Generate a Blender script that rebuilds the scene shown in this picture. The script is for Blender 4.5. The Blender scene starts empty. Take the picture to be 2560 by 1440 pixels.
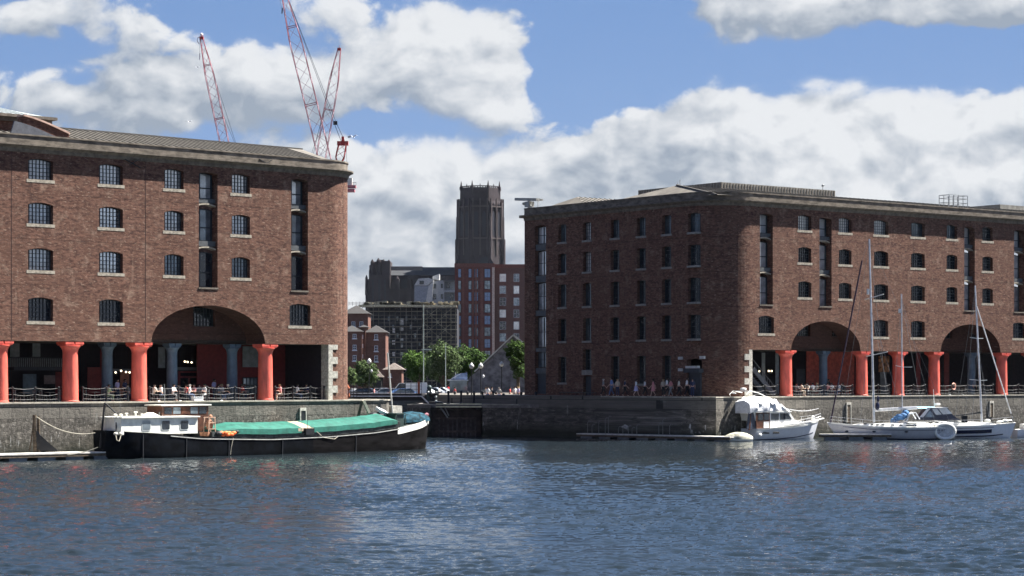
import bpy, bmesh, math, random
import numpy as np
from mathutils import Vector, Matrix
from mathutils.geometry import delaunay_2d_cdt
R_ = math.radians
random.seed(7)
rng = np.random.default_rng(5)
sc = bpy.context.scene
C = sc.collection

# ---------------------------------------------------------------- camera, sky, sun
FP, CX, HY, EZ, QZ, LZ = 5500.0, 1280.0, 945.0, 6.05, 4.22, 3.3   # focal px, centre column, horizon row, eye / quay / low quay height above the dock water
cd = bpy.data.cameras.new("camera"); cam = bpy.data.objects.new("camera", cd); C.objects.link(cam)
cam.location = (0, 0, EZ); cam.rotation_euler = (R_(90), 0, 0)
cd.sensor_width = 36; cd.lens = 36*FP/2560; cd.shift_y = (HY-720)/2560
cd.clip_start = 0.5; cd.clip_end = 9000
sc.camera = cam
SUN_AZ, SUN_EL = 70.0, 56.0       # degrees to the right of the view, above the horizon
sd = bpy.data.lights.new("sun", 'SUN'); so = bpy.data.objects.new("sun", sd); C.objects.link(so)
sd.energy = 5.0; sd.angle = R_(0.5); sd.color = (1, .955, .88)
sdir = Vector((math.sin(R_(SUN_AZ))*math.cos(R_(SUN_EL)), math.cos(R_(SUN_AZ))*math.cos(R_(SUN_EL)), math.sin(R_(SUN_EL))))
so.rotation_euler = (-sdir).to_track_quat('-Z', 'Y').to_euler(); so.location = (60, 60, 120)
sc.view_settings.view_transform = 'Standard'; sc.view_settings.look = 'None'
sc.view_settings.exposure = 2.05; sc.view_settings.gamma = 1

class NT:
    """tiny node helper"""
    def __init__(s, nt): s.nt = nt; s.n = nt.nodes; s.l = nt.links
    def new(s, t, **k):
        n = s.n.new(t)
        for a, b in k.items(): setattr(n, a, b)
        return n
    def put(s, sock, v):
        if isinstance(v, bpy.types.NodeSocket): s.l.new(v, sock)
        elif isinstance(v, (tuple, list)) and len(v) == 3 and sock.type == 'RGBA': sock.default_value = (*v, 1)
        else: sock.default_value = v
    def m(s, op, a, b=0.0, c=None, clamp=False):
        n = s.new('ShaderNodeMath', operation=op); n.use_clamp = clamp
        s.put(n.inputs[0], a); s.put(n.inputs[1], b)
        if c is not None: s.put(n.inputs[2], c)
        return n.outputs[0]
    def vm(s, op, a, b=(0, 0, 0)):
        n = s.new('ShaderNodeVectorMath', operation=op); s.put(n.inputs[0], a); s.put(n.inputs[1], b); return n.outputs[0]
    def mix(s, f, a, b, mode='MIX'):
        n = s.new('ShaderNodeMix', data_type='RGBA', blend_type=mode)
        s.put(n.inputs[0], f); s.put(n.inputs[6], a); s.put(n.inputs[7], b); return n.outputs[2]
    def ramp(s, v, lo, hi, a=0.0, b=1.0, smooth=True):
        n = s.new('ShaderNodeMapRange', interpolation_type='SMOOTHSTEP' if smooth else 'LINEAR')
        s.put(n.inputs[0], v); n.inputs[1].default_value = lo; n.inputs[2].default_value = hi
        n.inputs[3].default_value = a; n.inputs[4].default_value = b; return n.outputs[0]
    def noise(s, v, scale, det=4, rough=.55, dist=0.0, out=0, dim='3D'):
        n = s.new('ShaderNodeTexNoise', noise_dimensions=dim); s.put(n.inputs['Vector'], v)
        n.inputs['Scale'].default_value = scale; n.inputs['Detail'].default_value = det
        n.inputs['Roughness'].default_value = rough; n.inputs['Distortion'].default_value = dist
        return n.outputs[out]
    def xyz(s, x, y, z):
        n = s.new('ShaderNodeCombineXYZ'); s.put(n.inputs[0], x); s.put(n.inputs[1], y); s.put(n.inputs[2], z); return n.outputs[0]
    def sep(s, v):
        n = s.new('ShaderNodeSeparateXYZ'); s.put(n.inputs[0], v); return n.outputs

def build_world():
    w = bpy.data.worlds.new("World"); sc.world = w; w.use_nodes = True
    t = NT(w.node_tree); t.n.clear()
    out = t.new('ShaderNodeOutputWorld'); bg = t.new('ShaderNodeBackground')
    sky = t.new('ShaderNodeTexSky', sky_type='NISHITA', sun_disc=False)
    sky.sun_elevation = R_(SUN_EL); sky.sun_rotation = R_(SUN_AZ); sky.altitude = 20; sky.air_density = 1.0; sky.dust_density = .35; sky.ozone_density = 1.6
    tc = t.new('ShaderNodeTexCoord'); d = tc.outputs['Generated']
    x, y, z = t.sep(d)
    ys = t.m('MAXIMUM', y, .05)
    a = t.m('DIVIDE', x, ys); e = t.m('DIVIDE', z, ys)       # tangents of azimuth and elevation ahead
    def P(px, py): return ((px-CX)/FP, (HY-py)/FP)
    # places of the cloud banks and of the blue gaps: (azimuth px, row, half-width, half-height, weight)
    banks = [(120, 30, 300, 70, 1.0), (300, 235, 520, 105, 1.30), (760, 175, 420, 115, 1.35), (1175, 130, 220, 115, 1.35),
             (780, 10, 330, 60, .85), (1960, 20, 340, 120, 2.0), (2560, -5, 190, 95, 2.2), (1150, 490, 700, 185, 1.35), (1770, 340, 300, 130, 1.35), (2330, 330, 290, 130, 1.45),
             (2050, 540, 800, 235, 1.6), (300, 480, 700, 170, .9), (2700, 420, 400, 190, 1.2), (1255, 300, 75, 30, 1.0)]
    gaps = [(540, 25, 95, 40, .95), (100, 126, 120, 36, 1.05), (185, 198, 50, 18, .5), (1560, 90, 180, 150, .9), (1480, 215, 260, 45, .6), (2350, 125, 280, 65, .9),
            (980, 312, 380, 34, .95), (1905, 215, 80, 45, .6), (520, 345, 170, 26, .55), (1850, 140, 500, 30, .7)]
    ahead = t.ramp(y, .2, .6)
    def field(da, de, det):
        aa = t.m('ADD', a, da); ee = t.m('ADD', e, de); acc = None
        for i, (px, py, rx, ry, wt) in enumerate(banks+gaps):
            cx, cy = P(px, py)
            dx = t.m('MULTIPLY', t.m('SUBTRACT', aa, cx), FP/rx); dy = t.m('MULTIPLY', t.m('SUBTRACT', ee, cy), FP/ry)
            r2 = t.m('MULTIPLY_ADD', dx, dx, t.m('MULTIPLY', dy, dy))
            g = t.m('EXPONENT', t.m('MULTIPLY', r2, -1.0)); wt = wt if i < len(banks) else -wt
            acc = t.m('MULTIPLY', g, wt) if acc is None else t.m('MULTIPLY_ADD', g, wt, acc)
        acc = t.m('MULTIPLY', t.m('SUBTRACT', t.m('ADD', acc, t.m('ADD', t.ramp(ee, .03, .105, 1.1, 0), t.ramp(ee, .18, .32, 0, .42))), .47), ahead)  # last ramp adds clouds above the view for the water to mirror
        p = t.xyz(aa, t.m('MULTIPLY', ee, 1.35), .31)
        wv = t.vm('SUBTRACT', t.noise(p, 20, 2, .55, out=1, dim='2D'), (.5, .5, .5))
        pw = t.vm('ADD', p, t.vm('MULTIPLY', wv, (.020, .018, 0)))
        n1 = t.noise(pw, 13, det, .64, dim='2D')
        vo = t.new('ShaderNodeTexVoronoi', feature='SMOOTH_F1', voronoi_dimensions='2D'); t.put(vo.inputs['Vector'], pw); vo.inputs['Scale'].default_value = 30
        vo.inputs['Detail'].default_value = 2; vo.inputs['Roughness'].default_value = .6; vo.inputs['Smoothness'].default_value = .6
        puff = t.m('SUBTRACT', .42, vo.outputs['Distance'])
        return t.m('ADD', acc, t.m('ADD', t.m('MULTIPLY', t.m('SUBTRACT', n1, .5), 2.7), t.m('MULTIPLY', puff, .75))), n1
    d0, n1 = field(0.0, 0.0, 9)
    d1, _ = field(.0045, .0075, 5)
    gen = t.m('MULTIPLY', t.m('SUBTRACT', 1.0, ahead), t.m('ADD', t.m('SUBTRACT', t.noise(d, 3.2, 7, .6), .56), t.ramp(z, .04, .32, .16, 0)))  # ramp adds low clouds outside the view for panes and water to mirror
    dens = t.m('ADD', d0, t.m('MULTIPLY', gen, 4.5))
    sw = t.ramp(t.noise(t.xyz(a, e, 0), 6, 3, .5, dim='2D'), .46, .75)
    cov = t.m('MULTIPLY_ADD', sw, t.m('SUBTRACT', t.ramp(dens, -.34, .62), t.ramp(dens, -.08, .30)), t.ramp(dens, -.08, .30))
    lit = t.m('MULTIPLY', t.m('SUBTRACT', d0, d1), .85)
    soft = t.noise(t.xyz(a, t.m('MULTIPLY', e, 2.2), 4.2), 9, 5, .55, dim='2D')
    sh = t.m('ADD', t.m('ADD', .50, lit), t.m('MULTIPLY', t.m('SUBTRACT', soft, .5), 1.6))
    sh = t.m('ADD', sh, 0.0, clamp=True)
    cloud = t.mix(sh, (.084, .098, .118), (.200, .205, .210))
    blue = t.mix(t.ramp(e, -.02, .2), (.052, .086, .146), (.030, .061, .122))
    blue = t.mix(.12, blue, t.mix(1.0, sky.outputs[0], (.062, .0555, .066), 'MULTIPLY'))
    up = t.ramp(z, .15, .6)
    blue = t.mix(up, blue, t.mix(1.0, sky.outputs[0], (.022, .025, .031), 'MULTIPLY'))
    col = t.mix(t.m('MULTIPLY', cov, .97), blue, cloud)
    t.put(bg.inputs[0], col); bg.inputs[1].default_value = 1.0
    t.l.new(bg.outputs[0], out.inputs[0])
    w.cycles.sampling_method = 'MANUAL'; w.cycles.sample_map_resolution = 512
build_world()

# ---------------------------------------------------------------- materials
MATS = {}
def mat(name, col, rough=.7, metal=0.0, var=.12, nscale=3.0, spec=.3, bump=0.0, emit=None, stretch=(1, 1, 1), coat=0.0, detail=4, rnd=False):
    if name in MATS: return MATS[name]
    m = bpy.data.materials.new(name); m.use_nodes = True; t = NT(m.node_tree)
    b = t.n['Principled BSDF']; tc = t.new('ShaderNodeTexCoord')
    v = t.vm('MULTIPLY', tc.outputs['Object'], stretch)
    n = t.noise(v, nscale, detail, .6)
    dark = tuple(c*(1-var*1.6) for c in col); light = tuple(min(1, c*(1+var*1.6)) for c in col)
    t.put(b.inputs['Base Color'], t.mix(t.ramp(n, .3, .7), dark, light)); b.inputs['Roughness'].default_value = rough
    b.inputs['Roughness'].default_value = rough; b.inputs['Metallic'].default_value = metal
    b.inputs['Specular IOR Level'].default_value = spec
    b.inputs['Coat Weight'].default_value = coat
    if bump:
        bp = t.new('ShaderNodeBump'); bp.inputs['Strength'].default_value = bump; bp.inputs['Distance'].default_value = .05
        t.put(bp.inputs['Height'], t.noise(v, nscale*3, 4, .6)); t.put(b.inputs['Normal'], bp.outputs[0])
    if emit:
        t.put(b.inputs['Emission Color'], emit[0]); b.inputs['Emission Strength'].default_value = emit[1]
    if rnd:
        oi = t.new('ShaderNodeObjectInfo'); b.inputs['Metallic'].default_value = 0
        t.put(b.inputs['Metallic'], t.m('MULTIPLY', t.ramp(oi.outputs['Random'], .1, .9, .35, 1.25, False), metal, clamp=True))
        cc = t.mix(t.ramp(n, .3, .7), dark, light); t.put(b.inputs['Base Color'], t.mix(t.ramp(oi.outputs['Random'], 0, 1, .35, 0, False), cc, (.02, .025, .03)))
    MATS[name] = m; return m

def brick_mat(name, base, pale, dark, courses=True, patch=1.0, scale=1.0, unrolled=False):
    m = bpy.data.materials.new(name); m.use_nodes = True; t = NT(m.node_tree); b = t.n['Principled BSDF']
    tc = t.new('ShaderNodeTexCoord'); x, y, z = t.sep(tc.outputs['Object'])
    h = t.m('ADD', x, y)
    if unrolled: at_ = t.new('ShaderNodeAttribute'); at_.attribute_name = 'along'; h = at_.outputs['Fac']
    uv = t.xyz(h, z, 0)
    st = t.xyz(t.m('MULTIPLY', h, 3.2*scale), t.m('MULTIPLY', z, 9.0*scale), 0)
    grain = t.noise(t.vm('MULTIPLY', st, (.75, .6, 1)), 1.0, 3, .7)                       # brick-to-brick colour
    grain2 = t.noise(t.vm('MULTIPLY', st, (.28, .25, 1)), 1.0, 5, .7)
    big = t.noise(uv, .16, 5, .62)                          # weathered fields
    mid = t.noise(t.vm('ADD', uv, (7, 3, 0)), .9, 6, .68)
    c = t.mix(t.ramp(t.m('ADD', t.m('MULTIPLY', grain, .6), t.m('MULTIPLY', grain2, .4)), .38, .60), dark, base)
    c = t.mix(t.ramp(big, .42, .68, 0, .55*patch), c, tuple(k*.70 for k in base))
    c = t.mix(t.ramp(mid, .52, .72, 0, .6), c, pale)
    spot = t.noise(t.vm('MULTIPLY', st, (.9, .8, 1)), 1.0, 2, .5)
    c = t.mix(t.ramp(spot, .60, .70, 0, .7), c, pale)
    # soot and tie-bar bands at floor levels
    wv = t.m('ABSOLUTE', t.m('SUBTRACT', t.m('FRACT', t.m('DIVIDE', t.m('ADD', z, t.m('MULTIPLY', mid, .25)), 3.42)), .62))
    c = t.mix(t.ramp(wv, .0, .02, .45, 0), c, tuple(k*.5 for k in dark))
    if courses:
        br = t.new('ShaderNodeTexBrick'); t.put(br.inputs['Vector'], uv)
        br.inputs['Scale'].default_value = 1; br.inputs['Brick Width'].default_value = .235; br.inputs['Row Height'].default_value = .085
        br.inputs['Mortar Size'].default_value = .011; br.inputs['Color1'].default_value = (1, 1, 1, 1); br.inputs['Color2'].default_value = (.62, .6, .6, 1)
        br.inputs['Mortar'].default_value = (.55, .55, .55, 1)
        c = t.mix(.65, c, br.outputs[0], 'MULTIPLY')
    run = t.noise(t.xyz(t.m('MULTIPLY', h, 1.5), t.m('MULTIPLY', z, .16), 7.7), 1.0, 6, .7)
    c = t.mix(t.ramp(run, .56, .74, 0, .5), c, tuple(k*.55 for k in dark)); c = t.mix(t.ramp(run, .30, .40, .22, 0), c, pale)
    eff = t.noise(t.xyz(t.m('MULTIPLY', h, .8), t.m('MULTIPLY', z, 2.6), 4.4), 1.0, 7, .72)
    c = t.mix(t.ramp(eff, .66, .82, 0, .5), c, tuple(min(1, k*1.5+.05) for k in pale))
    t.put(b.inputs['Base Color'], c)
    b.inputs['Roughness'].default_value = .9; b.inputs['Specular IOR Level'].default_value = .15
    bp = t.new('ShaderNodeBump'); bp.inputs['Strength'].default_value = .7; bp.inputs['Distance'].default_value = .035
    t.put(bp.inputs['Height'], grain); t.put(b.inputs['Normal'], bp.outputs[0])
    MATS[name] = m; return m

def stone_mat(name, c1, c2, c3, bw=.9, bh=.42, streak=.5, wet=True, zoff=0.0):
    """coursed granite dock masonry with lime streaks and a weedy tide band"""
    m = bpy.data.materials.new(name); m.use_nodes = True; t = NT(m.node_tree); b = t.n['Principled BSDF']
    tc = t.new('ShaderNodeTexCoord'); x, y, z = t.sep(tc.outputs['Object'])
    h = t.m('ADD', x, y); uv = t.xyz(h, z, 0)
    wob = t.noise(uv, .55, 3, .5, out=1)
    uw = t.vm('ADD', uv, t.vm('MULTIPLY', t.vm('SUBTRACT', wob, (.5, .5, .5)), (1.5, .9, 0)))
    br = t.new('ShaderNodeTexBrick'); t.put(br.inputs['Vector'], uw); br.offset = .43; br.squash = 1.35; br.squash_frequency = 3
    br.inputs['Scale'].default_value = 1; br.inputs['Brick Width'].default_value = bw; br.inputs['Row Height'].default_value = bh
    br.inputs['Mortar Size'].default_value = .022; br.inputs['Mortar Smooth'].default_value = .6
    br.inputs['Color1'].default_value = (0, 0, 0, 1); br.inputs['Color2'].default_value = (1, 1, 1, 1); br.inputs['Mortar'].default_value = (.3, .3, .3, 1)
    cell = t.sep(br.outputs['Color'])[0]
    n = t.noise(uv, 2.6, 7, .7)
    c = t.mix(cell, c1, c2)
    c = t.mix(t.ramp(n, .35, .7), tuple(k*.55 for k in c1), c)
    c = t.mix(t.ramp(t.noise(t.vm('ADD', uv, (3, 9, 0)), 1.4, 8, .75), .5, .75, 0, .7), c, c3)
    rub = t.noise(t.vm('MULTIPLY', uv, (2.2, 3.4, 1)), 1.0, 5, .72)
    c = t.mix(t.ramp(rub, .56, .70, 0, .75), c, c3); c = t.mix(t.ramp(rub, .30, .44, .8, 0), c, tuple(k*.3 for k in c1))
    joint = t.m('MULTIPLY', br.outputs['Fac'], .4)
    c = t.mix(joint, c, tuple(k*.25 for k in c1))
    if wet:
        b2 = t.new('ShaderNodeTexBrick'); t.put(b2.inputs['Vector'], t.xyz(h, t.m('SUBTRACT', z, 3.0), 0)); b2.inputs['Scale'].default_value = 1
        b2.inputs['Brick Width'].default_value = 1.9; b2.inputs['Row Height'].default_value = .86; b2.inputs['Mortar Size'].default_value = .025
        b2.inputs['Color1'].default_value = (*c2, 1); b2.inputs['Color2'].default_value = (*[k*.62 for k in c2], 1); b2.inputs['Mortar'].default_value = (.02, .02, .018, 1)
        ash = t.mix(t.ramp(n, .3, .7, .55, 0), b2.outputs[0], (.05, .05, .042))
        c = t.mix(t.m('GREATER_THAN', z, 3.0), c, ash)
    sn = t.noise(t.xyz(t.m('MULTIPLY', h, 2.6), t.m('MULTIPLY', z, .22), 2), 1.0, 6, .7)
    c = t.mix(t.ramp(sn, .60, .70, 0, streak), c, (.40, .40, .37))
    c = t.mix(t.ramp(sn, .26, .42, streak, 0), c, (.025, .027, .022))
    if wet:
        drip = t.noise(t.xyz(t.m('MULTIPLY', h, 3.4), t.m('MULTIPLY', z, .55), 9), 1.0, 4, .6)
        band = t.m('MULTIPLY', t.ramp(z, .25, .5), t.ramp(z, 1.3, 2.2, 1, 0)); c = t.mix(t.m('MULTIPLY', t.ramp(drip, .62, .66), band), c, (.52, .52, .50))
        g = t.m('ADD', t.m('ADD', z, zoff), t.m('MULTIPLY', t.m('SUBTRACT', t.noise(uv, .7, 5, .6), .5), 1.1))
        c = t.mix(t.ramp(g, .3, 1.5, .6, 0), c, (.034, .034, .024))
        c = t.mix(t.ramp(g, .0, .45, .85, 0), c, (.012, .016, .010))
    t.put(b.inputs['Base Color'], c); b.inputs['Roughness'].default_value = .85; b.inputs['Specular IOR Level'].default_value = .25
    bp = t.new('ShaderNodeBump'); bp.inputs['Strength'].default_value = .8; bp.inputs['Distance'].default_value = .08
    t.put(bp.inputs['Height'], t.m('ADD', n, t.m('MULTIPLY', joint, -.8))); t.put(b.inputs['Normal'], bp.outputs[0])
    MATS[name] = m; return m

BR = brick_mat('dock_brick', (.172, .091, .066), (.29, .205, .155), (.064, .033, .026), unrolled=True)
BRP = brick_mat('attic_brick', (.180, .088, .064), (.30, .205, .155), (.064, .033, .026))
VAULTBR = brick_mat('dark_maroon_brick', (.085, .044, .036), (.12, .07, .058), (.05, .027, .024))  # darker brick copy that keeps vaults and inner walls dark
BRO = brick_mat('orange_brick', (.150, .078, .060), (.19, .11, .085), (.11, .055, .043), False, .4)
BRD = brick_mat('apartment_brick', (.14, .055, .05), (.18, .075, .065), (.11, .045, .042), False, .3, .5)
CORN = mat('parapet_stone', (.128, .110, .090), .9, var=.30, nscale=1.1, bump=.3, detail=8, stretch=(1, 1, 2.5))
CORN2 = mat('cornice_stone', (.118, .10, .082), .9, var=.22, nscale=2.2, bump=.2, detail=8)
SILL = mat('sill_stone', (.27, .24, .195), .85, var=.2, nscale=4, bump=.2)
QUOIN = mat('granite_quoin', (.40, .38, .33), .85, var=.2, nscale=5)
WALLST = stone_mat('quay_granite', (.085, .078, .068), (.178, .163, .142), (.34, .315, .275), .62, .30, zoff=-.4)
WALLCO = stone_mat('quay_course', (.27, .26, .22), (.36, .34, .29), (.50, .47, .38), 2.2, .9, .35, False)
COPE = mat('quay_coping', (.30, .28, .235), .85, var=.2, nscale=1.6, bump=.3)
CORAL = mat('coral_paint', (.56, .104, .074), .5, var=.15, nscale=1.3, spec=.35, bump=.25, detail=9, stretch=(1.6, 1.6, .5))
NAVYC = mat('slate_blue_paint', (.075, .115, .16), .5, var=.1)
FRAME = mat('window_iron', (.02, .028, .034), .5)
DARKP = mat('dark_paint', (.03, .035, .045), .55)
def glass(name, col, rough=.06, spec=.8, var=.25, ns=.8, met=0): return mat(name, col, rough, met, var, ns, spec, rnd=True)
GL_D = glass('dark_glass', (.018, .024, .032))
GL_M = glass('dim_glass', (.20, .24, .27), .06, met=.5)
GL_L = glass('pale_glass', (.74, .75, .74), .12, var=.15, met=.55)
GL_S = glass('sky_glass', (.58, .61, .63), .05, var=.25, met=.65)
ROOFM = mat('standing_seam_roof', (.115, .104, .088), .7, var=.16, nscale=.8)
ROOFD = mat('lead_seam', (.06, .055, .05), .7, var=.1)
SLATE = mat('slate_roof', (.036, .034, .034), .8, var=.15, nscale=4)
PLANT = mat('ribbed_cladding', (.17, .165, .15), .7, var=.2, nscale=1.5)
REDP = mat('dark_red_paint', (.16, .022, .022), .6)
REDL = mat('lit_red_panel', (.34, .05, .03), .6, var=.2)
PALEP = mat('pale_panel', (.17, .20, .21), .6)
TIMB = mat('old_timber', (.085, .065, .045), .85, var=.3, nscale=3, stretch=(1, 1, 4))
IRON = mat('black_iron', (.014, .015, .018), .5)
GALV = mat('galvanised_steel', (.20, .21, .22), .5, .5)
WHITE = mat('white_gelcoat', (.72, .72, .69), .35, var=.05, spec=.5)
CREAM = mat('cream_paint', (.66, .66, .60), .4, var=.08, nscale=2.5)
HULLW = mat('hull_white', (.56, .58, .63), .25, var=.03, spec=.5)
HULLG = mat('hull_grey', (.38, .39, .43), .3, var=.04, spec=.5)
HULLB = mat('black_hull', (.003, .004, .006), .7, var=.4, nscale=1.4, spec=.05, bump=.15, detail=7)
RUST = mat('worn_black_hull', (.006, .0055, .006), .8, spec=.05, var=.5, nscale=1.2, bump=.2, detail=8, stretch=(.5, 1, 2))
TARP = mat('green_tarpaulin', (.016, .108, .082), .6, var=.16, nscale=1.6, bump=.35)
TAN = mat('tan_strap', (.34, .27, .19), .8)
ROPE = mat('rope', (.45, .42, .34), .9)
ALU = mat('mast_aluminium', (.55, .56, .58), .35, .5)
ORNG = mat('orange_lifejacket', (.85, .16, .04), .6, var=.1)
BLUEC = mat('blue_canvas', (.07, .17, .34), .8, var=.2)
WOODV = mat('varnished_wood', (.075, .032, .020), .4, var=.25, nscale=3)
NAVY = mat('navy_stripe', (.012, .016, .045), .3)
WHITEC = mat('white_canvas', (.60, .61, .63), .8, var=.10, bump=.9, nscale=2.0)
PAVE = mat('stone_setts', (.085, .083, .085), .85, var=.3, nscale=2.5, bump=.2)
ASPH = mat('asphalt', (.05, .05, .053), .9, var=.2, nscale=1.2)
CRANE = mat('crane_red', (.34, .11, .13), .5)
CRPNK = mat('crane_pale', (.46, .30, .34), .6)
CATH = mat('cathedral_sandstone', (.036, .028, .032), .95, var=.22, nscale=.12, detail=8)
CATHD = mat('cathedral_glass', (.022, .022, .03), .5)
CONC = mat('pale_render', (.26, .275, .29), .8, var=.08)
STONEG = mat('grey_rubble', (.15, .145, .15), .9, var=.3, nscale=1.4, bump=.3, detail=8)
LAMPON = mat('lit_bulb', (1, .9, .7), .4, emit=((1, .82, .55), 1.2))

# ---------------------------------------------------------------- object helpers
def tag(o, label=None, cat=None, group=None, kind=None):
    if label: o['label'] = label
    if cat: o['category'] = cat
    if group: o['group'] = group
    if kind: o['kind'] = kind
    return o
def thing(name, label, cat, loc=(0, 0, 0), yaw=0.0, group=None):
    o = bpy.data.objects.new(name, None); C.objects.link(o); o.location = loc; o.rotation_euler = (0, 0, yaw)
    o.empty_display_size = .3
    return tag(o, label, cat, group)
class MB:
    """collects simple solids and links them as ONE mesh object"""
    def __init__(s): s.v = []; s.f = []; s.mi = []; s.k = 0
    def add(s, vs, fs, M=None):
        o = len(s.v)
        s.v += [tuple(M @ Vector(p)) if M is not None else tuple(p) for p in vs]
        s.f += [tuple(i+o for i in f) for f in fs]; s.mi += [s.k]*len(fs)
    def box(s, x0, x1, y0, y1, z0, z1, M=None):
        s.add([(x, y, z) for z in (z0, z1) for y in (y0, y1) for x in (x0, x1)],
              [(0, 2, 3, 1), (4, 5, 7, 6), (0, 1, 5, 4), (2, 6, 7, 3), (0, 4, 6, 2), (1, 3, 7, 5)], M)
    def bar(s, a, b, w, h=None, n=0):
        a = Vector(a); b = Vector(b); d = b-a; L = d.length
        if L < 1e-6: return
        q = d.to_track_quat('Z', 'Y').to_matrix().to_4x4(); M = Matrix.Translation(a) @ q
        h = h or w
        if n: s.cyl(0, 0, 0, L, w/2, h/2, n, M)
        else: s.box(-w/2, w/2, -h/2, h/2, 0, L, M)
    def cyl(s, x, y, z0, z1, r0, r1=None, n=12, M=None):
        r1 = r0 if r1 is None else r1
        s.lathe([(0, z0), (r0, z0), (r1, z1), (0, z1)], x, y, n, M)
    def lathe(s, prof, x=0, y=0, n=16, M=None):
        vs = []; fs = []
        for (r, z) in prof:
            for i in range(n):
                a = 2*math.pi*i/n; vs.append((x+r*math.cos(a), y+r*math.sin(a), z))
        for j in range(len(prof)-1):
            for i in range(n):
                k = (i+1) % n; fs.append((j*n+i, j*n+k, (j+1)*n+k, (j+1)*n+i))
        s.add(vs, fs, M)
    def tube(s, pts, r, n=6):
        pts = [Vector(p) for p in pts]; vs = []; fs = []
        for i, p in enumerate(pts):
            d = (pts[min(i+1, len(pts)-1)]-pts[max(i-1, 0)]).normalized(); q = d.to_track_quat('Z', 'Y')
            for k in range(n):
                a = 2*math.pi*k/n; vs.append(p+q @ Vector((r*math.cos(a), r*math.sin(a), 0)))
        for i in range(len(pts)-1):
            for k in range(n): j = (k+1) % n; fs.append((i*n+k, i*n+j, (i+1)*n+j, (i+1)*n+k))
        s.add(vs, fs)
    def prism(s, poly, z0, z1, M=None):
        n = len(poly); vs = [(x, y, z0) for x, y in poly]+[(x, y, z1) for x, y in poly]
        s.add(vs, [tuple(range(n))[::-1], tuple(range(n, 2*n))]+[(i, (i+1) % n, n+(i+1) % n, n+i) for i in range(n)], M)
    def loft(s, rings, cap=True, closed=True):
        n = len(rings[0]); vs = [p for r in rings for p in r]; fs = []
        for j in range(len(rings)-1):
            for i in range(n if closed else n-1):
                k = (i+1) % n; fs.append((j*n+i, j*n+k, (j+1)*n+k, (j+1)*n+i))
        if cap: fs += [tuple(range(n))[::-1], tuple((len(rings)-1)*n+i for i in range(n))]
        s.add(vs, fs)
    def ball(s, c, r, sx=1, sy=1, sz=1, n=10, m=7):
        prof = [(r*math.sin(math.pi*i/m), -r*math.cos(math.pi*i/m)) for i in range(m+1)]
        s.lathe(prof, 0, 0, n, Matrix.Translation(c) @ Matrix.Diagonal((sx, sy, sz, 1)))
    def sheet(s, pts): s.add(pts, [tuple(range(len(pts)))])
    def build(s, name, m, parent=None, smooth=False, kind=None, recalc=True):
        me = bpy.data.meshes.new(name); me.from_pydata(s.v, [], s.f); me.update()
        if recalc:
            bm = bmesh.new(); bm.from_mesh(me); bmesh.ops.recalc_face_normals(bm, faces=bm.faces); bm.to_mesh(me); bm.free()
        for mm in (m if isinstance(m, (list, tuple)) else [m]): me.materials.append(mm)
        if isinstance(m, (list, tuple)): me.polygons.foreach_set('material_index', s.mi)
        if smooth:
            me.polygons.foreach_set('use_smooth', [True]*len(me.polygons))
            try: me.set_sharp_from_angle(angle=R_(38))
            except Exception: pass
        o = bpy.data.objects.new(name, me); C.objects.link(o)
        if parent is not None: o.parent = parent
        if kind: o['kind'] = kind
        return o
def copy_tree(o, parent=None):
    c = o.copy(); C.objects.link(c)
    if parent is not None: c.parent = parent
    for ch in list(o.children): copy_tree(ch, c)
    return c
def setm(o, m):          # give a copy of a shared mesh its own material
    o.material_slots[0].link = 'OBJECT'; o.material_slots[0].material = m

class Frame:
    """a building's or boat's own axes: origin (X, Y), yaw; solves where a line of sight meets one of its planes"""
    def __init__(s, o, yaw): s.o = o; s.yaw = yaw; s.c = math.cos(yaw); s.s = math.sin(yaw)
    def on_y(s, px, py, y=0.0):
        a = (px-CX)/FP; Y = (y-s.o[0]*s.s+s.o[1]*s.c)/(-a*s.s+s.c); X = a*Y
        return (X-s.o[0])*s.c+(Y-s.o[1])*s.s, EZ-(py-HY)/FP*Y
    def on_x(s, px, py, x=0.0):
        a = (px-CX)/FP; Y = (x+s.o[0]*s.c+s.o[1]*s.s)/(a*s.c+s.s); X = a*Y
        return -(X-s.o[0])*s.s+(Y-s.o[1])*s.c, EZ-(py-HY)/FP*Y
    def world(s, x, y, z=0.0): return Vector((s.o[0]+x*s.c-y*s.s, s.o[1]+x*s.s+y*s.c, z))
def at(px, py, Y): return Vector(((px-CX)/FP*Y, Y, EZ-(py-HY)/FP*Y))
def X_at(px, Y): return (px-CX)/FP*Y

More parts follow.
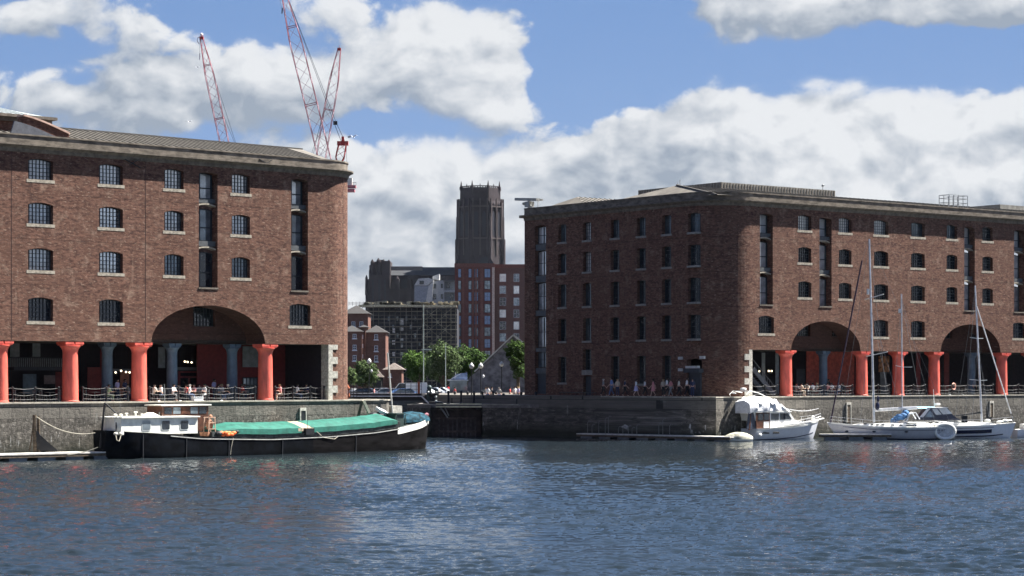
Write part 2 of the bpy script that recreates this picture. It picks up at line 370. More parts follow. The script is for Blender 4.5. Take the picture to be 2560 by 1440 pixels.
def inside(p, poly):
    x, y = p; r = False; n = len(poly)
    for i in range(n):
        x1, y1 = poly[i]; x2, y2 = poly[(i+1) % n]
        if (y1 > y) != (y2 > y) and x < (x2-x1)*(y-y1)/(y2-y1)+x1: r = not r
    return r
def arc_top(x0, x1, z0, zs, rise, n=8):
    """opening outline with a segmental head"""
    pts = [(x0, z0), (x1, z0)]
    for i in range(n+1):
        u = i/n; x = x1+(x0-x1)*u; pts.append((x, zs+rise*(1-(2*u-1)**2)))
    return pts
def pierced_wall(name, outline, holes, fmap, m, parent, extra_x=(), path=None):
    """wall laid out flat as (t, z), pierced by openings, then bent round the plan; reveals go inwards"""
    verts = []; edges = []
    def addp(poly, closed=True):
        o = len(verts); verts.extend(Vector((a, b)) for a, b in poly); n = len(poly)
        edges.extend((o+i, o+(i+1) % n) for i in range(n if closed else n-1))
    addp(outline)
    for h, d in holes: addp(h)
    zs = [p[1] for p in outline]; z0, z1 = min(zs), max(zs)
    for x in extra_x: addp([(x, z0), (x, z1)], False)
    vo, eo, fo, *_ = delaunay_2d_cdt(verts, edges, [], 0, 1e-5)
    F_ = []
    bb = [(min(p[0] for p in h), max(p[0] for p in h), min(p[1] for p in h), max(p[1] for p in h), h) for h, d in holes]
    for f in fo:
        cx = sum(vo[i][0] for i in f)/len(f); cy = sum(vo[i][1] for i in f)/len(f)
        if not inside((cx, cy), outline): continue
        if any(a < cx < b and c < cy < e and inside((cx, cy), h) for a, b, c, e, h in bb): continue
        F_.append(tuple(f))
    mb = MB(); al = [v[0] for v in vo]
    mb.add([fmap(v[0], 0, v[1]) for v in vo], F_)
    for h, d in holes:
        n = len(h)
        if d > 0:
            mb.add([fmap(a, 0, b) for a, b in h]+[fmap(a, d, b) for a, b in h], [(i, (i+1) % n, n+(i+1) % n, n+i) for i in range(n)]); al += [p[0] for p in h]+[p[0]+d for p in h]
    if path:
        pts, d = path; n = len(pts)
        mb.add([fmap(a, 0, b) for a, b in pts]+[fmap(a, d, b) for a, b in pts], [(i, i+1, n+i+1, n+i) for i in range(n-1)]); al += [p[0] for p in pts]+[p[0]+d for p in pts]
    o = mb.build(name, m, parent, recalc=False)
    at_ = o.data.attributes.new('along', 'FLOAT', 'POINT'); at_.data.foreach_set('value', al); return o

# ---------------------------------------------------------------- water and ground
def build_water():
    # one sheet, rows closer together near the eye; wind ripples are real relief
    ys = [40.0]
    while ys[-1] < 330: ys.append(ys[-1]+max(.09, .0017*ys[-1]))
    ys = np.array(ys); nx = 900
    U = np.linspace(-1, 1, nx)
    X = U[None, :]*(ys[:, None]*.26+5); Y = np.repeat(ys[:, None], nx, 1)
    Z = np.zeros_like(X); r = np.random.default_rng(3)
    wind = math.radians(84)
    for k in range(70):
        lam = .36*(1.042**k)*r.uniform(.9, 1.1)
        if lam > 7: lam = r.uniform(.45, 1.6)
        th = wind+r.normal(0, .36); kk = 2*math.pi/lam
        amp = .0140*lam**1.0/(1+(lam/1.3)**2.2)
        ph = r.uniform(0, 6.28)
        q = kk*(X*math.cos(th)+Y*math.sin(th))+ph+.7*np.sin(X*.21*r.uniform(.5, 1.5)+Y*.17*r.uniform(.5, 1.5)+ph)
        s = np.sin(q); Z += amp*(s+.28*np.cos(2*q))
    gust = .80+.42*np.sin(X*.11+1.3*np.sin(Y*.06))*np.sin(Y*.085+.9*np.sin(X*.05+1))+.12*np.sin(X*.33+Y*.21)
    edge = np.clip((190-Y)/60, .35, 1)                      # lee of the quays
    Z *= gust*edge*1.25
    v = np.stack([X, Y, Z], -1).reshape(-1, 3); ny = len(ys)
    i = np.arange(ny-1)[:, None]*nx+np.arange(nx-1)[None, :]
    f = np.stack([i, i+1, i+nx+1, i+nx], -1).reshape(-1, 4)
    me = bpy.data.meshes.new('dock_water'); me.vertices.add(len(v)); me.vertices.foreach_set('co', v.ravel())
    me.loops.add(f.size); me.loops.foreach_set('vertex_index', f.ravel().astype(np.int32))
    me.polygons.add(len(f)); me.polygons.foreach_set('loop_start', np.arange(0, f.size, 4, dtype=np.int32))
    me.polygons.foreach_set('use_smooth', np.ones(len(f), bool)); me.update(calc_edges=True)
    m = bpy.data.materials.new('dock_water'); m.use_nodes = True; t = NT(m.node_tree); b = t.n['Principled BSDF']
    tc = t.new('ShaderNodeTexCoord'); o_ = tc.outputs['Object']
    n = t.noise(o_, .05, 4, .5)
    t.put(b.inputs['Base Color'], t.mix(n, (.008, .016, .026), (.016, .020, .020)))
    b.inputs['Roughness'].default_value = .035; b.inputs['IOR'].default_value = 1.333; b.inputs['Specular IOR Level'].default_value = .5
    bp = t.new('ShaderNodeBump'); bp.inputs['Strength'].default_value = .6; bp.inputs['Distance'].default_value = .025
    t.put(bp.inputs['Height'], t.noise(t.vm('MULTIPLY', o_, (1.2, 3.4, 1)), 3.6, 3, .55)); t.put(b.inputs['Normal'], bp.outputs[0])
    me.materials.append(m)
    o = bpy.data.objects.new('water', me); C.objects.link(o); o['kind'] = 'structure'
    # calm surround of the dock, a shade lower, out to the sides and behind the eye
    mb = MB(); mb.sheet([(-400, -150, -.25), (400, -150, -.25), (400, 335, -.25), (-400, 335, -.25)])
    mb.build('outer_water', m, kind='structure')
build_water()

LF = Frame((-12.368, 186.370), R_(42.2))     # left warehouse: x runs along its front, 0 at the (rounded) corner
RF = Frame((19.777, 213.285), R_(38.2))      # right warehouse: same, its short side runs along +y
def w2(fr, x, y): p = fr.world(x, y); return (p.x, p.y)

# quay edge outlines in plan
qL = [w2(LF, -75, -.25), w2(LF, 2.75, -.25)]
lq = []   # left quay outline
def build_ground():
    mb = MB()
    c1 = w2(LF, 2.75, -.25)
    poly = [w2(LF, -120, -.25), w2(LF, 2.05, -.25), w2(LF, 2.6, .1), w2(LF, 2.75, .7), w2(LF, 2.75, 36), w2(LF, -120, 40)]
    mb.prism(poly, -3, QZ)
    mb.build('left_quay', [WALLST], kind='structure')
    cp = MB()
    cp.prism([w2(LF, -120, -.33), w2(LF, 2.1, -.33), w2(LF, 2.72, .06), w2(LF, 2.84, .7), w2(LF, 2.84, 3.5), w2(LF, 2.0, 3.5), w2(LF, 1.9, .9), w2(LF, -120, .9)], QZ-.10, QZ+.012)
    cp.build('quay_coping', COPE, kind='structure')
    # right quay: follows the front, rounds the corner, then runs back-left at an angle
    p = [w2(RF, 110, -.25), w2(RF, 3.2, -.25)]
    p += [w2(RF, 2.0, -.23), w2(RF, .9, -.15)]
    end = (X_at(1502, 221.5), 221.5)
    p += [(X_at(1790, 212.6), 212.6), (X_at(1700, 214.6), 214.6), end]
    q = p+[w2(RF, -4.6, 17.0), w2(RF, -4.6, 60), w2(RF, 110, 60)]
    mb = MB(); mb.prism(q, -3, QZ); mb.build('right_quay', WALLST, kind='structure')
    ins = [(a[0]+.35, a[1]+.9) for a in p]
    cp = MB(); out = [(a[0]-.02, a[1]-.08) for a in p]
    cp.prism(out+ins[::-1], QZ-.10, QZ+.012); cp.build('quay_coping', COPE, kind='structure')
    # low quay in the gap with its lock pier
    yb = 229.5
    low = [(X_at(1510, 221.6), 221.6), (X_at(1400, 226.3), 226.3), (X_at(1300, 228.6), 228.6), (X_at(1206, yb), yb), (X_at(1206, yb), yb+1.5),
           (X_at(1076, yb), yb+1.5), (X_at(1076, yb), yb), (X_at(1018, yb), yb), (X_at(1018, yb)+1.0, yb+45), (60, yb+45), (60, yb+25), (X_at(1510, 223.5)+2, 224)]
    mb = MB(); mb.prism(low, -3, LZ-.35); mb.build('low_quay', WALLST, kind='structure')
    cp = MB()
    cp.prism([(a[0]-.0, a[1]-.06) for a in low], LZ-.347, LZ); cp.build('low_quay_paving', mat('low_quay_stone', (.16, .15, .14), .85, var=.3, nscale=1.2), kind='structure')
    cc = MB(); cc.prism([(X_at(1296, 228.5), 228.55), (X_at(1206, yb), yb-.12), (X_at(1018, yb), yb-.12), (X_at(1018, yb), yb+.75), (X_at(1206, yb), yb+.75), (X_at(1296, 228.5), 229.3)], LZ-.08, LZ+.03)
    cc.build('low_quay_coping', COPE, kind='structure')
    # the land behind as one sheet to the horizon, with the dark mouth of the inner cut left open
    mb = MB()
    zz = LZ-.004
    xl, xr = X_at(930, 229), X_at(1018, 229)+1
    mb.box(-3500, xl-6, 262, 7000, -3, zz)
    mb.box(xr-.6, 3500, 274.4, 7000, -3, zz)
    mb.box(xl-6, xr-.6, 300, 7000, -3, zz)
    mb.box(18, 160, 262, 274.4, -3, zz)
    mb.build('ground', ASPH, kind='structure')
    return yb
YB = build_ground()

# ---------------------------------------------------------------- dock warehouses
RC = 4.6
ARC = RC*math.pi/2
RL = 3.85; ARL = RL*math.pi/2
def fmapL(t, d, z):          # t: along the front (negative = left), round the corner, then back
    if t <= -RL: return (t, d, z)
    if t < -RL+ARL:
        a = (t+RL)/RL; r = RL-d; return (-RL+r*math.sin(a), RL-r*math.cos(a), z)
    return (-d, RL+(t+RL-ARL), z)
def fmapR(t, d, z):
    if t >= RC: return (t, d, z)
    if t > RC-ARC:
        a = (RC-t)/RC; r = RC-d; return (RC-r*math.sin(a), RC-r*math.cos(a), z)
    return (d, RC+(RC-ARC-t), z)
def tside(y): return RC-ARC-(y-RC)
WM = {}
def window_meshes(w, h, rise, kind):
    key = (round(w, 2), round(h, 2), rise, kind)
    if key in WM: return WM[key]
    fr = MB(); pn = MB(); hw = w/2
    def top(x): return h+rise*(1-(x/hw)**2)
    out = arc_top(-hw, hw, 0, h, rise, 8)
    pn.add([(x, .05, z) for x, z in out], [tuple(range(len(out)))])
    b = .05
    fr.box(-hw, -hw+b*1.4, -.03, .04, 0, h); fr.box(hw-b*1.4, hw, -.03, .04, 0, h); fr.box(-hw+b*1.4, hw-b*1.4, -.03, .04, 0, b*1.3)
    for i in range(8):
        xa = -hw+w*i/8; xb = -hw+w*(i+1)/8
        fr.bar((xa, 0, top(xa)-.03), (xb, 0, top(xb)-.03), .07, .07)
    if kind == 'grid':
        nx = max(3, round(w/.29)); nz = max(5, round(h/.36))
        for i in range(1, nx): x = -hw+w*i/nx; fr.box(x-.019, x+.019, -.02, .03, b, top(x)-.03)
        for i in range(1, nz): z = h*1.06*i/nz; fr.box(-hw+b, hw-b, -.026, .034, z-.019, z+.019)
    elif kind == 'load':
        fr.box(-hw+.45, -hw+.62, -.05, .045, .06, top(-hw+.5)-.03); fr.box(hw-.14, hw-.06, -.05, .045, .06, h)
        fr.box(-hw+.62, hw-.14, -.04, .042, h*.42, h*.42+.09)
    elif kind == 'two':
        fr.box(-.05, .05, -.03, .04, .06, h); fr.box(-hw+.07, hw-.07, -.035, .045, h*.5, h*.5+.07)
    a = fr.build('window', FRAME); p = pn.build('pane', GL_D)
    for o in (a, p): C.objects.unlink(o)
    WM[key] = (a.data, p.data); bpy.data.objects.remove(a); bpy.data.objects.remove(p); return WM[key]
SM = {}
def place_window(root, pos, rz, w, h, rise, kind, glassm, sill=True):
    fm, pm = window_meshes(w, h, rise, kind)
    o = bpy.data.objects.new('window', fm); C.objects.link(o); o.parent = root; o.location = pos; o.rotation_euler = (0, 0, rz)
    p = bpy.data.objects.new('pane', pm); C.objects.link(p); p.parent = o; setm(p, glassm)
    if sill:
        k = round(w, 2)
        if k not in SM:
            mb = MB(); mb.box(-w/2-.14, w/2+.14, -.42, .02, -.24, -.004)
            q = mb.build('sill', SILL); SM[k] = q.data; bpy.data.objects.remove(q)
        s = bpy.data.objects.new('sill', SM[k]); C.objects.link(s); s.parent = o
    return o
def sweep(fmap, prof, ts, closed=True):
    mb = MB(); rings = [[fmap(t, d, z) for d, z in prof] for t in ts]; mb.loft(rings, closed, closed); return mb
CORNICE = [(.05, 18.72), (-.05, 18.72), (-.12, 18.86), (-.12, 18.98), (-.36, 19.14), (-.50, 19.20), (-.50, 19.31), (.05, 19.36)]
PARAPET = [(.0, 19.32), (-.02, 19.95), (-.08, 19.97), (-.08, 20.08), (.55, 20.08), (.55, 19.32)]
def frange(a, b, n): return [a+(b-a)*i/n for i in range(n+1)]

CM = {}
def column_meshes():
    if CM: return CM
    sh = MB(); sh.lathe([(0, 0), (.68, 0), (.68, .10), (.625, .14), (.62, .5), (.60, 2.4), (.575, 3.75), (.60, 3.95), (.68, 4.12), (.80, 4.24), (.80, 4.30), (0, 4.30)], n=32)
    s = sh.build('column', CORAL, smooth=True)
    cp = MB(); cp.box(-.72, .72, -.66, .66, 4.30, 4.40); cp.box(-.80, -.06, -.68, .68, 4.40, 4.60); cp.box(.06, .80, -.68, .68, 4.40, 4.60); cp.box(-.06, .06, -.60, .60, 4.40, 4.52)
    c = cp.build('capital', CORAL)
    CM['s'] = s.data; CM['c'] = c.data; bpy.data.objects.remove(s); bpy.data.objects.remove(c); return CM
def place_column(root, x, y, m=None, name='column', sc_=1.0):
    cm = column_meshes()
    o = bpy.data.objects.new(name, cm['s']); C.objects.link(o); o.parent = root; o.location = (x, y, 0); o.scale = (sc_, sc_, 1)
    c = bpy.data.objects.new('capital', cm['c']); C.objects.link(c); c.parent = o
    if m: setm(o, m); setm(c, m)
    return o
def arch_pts(cx, hw, z0, ztop, n=28, left_to_right=True):
    pts = [(cx-hw*math.cos(math.pi*i/n), z0+(ztop-z0)*math.sin(math.pi*i/n)) for i in range(n+1)]
    return pts if left_to_right else pts[::-1]

LIN = 4.62; TOPZ = 19.34
L_root = thing('brick_warehouse', 'sunlit red brick warehouse on the left with one wide arch and coral columns', 'warehouse', (LF.o[0], LF.o[1], QZ), LF.yaw)
R_root = thing('brick_warehouse', 'long red brick warehouse on the right with a shaded side and two arches', 'warehouse', (RF.o[0], RF.o[1], QZ), RF.yaw)
rowsz = [(16.75, 18.15), (13.42, 14.85), (9.93, 11.42), (6.10, 7.72)]
doors = [(9.10, 11.80), (12.80, 15.25), (16.18, 18.10)]
def tie_line(root, fmap, z, t0, t1): pass

def warehouse_left():
    xs0, xe = -62.0, -3.98
    side_t = -RL+ARL+30
    wins = []
    for cx, w, rows in [(-31.15, 2.12, 4), (-25.02, 2.12, 4), (-19.27, 1.80, 3), (-12.87, 1.80, 3), (-37.3, 2.12, 4), (-43.3, 2.12, 4), (-49.4, 2.12, 4), (-55.5, 2.12, 4)]:
        for r in range(rows): wins.append((cx, w, rowsz[r], r))
    wins.append((-6.94, 2.13, (6.15, 7.78), 3))
    holes = []
    for cx, w, (a, b), r in wins: holes.append((arc_top(cx-w/2, cx+w/2, a, b, .17), .55))
    loads = [(-16.03, 1.80), (-6.98, 1.72)]
    for cx, w in loads: holes.append((arc_top(cx-w/2, cx+w/2, 9.06, 18.10, .17), .95))
    ar = arch_pts(-15.92, 5.45, LIN, 7.62)
    outline = [(xs0, LIN)]+ar+[(xe, LIN), (xe, 0), (side_t, 0), (side_t, TOPZ), (xs0, TOPZ)]
    ex = frange(-RL, -RL+ARL, 20)
    wall = pierced_wall('wall', outline, holes, fmapL, BR, L_root, ex, path=([(xe, LIN), (xe, 0)], .95))
    # soffits: lintel strips and the deep barrel of the arch
    mb = MB()
    for a, b in ((xs0, -21.37), (-10.47, xe)):
        mb.box(a, b, .02, .95, LIN-.004, LIN+.3)
    mb.build('lintel', CORN2, L_root)
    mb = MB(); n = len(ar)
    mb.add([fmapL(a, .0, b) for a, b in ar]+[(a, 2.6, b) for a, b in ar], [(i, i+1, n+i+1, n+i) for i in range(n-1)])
    mb.build('vault', VAULTBR, L_root, recalc=False)
    for cx, w, (a, b), r in wins:
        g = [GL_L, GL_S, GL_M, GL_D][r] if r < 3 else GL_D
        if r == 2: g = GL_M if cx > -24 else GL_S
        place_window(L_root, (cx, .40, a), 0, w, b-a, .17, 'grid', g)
    for cx, w in loads:
        for i, (a, b) in enumerate(doors):
            place_window(L_root, (cx, .80, a), 0, w-.02, b-a, .12, 'load', [GL_D, GL_M, GL_S][i], False)
        for (a, b) in ((11.95, 12.78), (15.40, 16.16)):
            mb = MB(); hw = w/2-.01
            pts = arc_top(-hw, hw, 0, .10, .0, 6)
            mb.box(-hw, hw, .30, .93, .42, b-a)                     # iron floor edge
            mb.build('spandrel', mat('spandrel_iron', (.07, .075, .08), .6), L_root).location = (cx, 0, a)
            st = MB()
            for q in range(10):
                x0 = -hw+2*hw*q/10; x1 = x0+2*hw/10
                f = lambda x: .14+.16*(1-(x/hw)**2)
                st.loft([[(x0, .26, f(x0)-.02), (x0, .26, f(x0)+.1), (x0, .93, f(x0)+.1), (x0, .93, f(x0)-.02)], [(x1, .26, f(x1)-.02), (x1, .26, f(x1)+.1), (x1, .93, f(x1)+.1), (x1, .93, f(x1)-.02)]])
            st.build('door_arch', SILL, L_root).location = (cx, 0, a)
        mb = MB(); mb.box(-w/2-.05, w/2+.05, -.06, .93, -.14, -.004); o = mb.build('threshold', CORN2, L_root); o.location = (cx, 0, 9.06)
    ts = [xs0, -30, -RL]+frange(-RL, -RL+ARL, 16)[1:]+[side_t]
    sweep(fmapL, CORNICE, ts).build('cornice', CORN2, L_root)
    sweep(fmapL, PARAPET, ts).build('parapet', CORN, L_root)
    for x in (-34.2, -40.3, -46.4, -52.5, -28.2, -22.05, -9.95): place_column(L_root, x, .70)
    # quoins at the end of the colonnade
    mb = MB(); z = 0; i = 0
    while z < LIN-.1:
        h = .60; w = .95 if i % 2 else .42
        mb.box(xe-.03, xe+w, -.03, .97, z+.006, min(z+h, LIN)-.006); z += h; i += 1
    mb.build('quoin', QUOIN, L_root)
    # inside of the colonnade
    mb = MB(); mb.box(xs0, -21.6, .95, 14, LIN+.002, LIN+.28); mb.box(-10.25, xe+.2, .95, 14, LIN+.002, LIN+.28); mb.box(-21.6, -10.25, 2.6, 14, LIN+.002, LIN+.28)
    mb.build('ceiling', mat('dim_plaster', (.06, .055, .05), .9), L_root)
    def inner(root, fr, xa, xb, rects):
        hs = []
        for p0, p1, q0, q1 in rects:
            (u0, v1), (u1, v0) = fr.on_y(p0, q0, 2.6), fr.on_y(p1, q1, 2.6); hs.append((u0, u1, v0-QZ, v1-QZ))
        pierced_wall('inner_wall', [(xa, LIN), (xb, LIN), (xb, 8.9), (xa, 8.9)], [(arc_top(u0, u1, v0, v1, .1), .4) for u0, u1, v0, v1 in hs], lambda t, d, z: (t, 2.6+d, z), VAULTBR, root)
        for u0, u1, v0, v1 in hs: place_window(root, ((u0+u1)/2, 2.95, v0), 0, u1-u0, v1-v0, .1, 'grid', GL_D, False)
    warehouse_left.inner = inner
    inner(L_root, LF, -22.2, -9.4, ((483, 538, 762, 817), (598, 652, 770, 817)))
    for px in (268, 430, 580):
        x = LF.on_y(px, 950, 3.0)[0]; place_column(L_root, x, 3.0, NAVYC, 'inner_column', .72)
    # back wall of the café floor with its shopfronts
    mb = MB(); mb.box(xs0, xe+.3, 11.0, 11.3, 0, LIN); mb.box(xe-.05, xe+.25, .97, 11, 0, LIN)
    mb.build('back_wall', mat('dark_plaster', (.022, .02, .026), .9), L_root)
    mb = MB(); mb.box(-13.0, xe-.06, 6.0, 6.15, 0, LIN); mb.build('red_partition', REDP, L_root)
    def panel(name, px0, px1, py0, py1, y, m, th=.06):
        (x0, z1) = LF.on_y(px0, py0, y); (x1, z0) = LF.on_y(px1, py1, y)
        mb = MB(); mb.box(x0, x1, y-th, y, z0-QZ, z1-QZ); return mb.build(name, m, L_root)
    panel('wall_panel', 606, 655, 866, 918, 5.9, mat('grey_panel', (.20, .23, .23), .7))
    d = panel('shop_window', 606, 660, 943, 985, 5.9, FRAME)
    for q in range(4): panel('glazing', 608+q*9, 614+q*9, 946, 962, 5.82, GL_M)
    for q in range(4): panel('glazing', 608+q*9, 614+q*9, 965, 982, 5.82, GL_M)
    fr = panel('shopfront', 445, 548, 928, 1000, 8.0, mat('maroon_paint', (.19, .045, .055), .5))
    for q in range(4): panel('glass_door', 451+q*24, 469+q*24, 945, 998, 7.92, GL_D)
    panel('glass_door', 451, 493, 932, 940, 7.92, GL_D); panel('glass_door', 499, 542, 932, 940, 7.92, GL_D)
    panel('fascia', 440, 560, 918, 926, 7.9, mat('grey_blue_beam', (.10, .12, .14), .6)); panel('fascia', 280, 332, 922, 928, 7.9, mat('grey_blue_beam', (.10, .12, .14), .6))
    panel('pier_panel', 540, 556, 868, 915, 8.0, PALEP); panel('pier_panel', 395, 412, 868, 920, 8.0, PALEP)
    # gallery with turned balusters at far left
    for a, b in ((25, 48), (81, 100)): panel('wall_panel', a, b, 858, 892, 9.2, mat('grey_panel', (.20, .23, .23), .7))
    panel('wall_panel', 57, 90, 935, 985, 9.2, mat('blue_grey_door', (.12, .17, .20), .6)); panel('wall_panel', 110, 137, 938, 960, 9.2, mat('dusky_panel', (.2, .15, .14), .7))
    panel('wall_panel', 138, 165, 930, 1000, 9.2, REDP); panel('wall_panel', 218, 262, 918, 990, 9.2, REDP); panel('door_frame', 250, 256, 860, 918, 9.2, REDP)
    panel('doorway', 300, 322, 925, 992, 9.2, mat('warm_doorway', (.30, .12, .07), .6))
    g = panel('gallery', 20, 165, 917, 926, 8.6, DARKP, .9); r = panel('gallery_rail', 20, 165, 893, 896, 8.0, DARKP, .06)
    mb = MB()
    xa = LF.on_y(20, 900, 8.0)[0]; xb = LF.on_y(165, 900, 8.0)[0]; za = LF.on_y(90, 918, 8)[1]-QZ; zb = LF.on_y(90, 896, 8)[1]-QZ
    q = xa
    while q < xb: mb.cyl(q, 7.97, za, zb, .035, .03, 6); q += .17
    mb.build('balustrade', mat('pale_baluster', (.26, .30, .30), .7), L_root)
    # lit bulbs
    for px, py, y in ((289, 931, 6.5), (303, 927, 6.5), (315, 930, 6.5), (324, 931, 6.5), (462, 904, 7), (469, 905, 7), (479, 906, 7), (502, 884, 7)):
        x, z = LF.on_y(px, py, y); mb = MB(); mb.ball((x, y, z-QZ), .075); lo = mb.build('pendant_lamp', LAMPON, L_root); mb = MB(); mb.cyl(x, y, z-QZ+.07, LIN, .008, n=4); mb.build('cord', IRON, lo)
    # roof: standing-seam pitch behind the parapet, hipped at the corner end
    yr = 8.5
    def rz(px, py): x, z = LF.on_y(px, py, yr); return x, z-QZ
    xr, zr = rz(755, 373); xl_, zl_ = rz(300, 336)
    zr = (zr+zl_)/2+.02
    e0 = 19.75
    mb = MB(); xe2 = -1.9
    v = [(xs0, .5, e0), (xe2, .5, e0), (xr, yr, zr), (xs0, yr, zr), (xs0, 16.5, e0), (xe2, 16.5, e0)]
    mb.add(v, [(0, 1, 2, 3), (1, 5, 2), (3, 2, 5, 4), (0, 3, 4)]); roof = mb.build('roof', ROOFM, L_root)
    mb = MB(); x = xs0
    while x < xe2:
        u = 1.0 if x < xr else max(0, (xe2-x)/(xe2-xr))
        a = Vector((x, .5, e0+.03)); b = Vector((x, .5+(yr-.5)*u, e0+(zr-e0)*u+.03)); mb.bar(a, b, .07, .09); x += .62
    mb.bar((xs0, yr, zr+.03), (xr, yr, zr+.03), .25, .12); mb.build('seam', ROOFD, roof)
    # raised attic with its curved gable ramp, far left
    px2x = lambda px, y: LF.on_y(px, 300, y)[0]
    ya = 4.2
    x1 = px2x(120, ya); z1 = LF.on_y(60, 296, ya)[1]-QZ; z0 = 20.0
    at_ = MB(); at_.box(xs0, x1, ya, ya+8, z0-1, z1); attic = at_.build('attic', BRP, L_root)
    mb = MB(); mb.box(xs0, x1+.55, ya-.5, ya+8.5, z1, z1+.22); mb.box(xs0, x1+.25, ya-.2, ya+8.2, z1-.3, z1-.002); mb.build('attic_cornice', CORN2, attic)
    zt = LF.on_y(0, 267, ya+3)[1]-QZ
    mb = MB(); mb.add([(xs0, ya-.3, z1+.225), (x1-.3, ya-.3, z1+.225), (x1-1.6, ya+4, zt), (xs0, ya+4, zt), (x1-.3, ya+8.3, z1+.225), (xs0, ya+8.3, z1+.225)], [(0, 1, 2, 3), (1, 4, 2), (3, 2, 4, 5)])
    rf = mb.build('attic_roof', mat('zinc_roof', (.30, .33, .33), .5, .2), attic)
    mb = MB(); x = xs0+.5
    while x < x1-1.7: mb.bar((x, ya-.3, z1+.25), (x, ya+4, zt+.03), .06, .08); x += .7
    mb.build('seam', mat('zinc_seam', (.55, .58, .56), .5), rf)
    # ramp: thick curved parapet from attic down to the wall head
    mb = MB(); n = 14; yb0, yb1 = 1.2, 2.0
    A = (LF.on_y(52, 291, 1.5)); B = (LF.on_y(168, 337, 1.5)); rings = []
    for i in range(n+1):
        u = i/n; x = A[0]+(B[0]-A[0])*u; z = A[1]-QZ+(B[1]-A[1])*(u**1.35); rings.append((x, z))
    for (xa, za), (xb, zb) in zip(rings[:-1], rings[1:]):
        mb.loft([[(xa, yb0, 19.6), (xa, yb0, za), (xa, yb1, za), (xa, yb1, 19.6)], [(xb, yb0, 19.6), (xb, yb0, zb), (xb, yb1, zb), (xb, yb1, 19.6)]])
    rw = mb.build('gable_ramp', BRP, L_root)
    mb = MB()
    for (xa, za), (xb, zb) in zip(rings[:-1], rings[1:]): mb.bar((xa, (yb0+yb1)/2, za+.06), (xb, (yb0+yb1)/2, zb+.06), 1.05, .13)
    mb.build('coping', mat('pink_coping', (.40, .27, .22), .85), rw)
    # curved lead valley in front of the attic
    mb = MB(); mb.prism([(A[0]-.4, 20.1)]+[(x-.9, z-.35) for x, z in rings]+[(B[0]-.5, 19.7)], 0, .2)
    vs = [(a, 1.0 - .0, b) for a, b in [(p[0], p[1]) for p in ([(A[0]-1.2, 19.9)]+[(x-.8, z-.45) for x, z in rings]+[(B[0]-.4, 19.9)])]]
    n_ = len(vs); m2 = MB(); m2.add(vs+[(a, 1.18, c) for a, b, c in vs], [tuple(range(n_))[::-1], tuple(range(n_, 2*n_))]+[(i, (i+1) % n_, n_+(i+1) % n_, n_+i) for i in range(n_)])
    m2.build('lead_flashing', mat('dark_lead', (.07, .075, .09), .6), rw)
    # rainwater pipe and movement joints
    mb = MB()
    for t in (-33.6, -21.9, -2.3+.2): 
        p0 = fmapL(t, -.008, 4.7 if t < -5 else 0); p1 = fmapL(t, -.008, 18.7); mb.bar(p0, p1, .03, .015)
    mb.build('movement_joint', mat('soot_joint', (.06, .035, .032), .9), L_root)
    # dark bars standing in for a hoist bracket's shadow pair near the eaves
    for px in (333, 566, 668):
        x, z = LF.on_y(px, 407, -.1); z -= QZ
        mb = MB(); mb.bar((x-.75, -.05, z+.25), (x+.7, -.05, z-.35), .09, .06); mb.bar((x-.35, -.10, z-.2), (x+.5, -.10, z+.28), .09, .04)
        mb.build('bracket_shadow_bars', IRON, L_root)
warehouse_left()

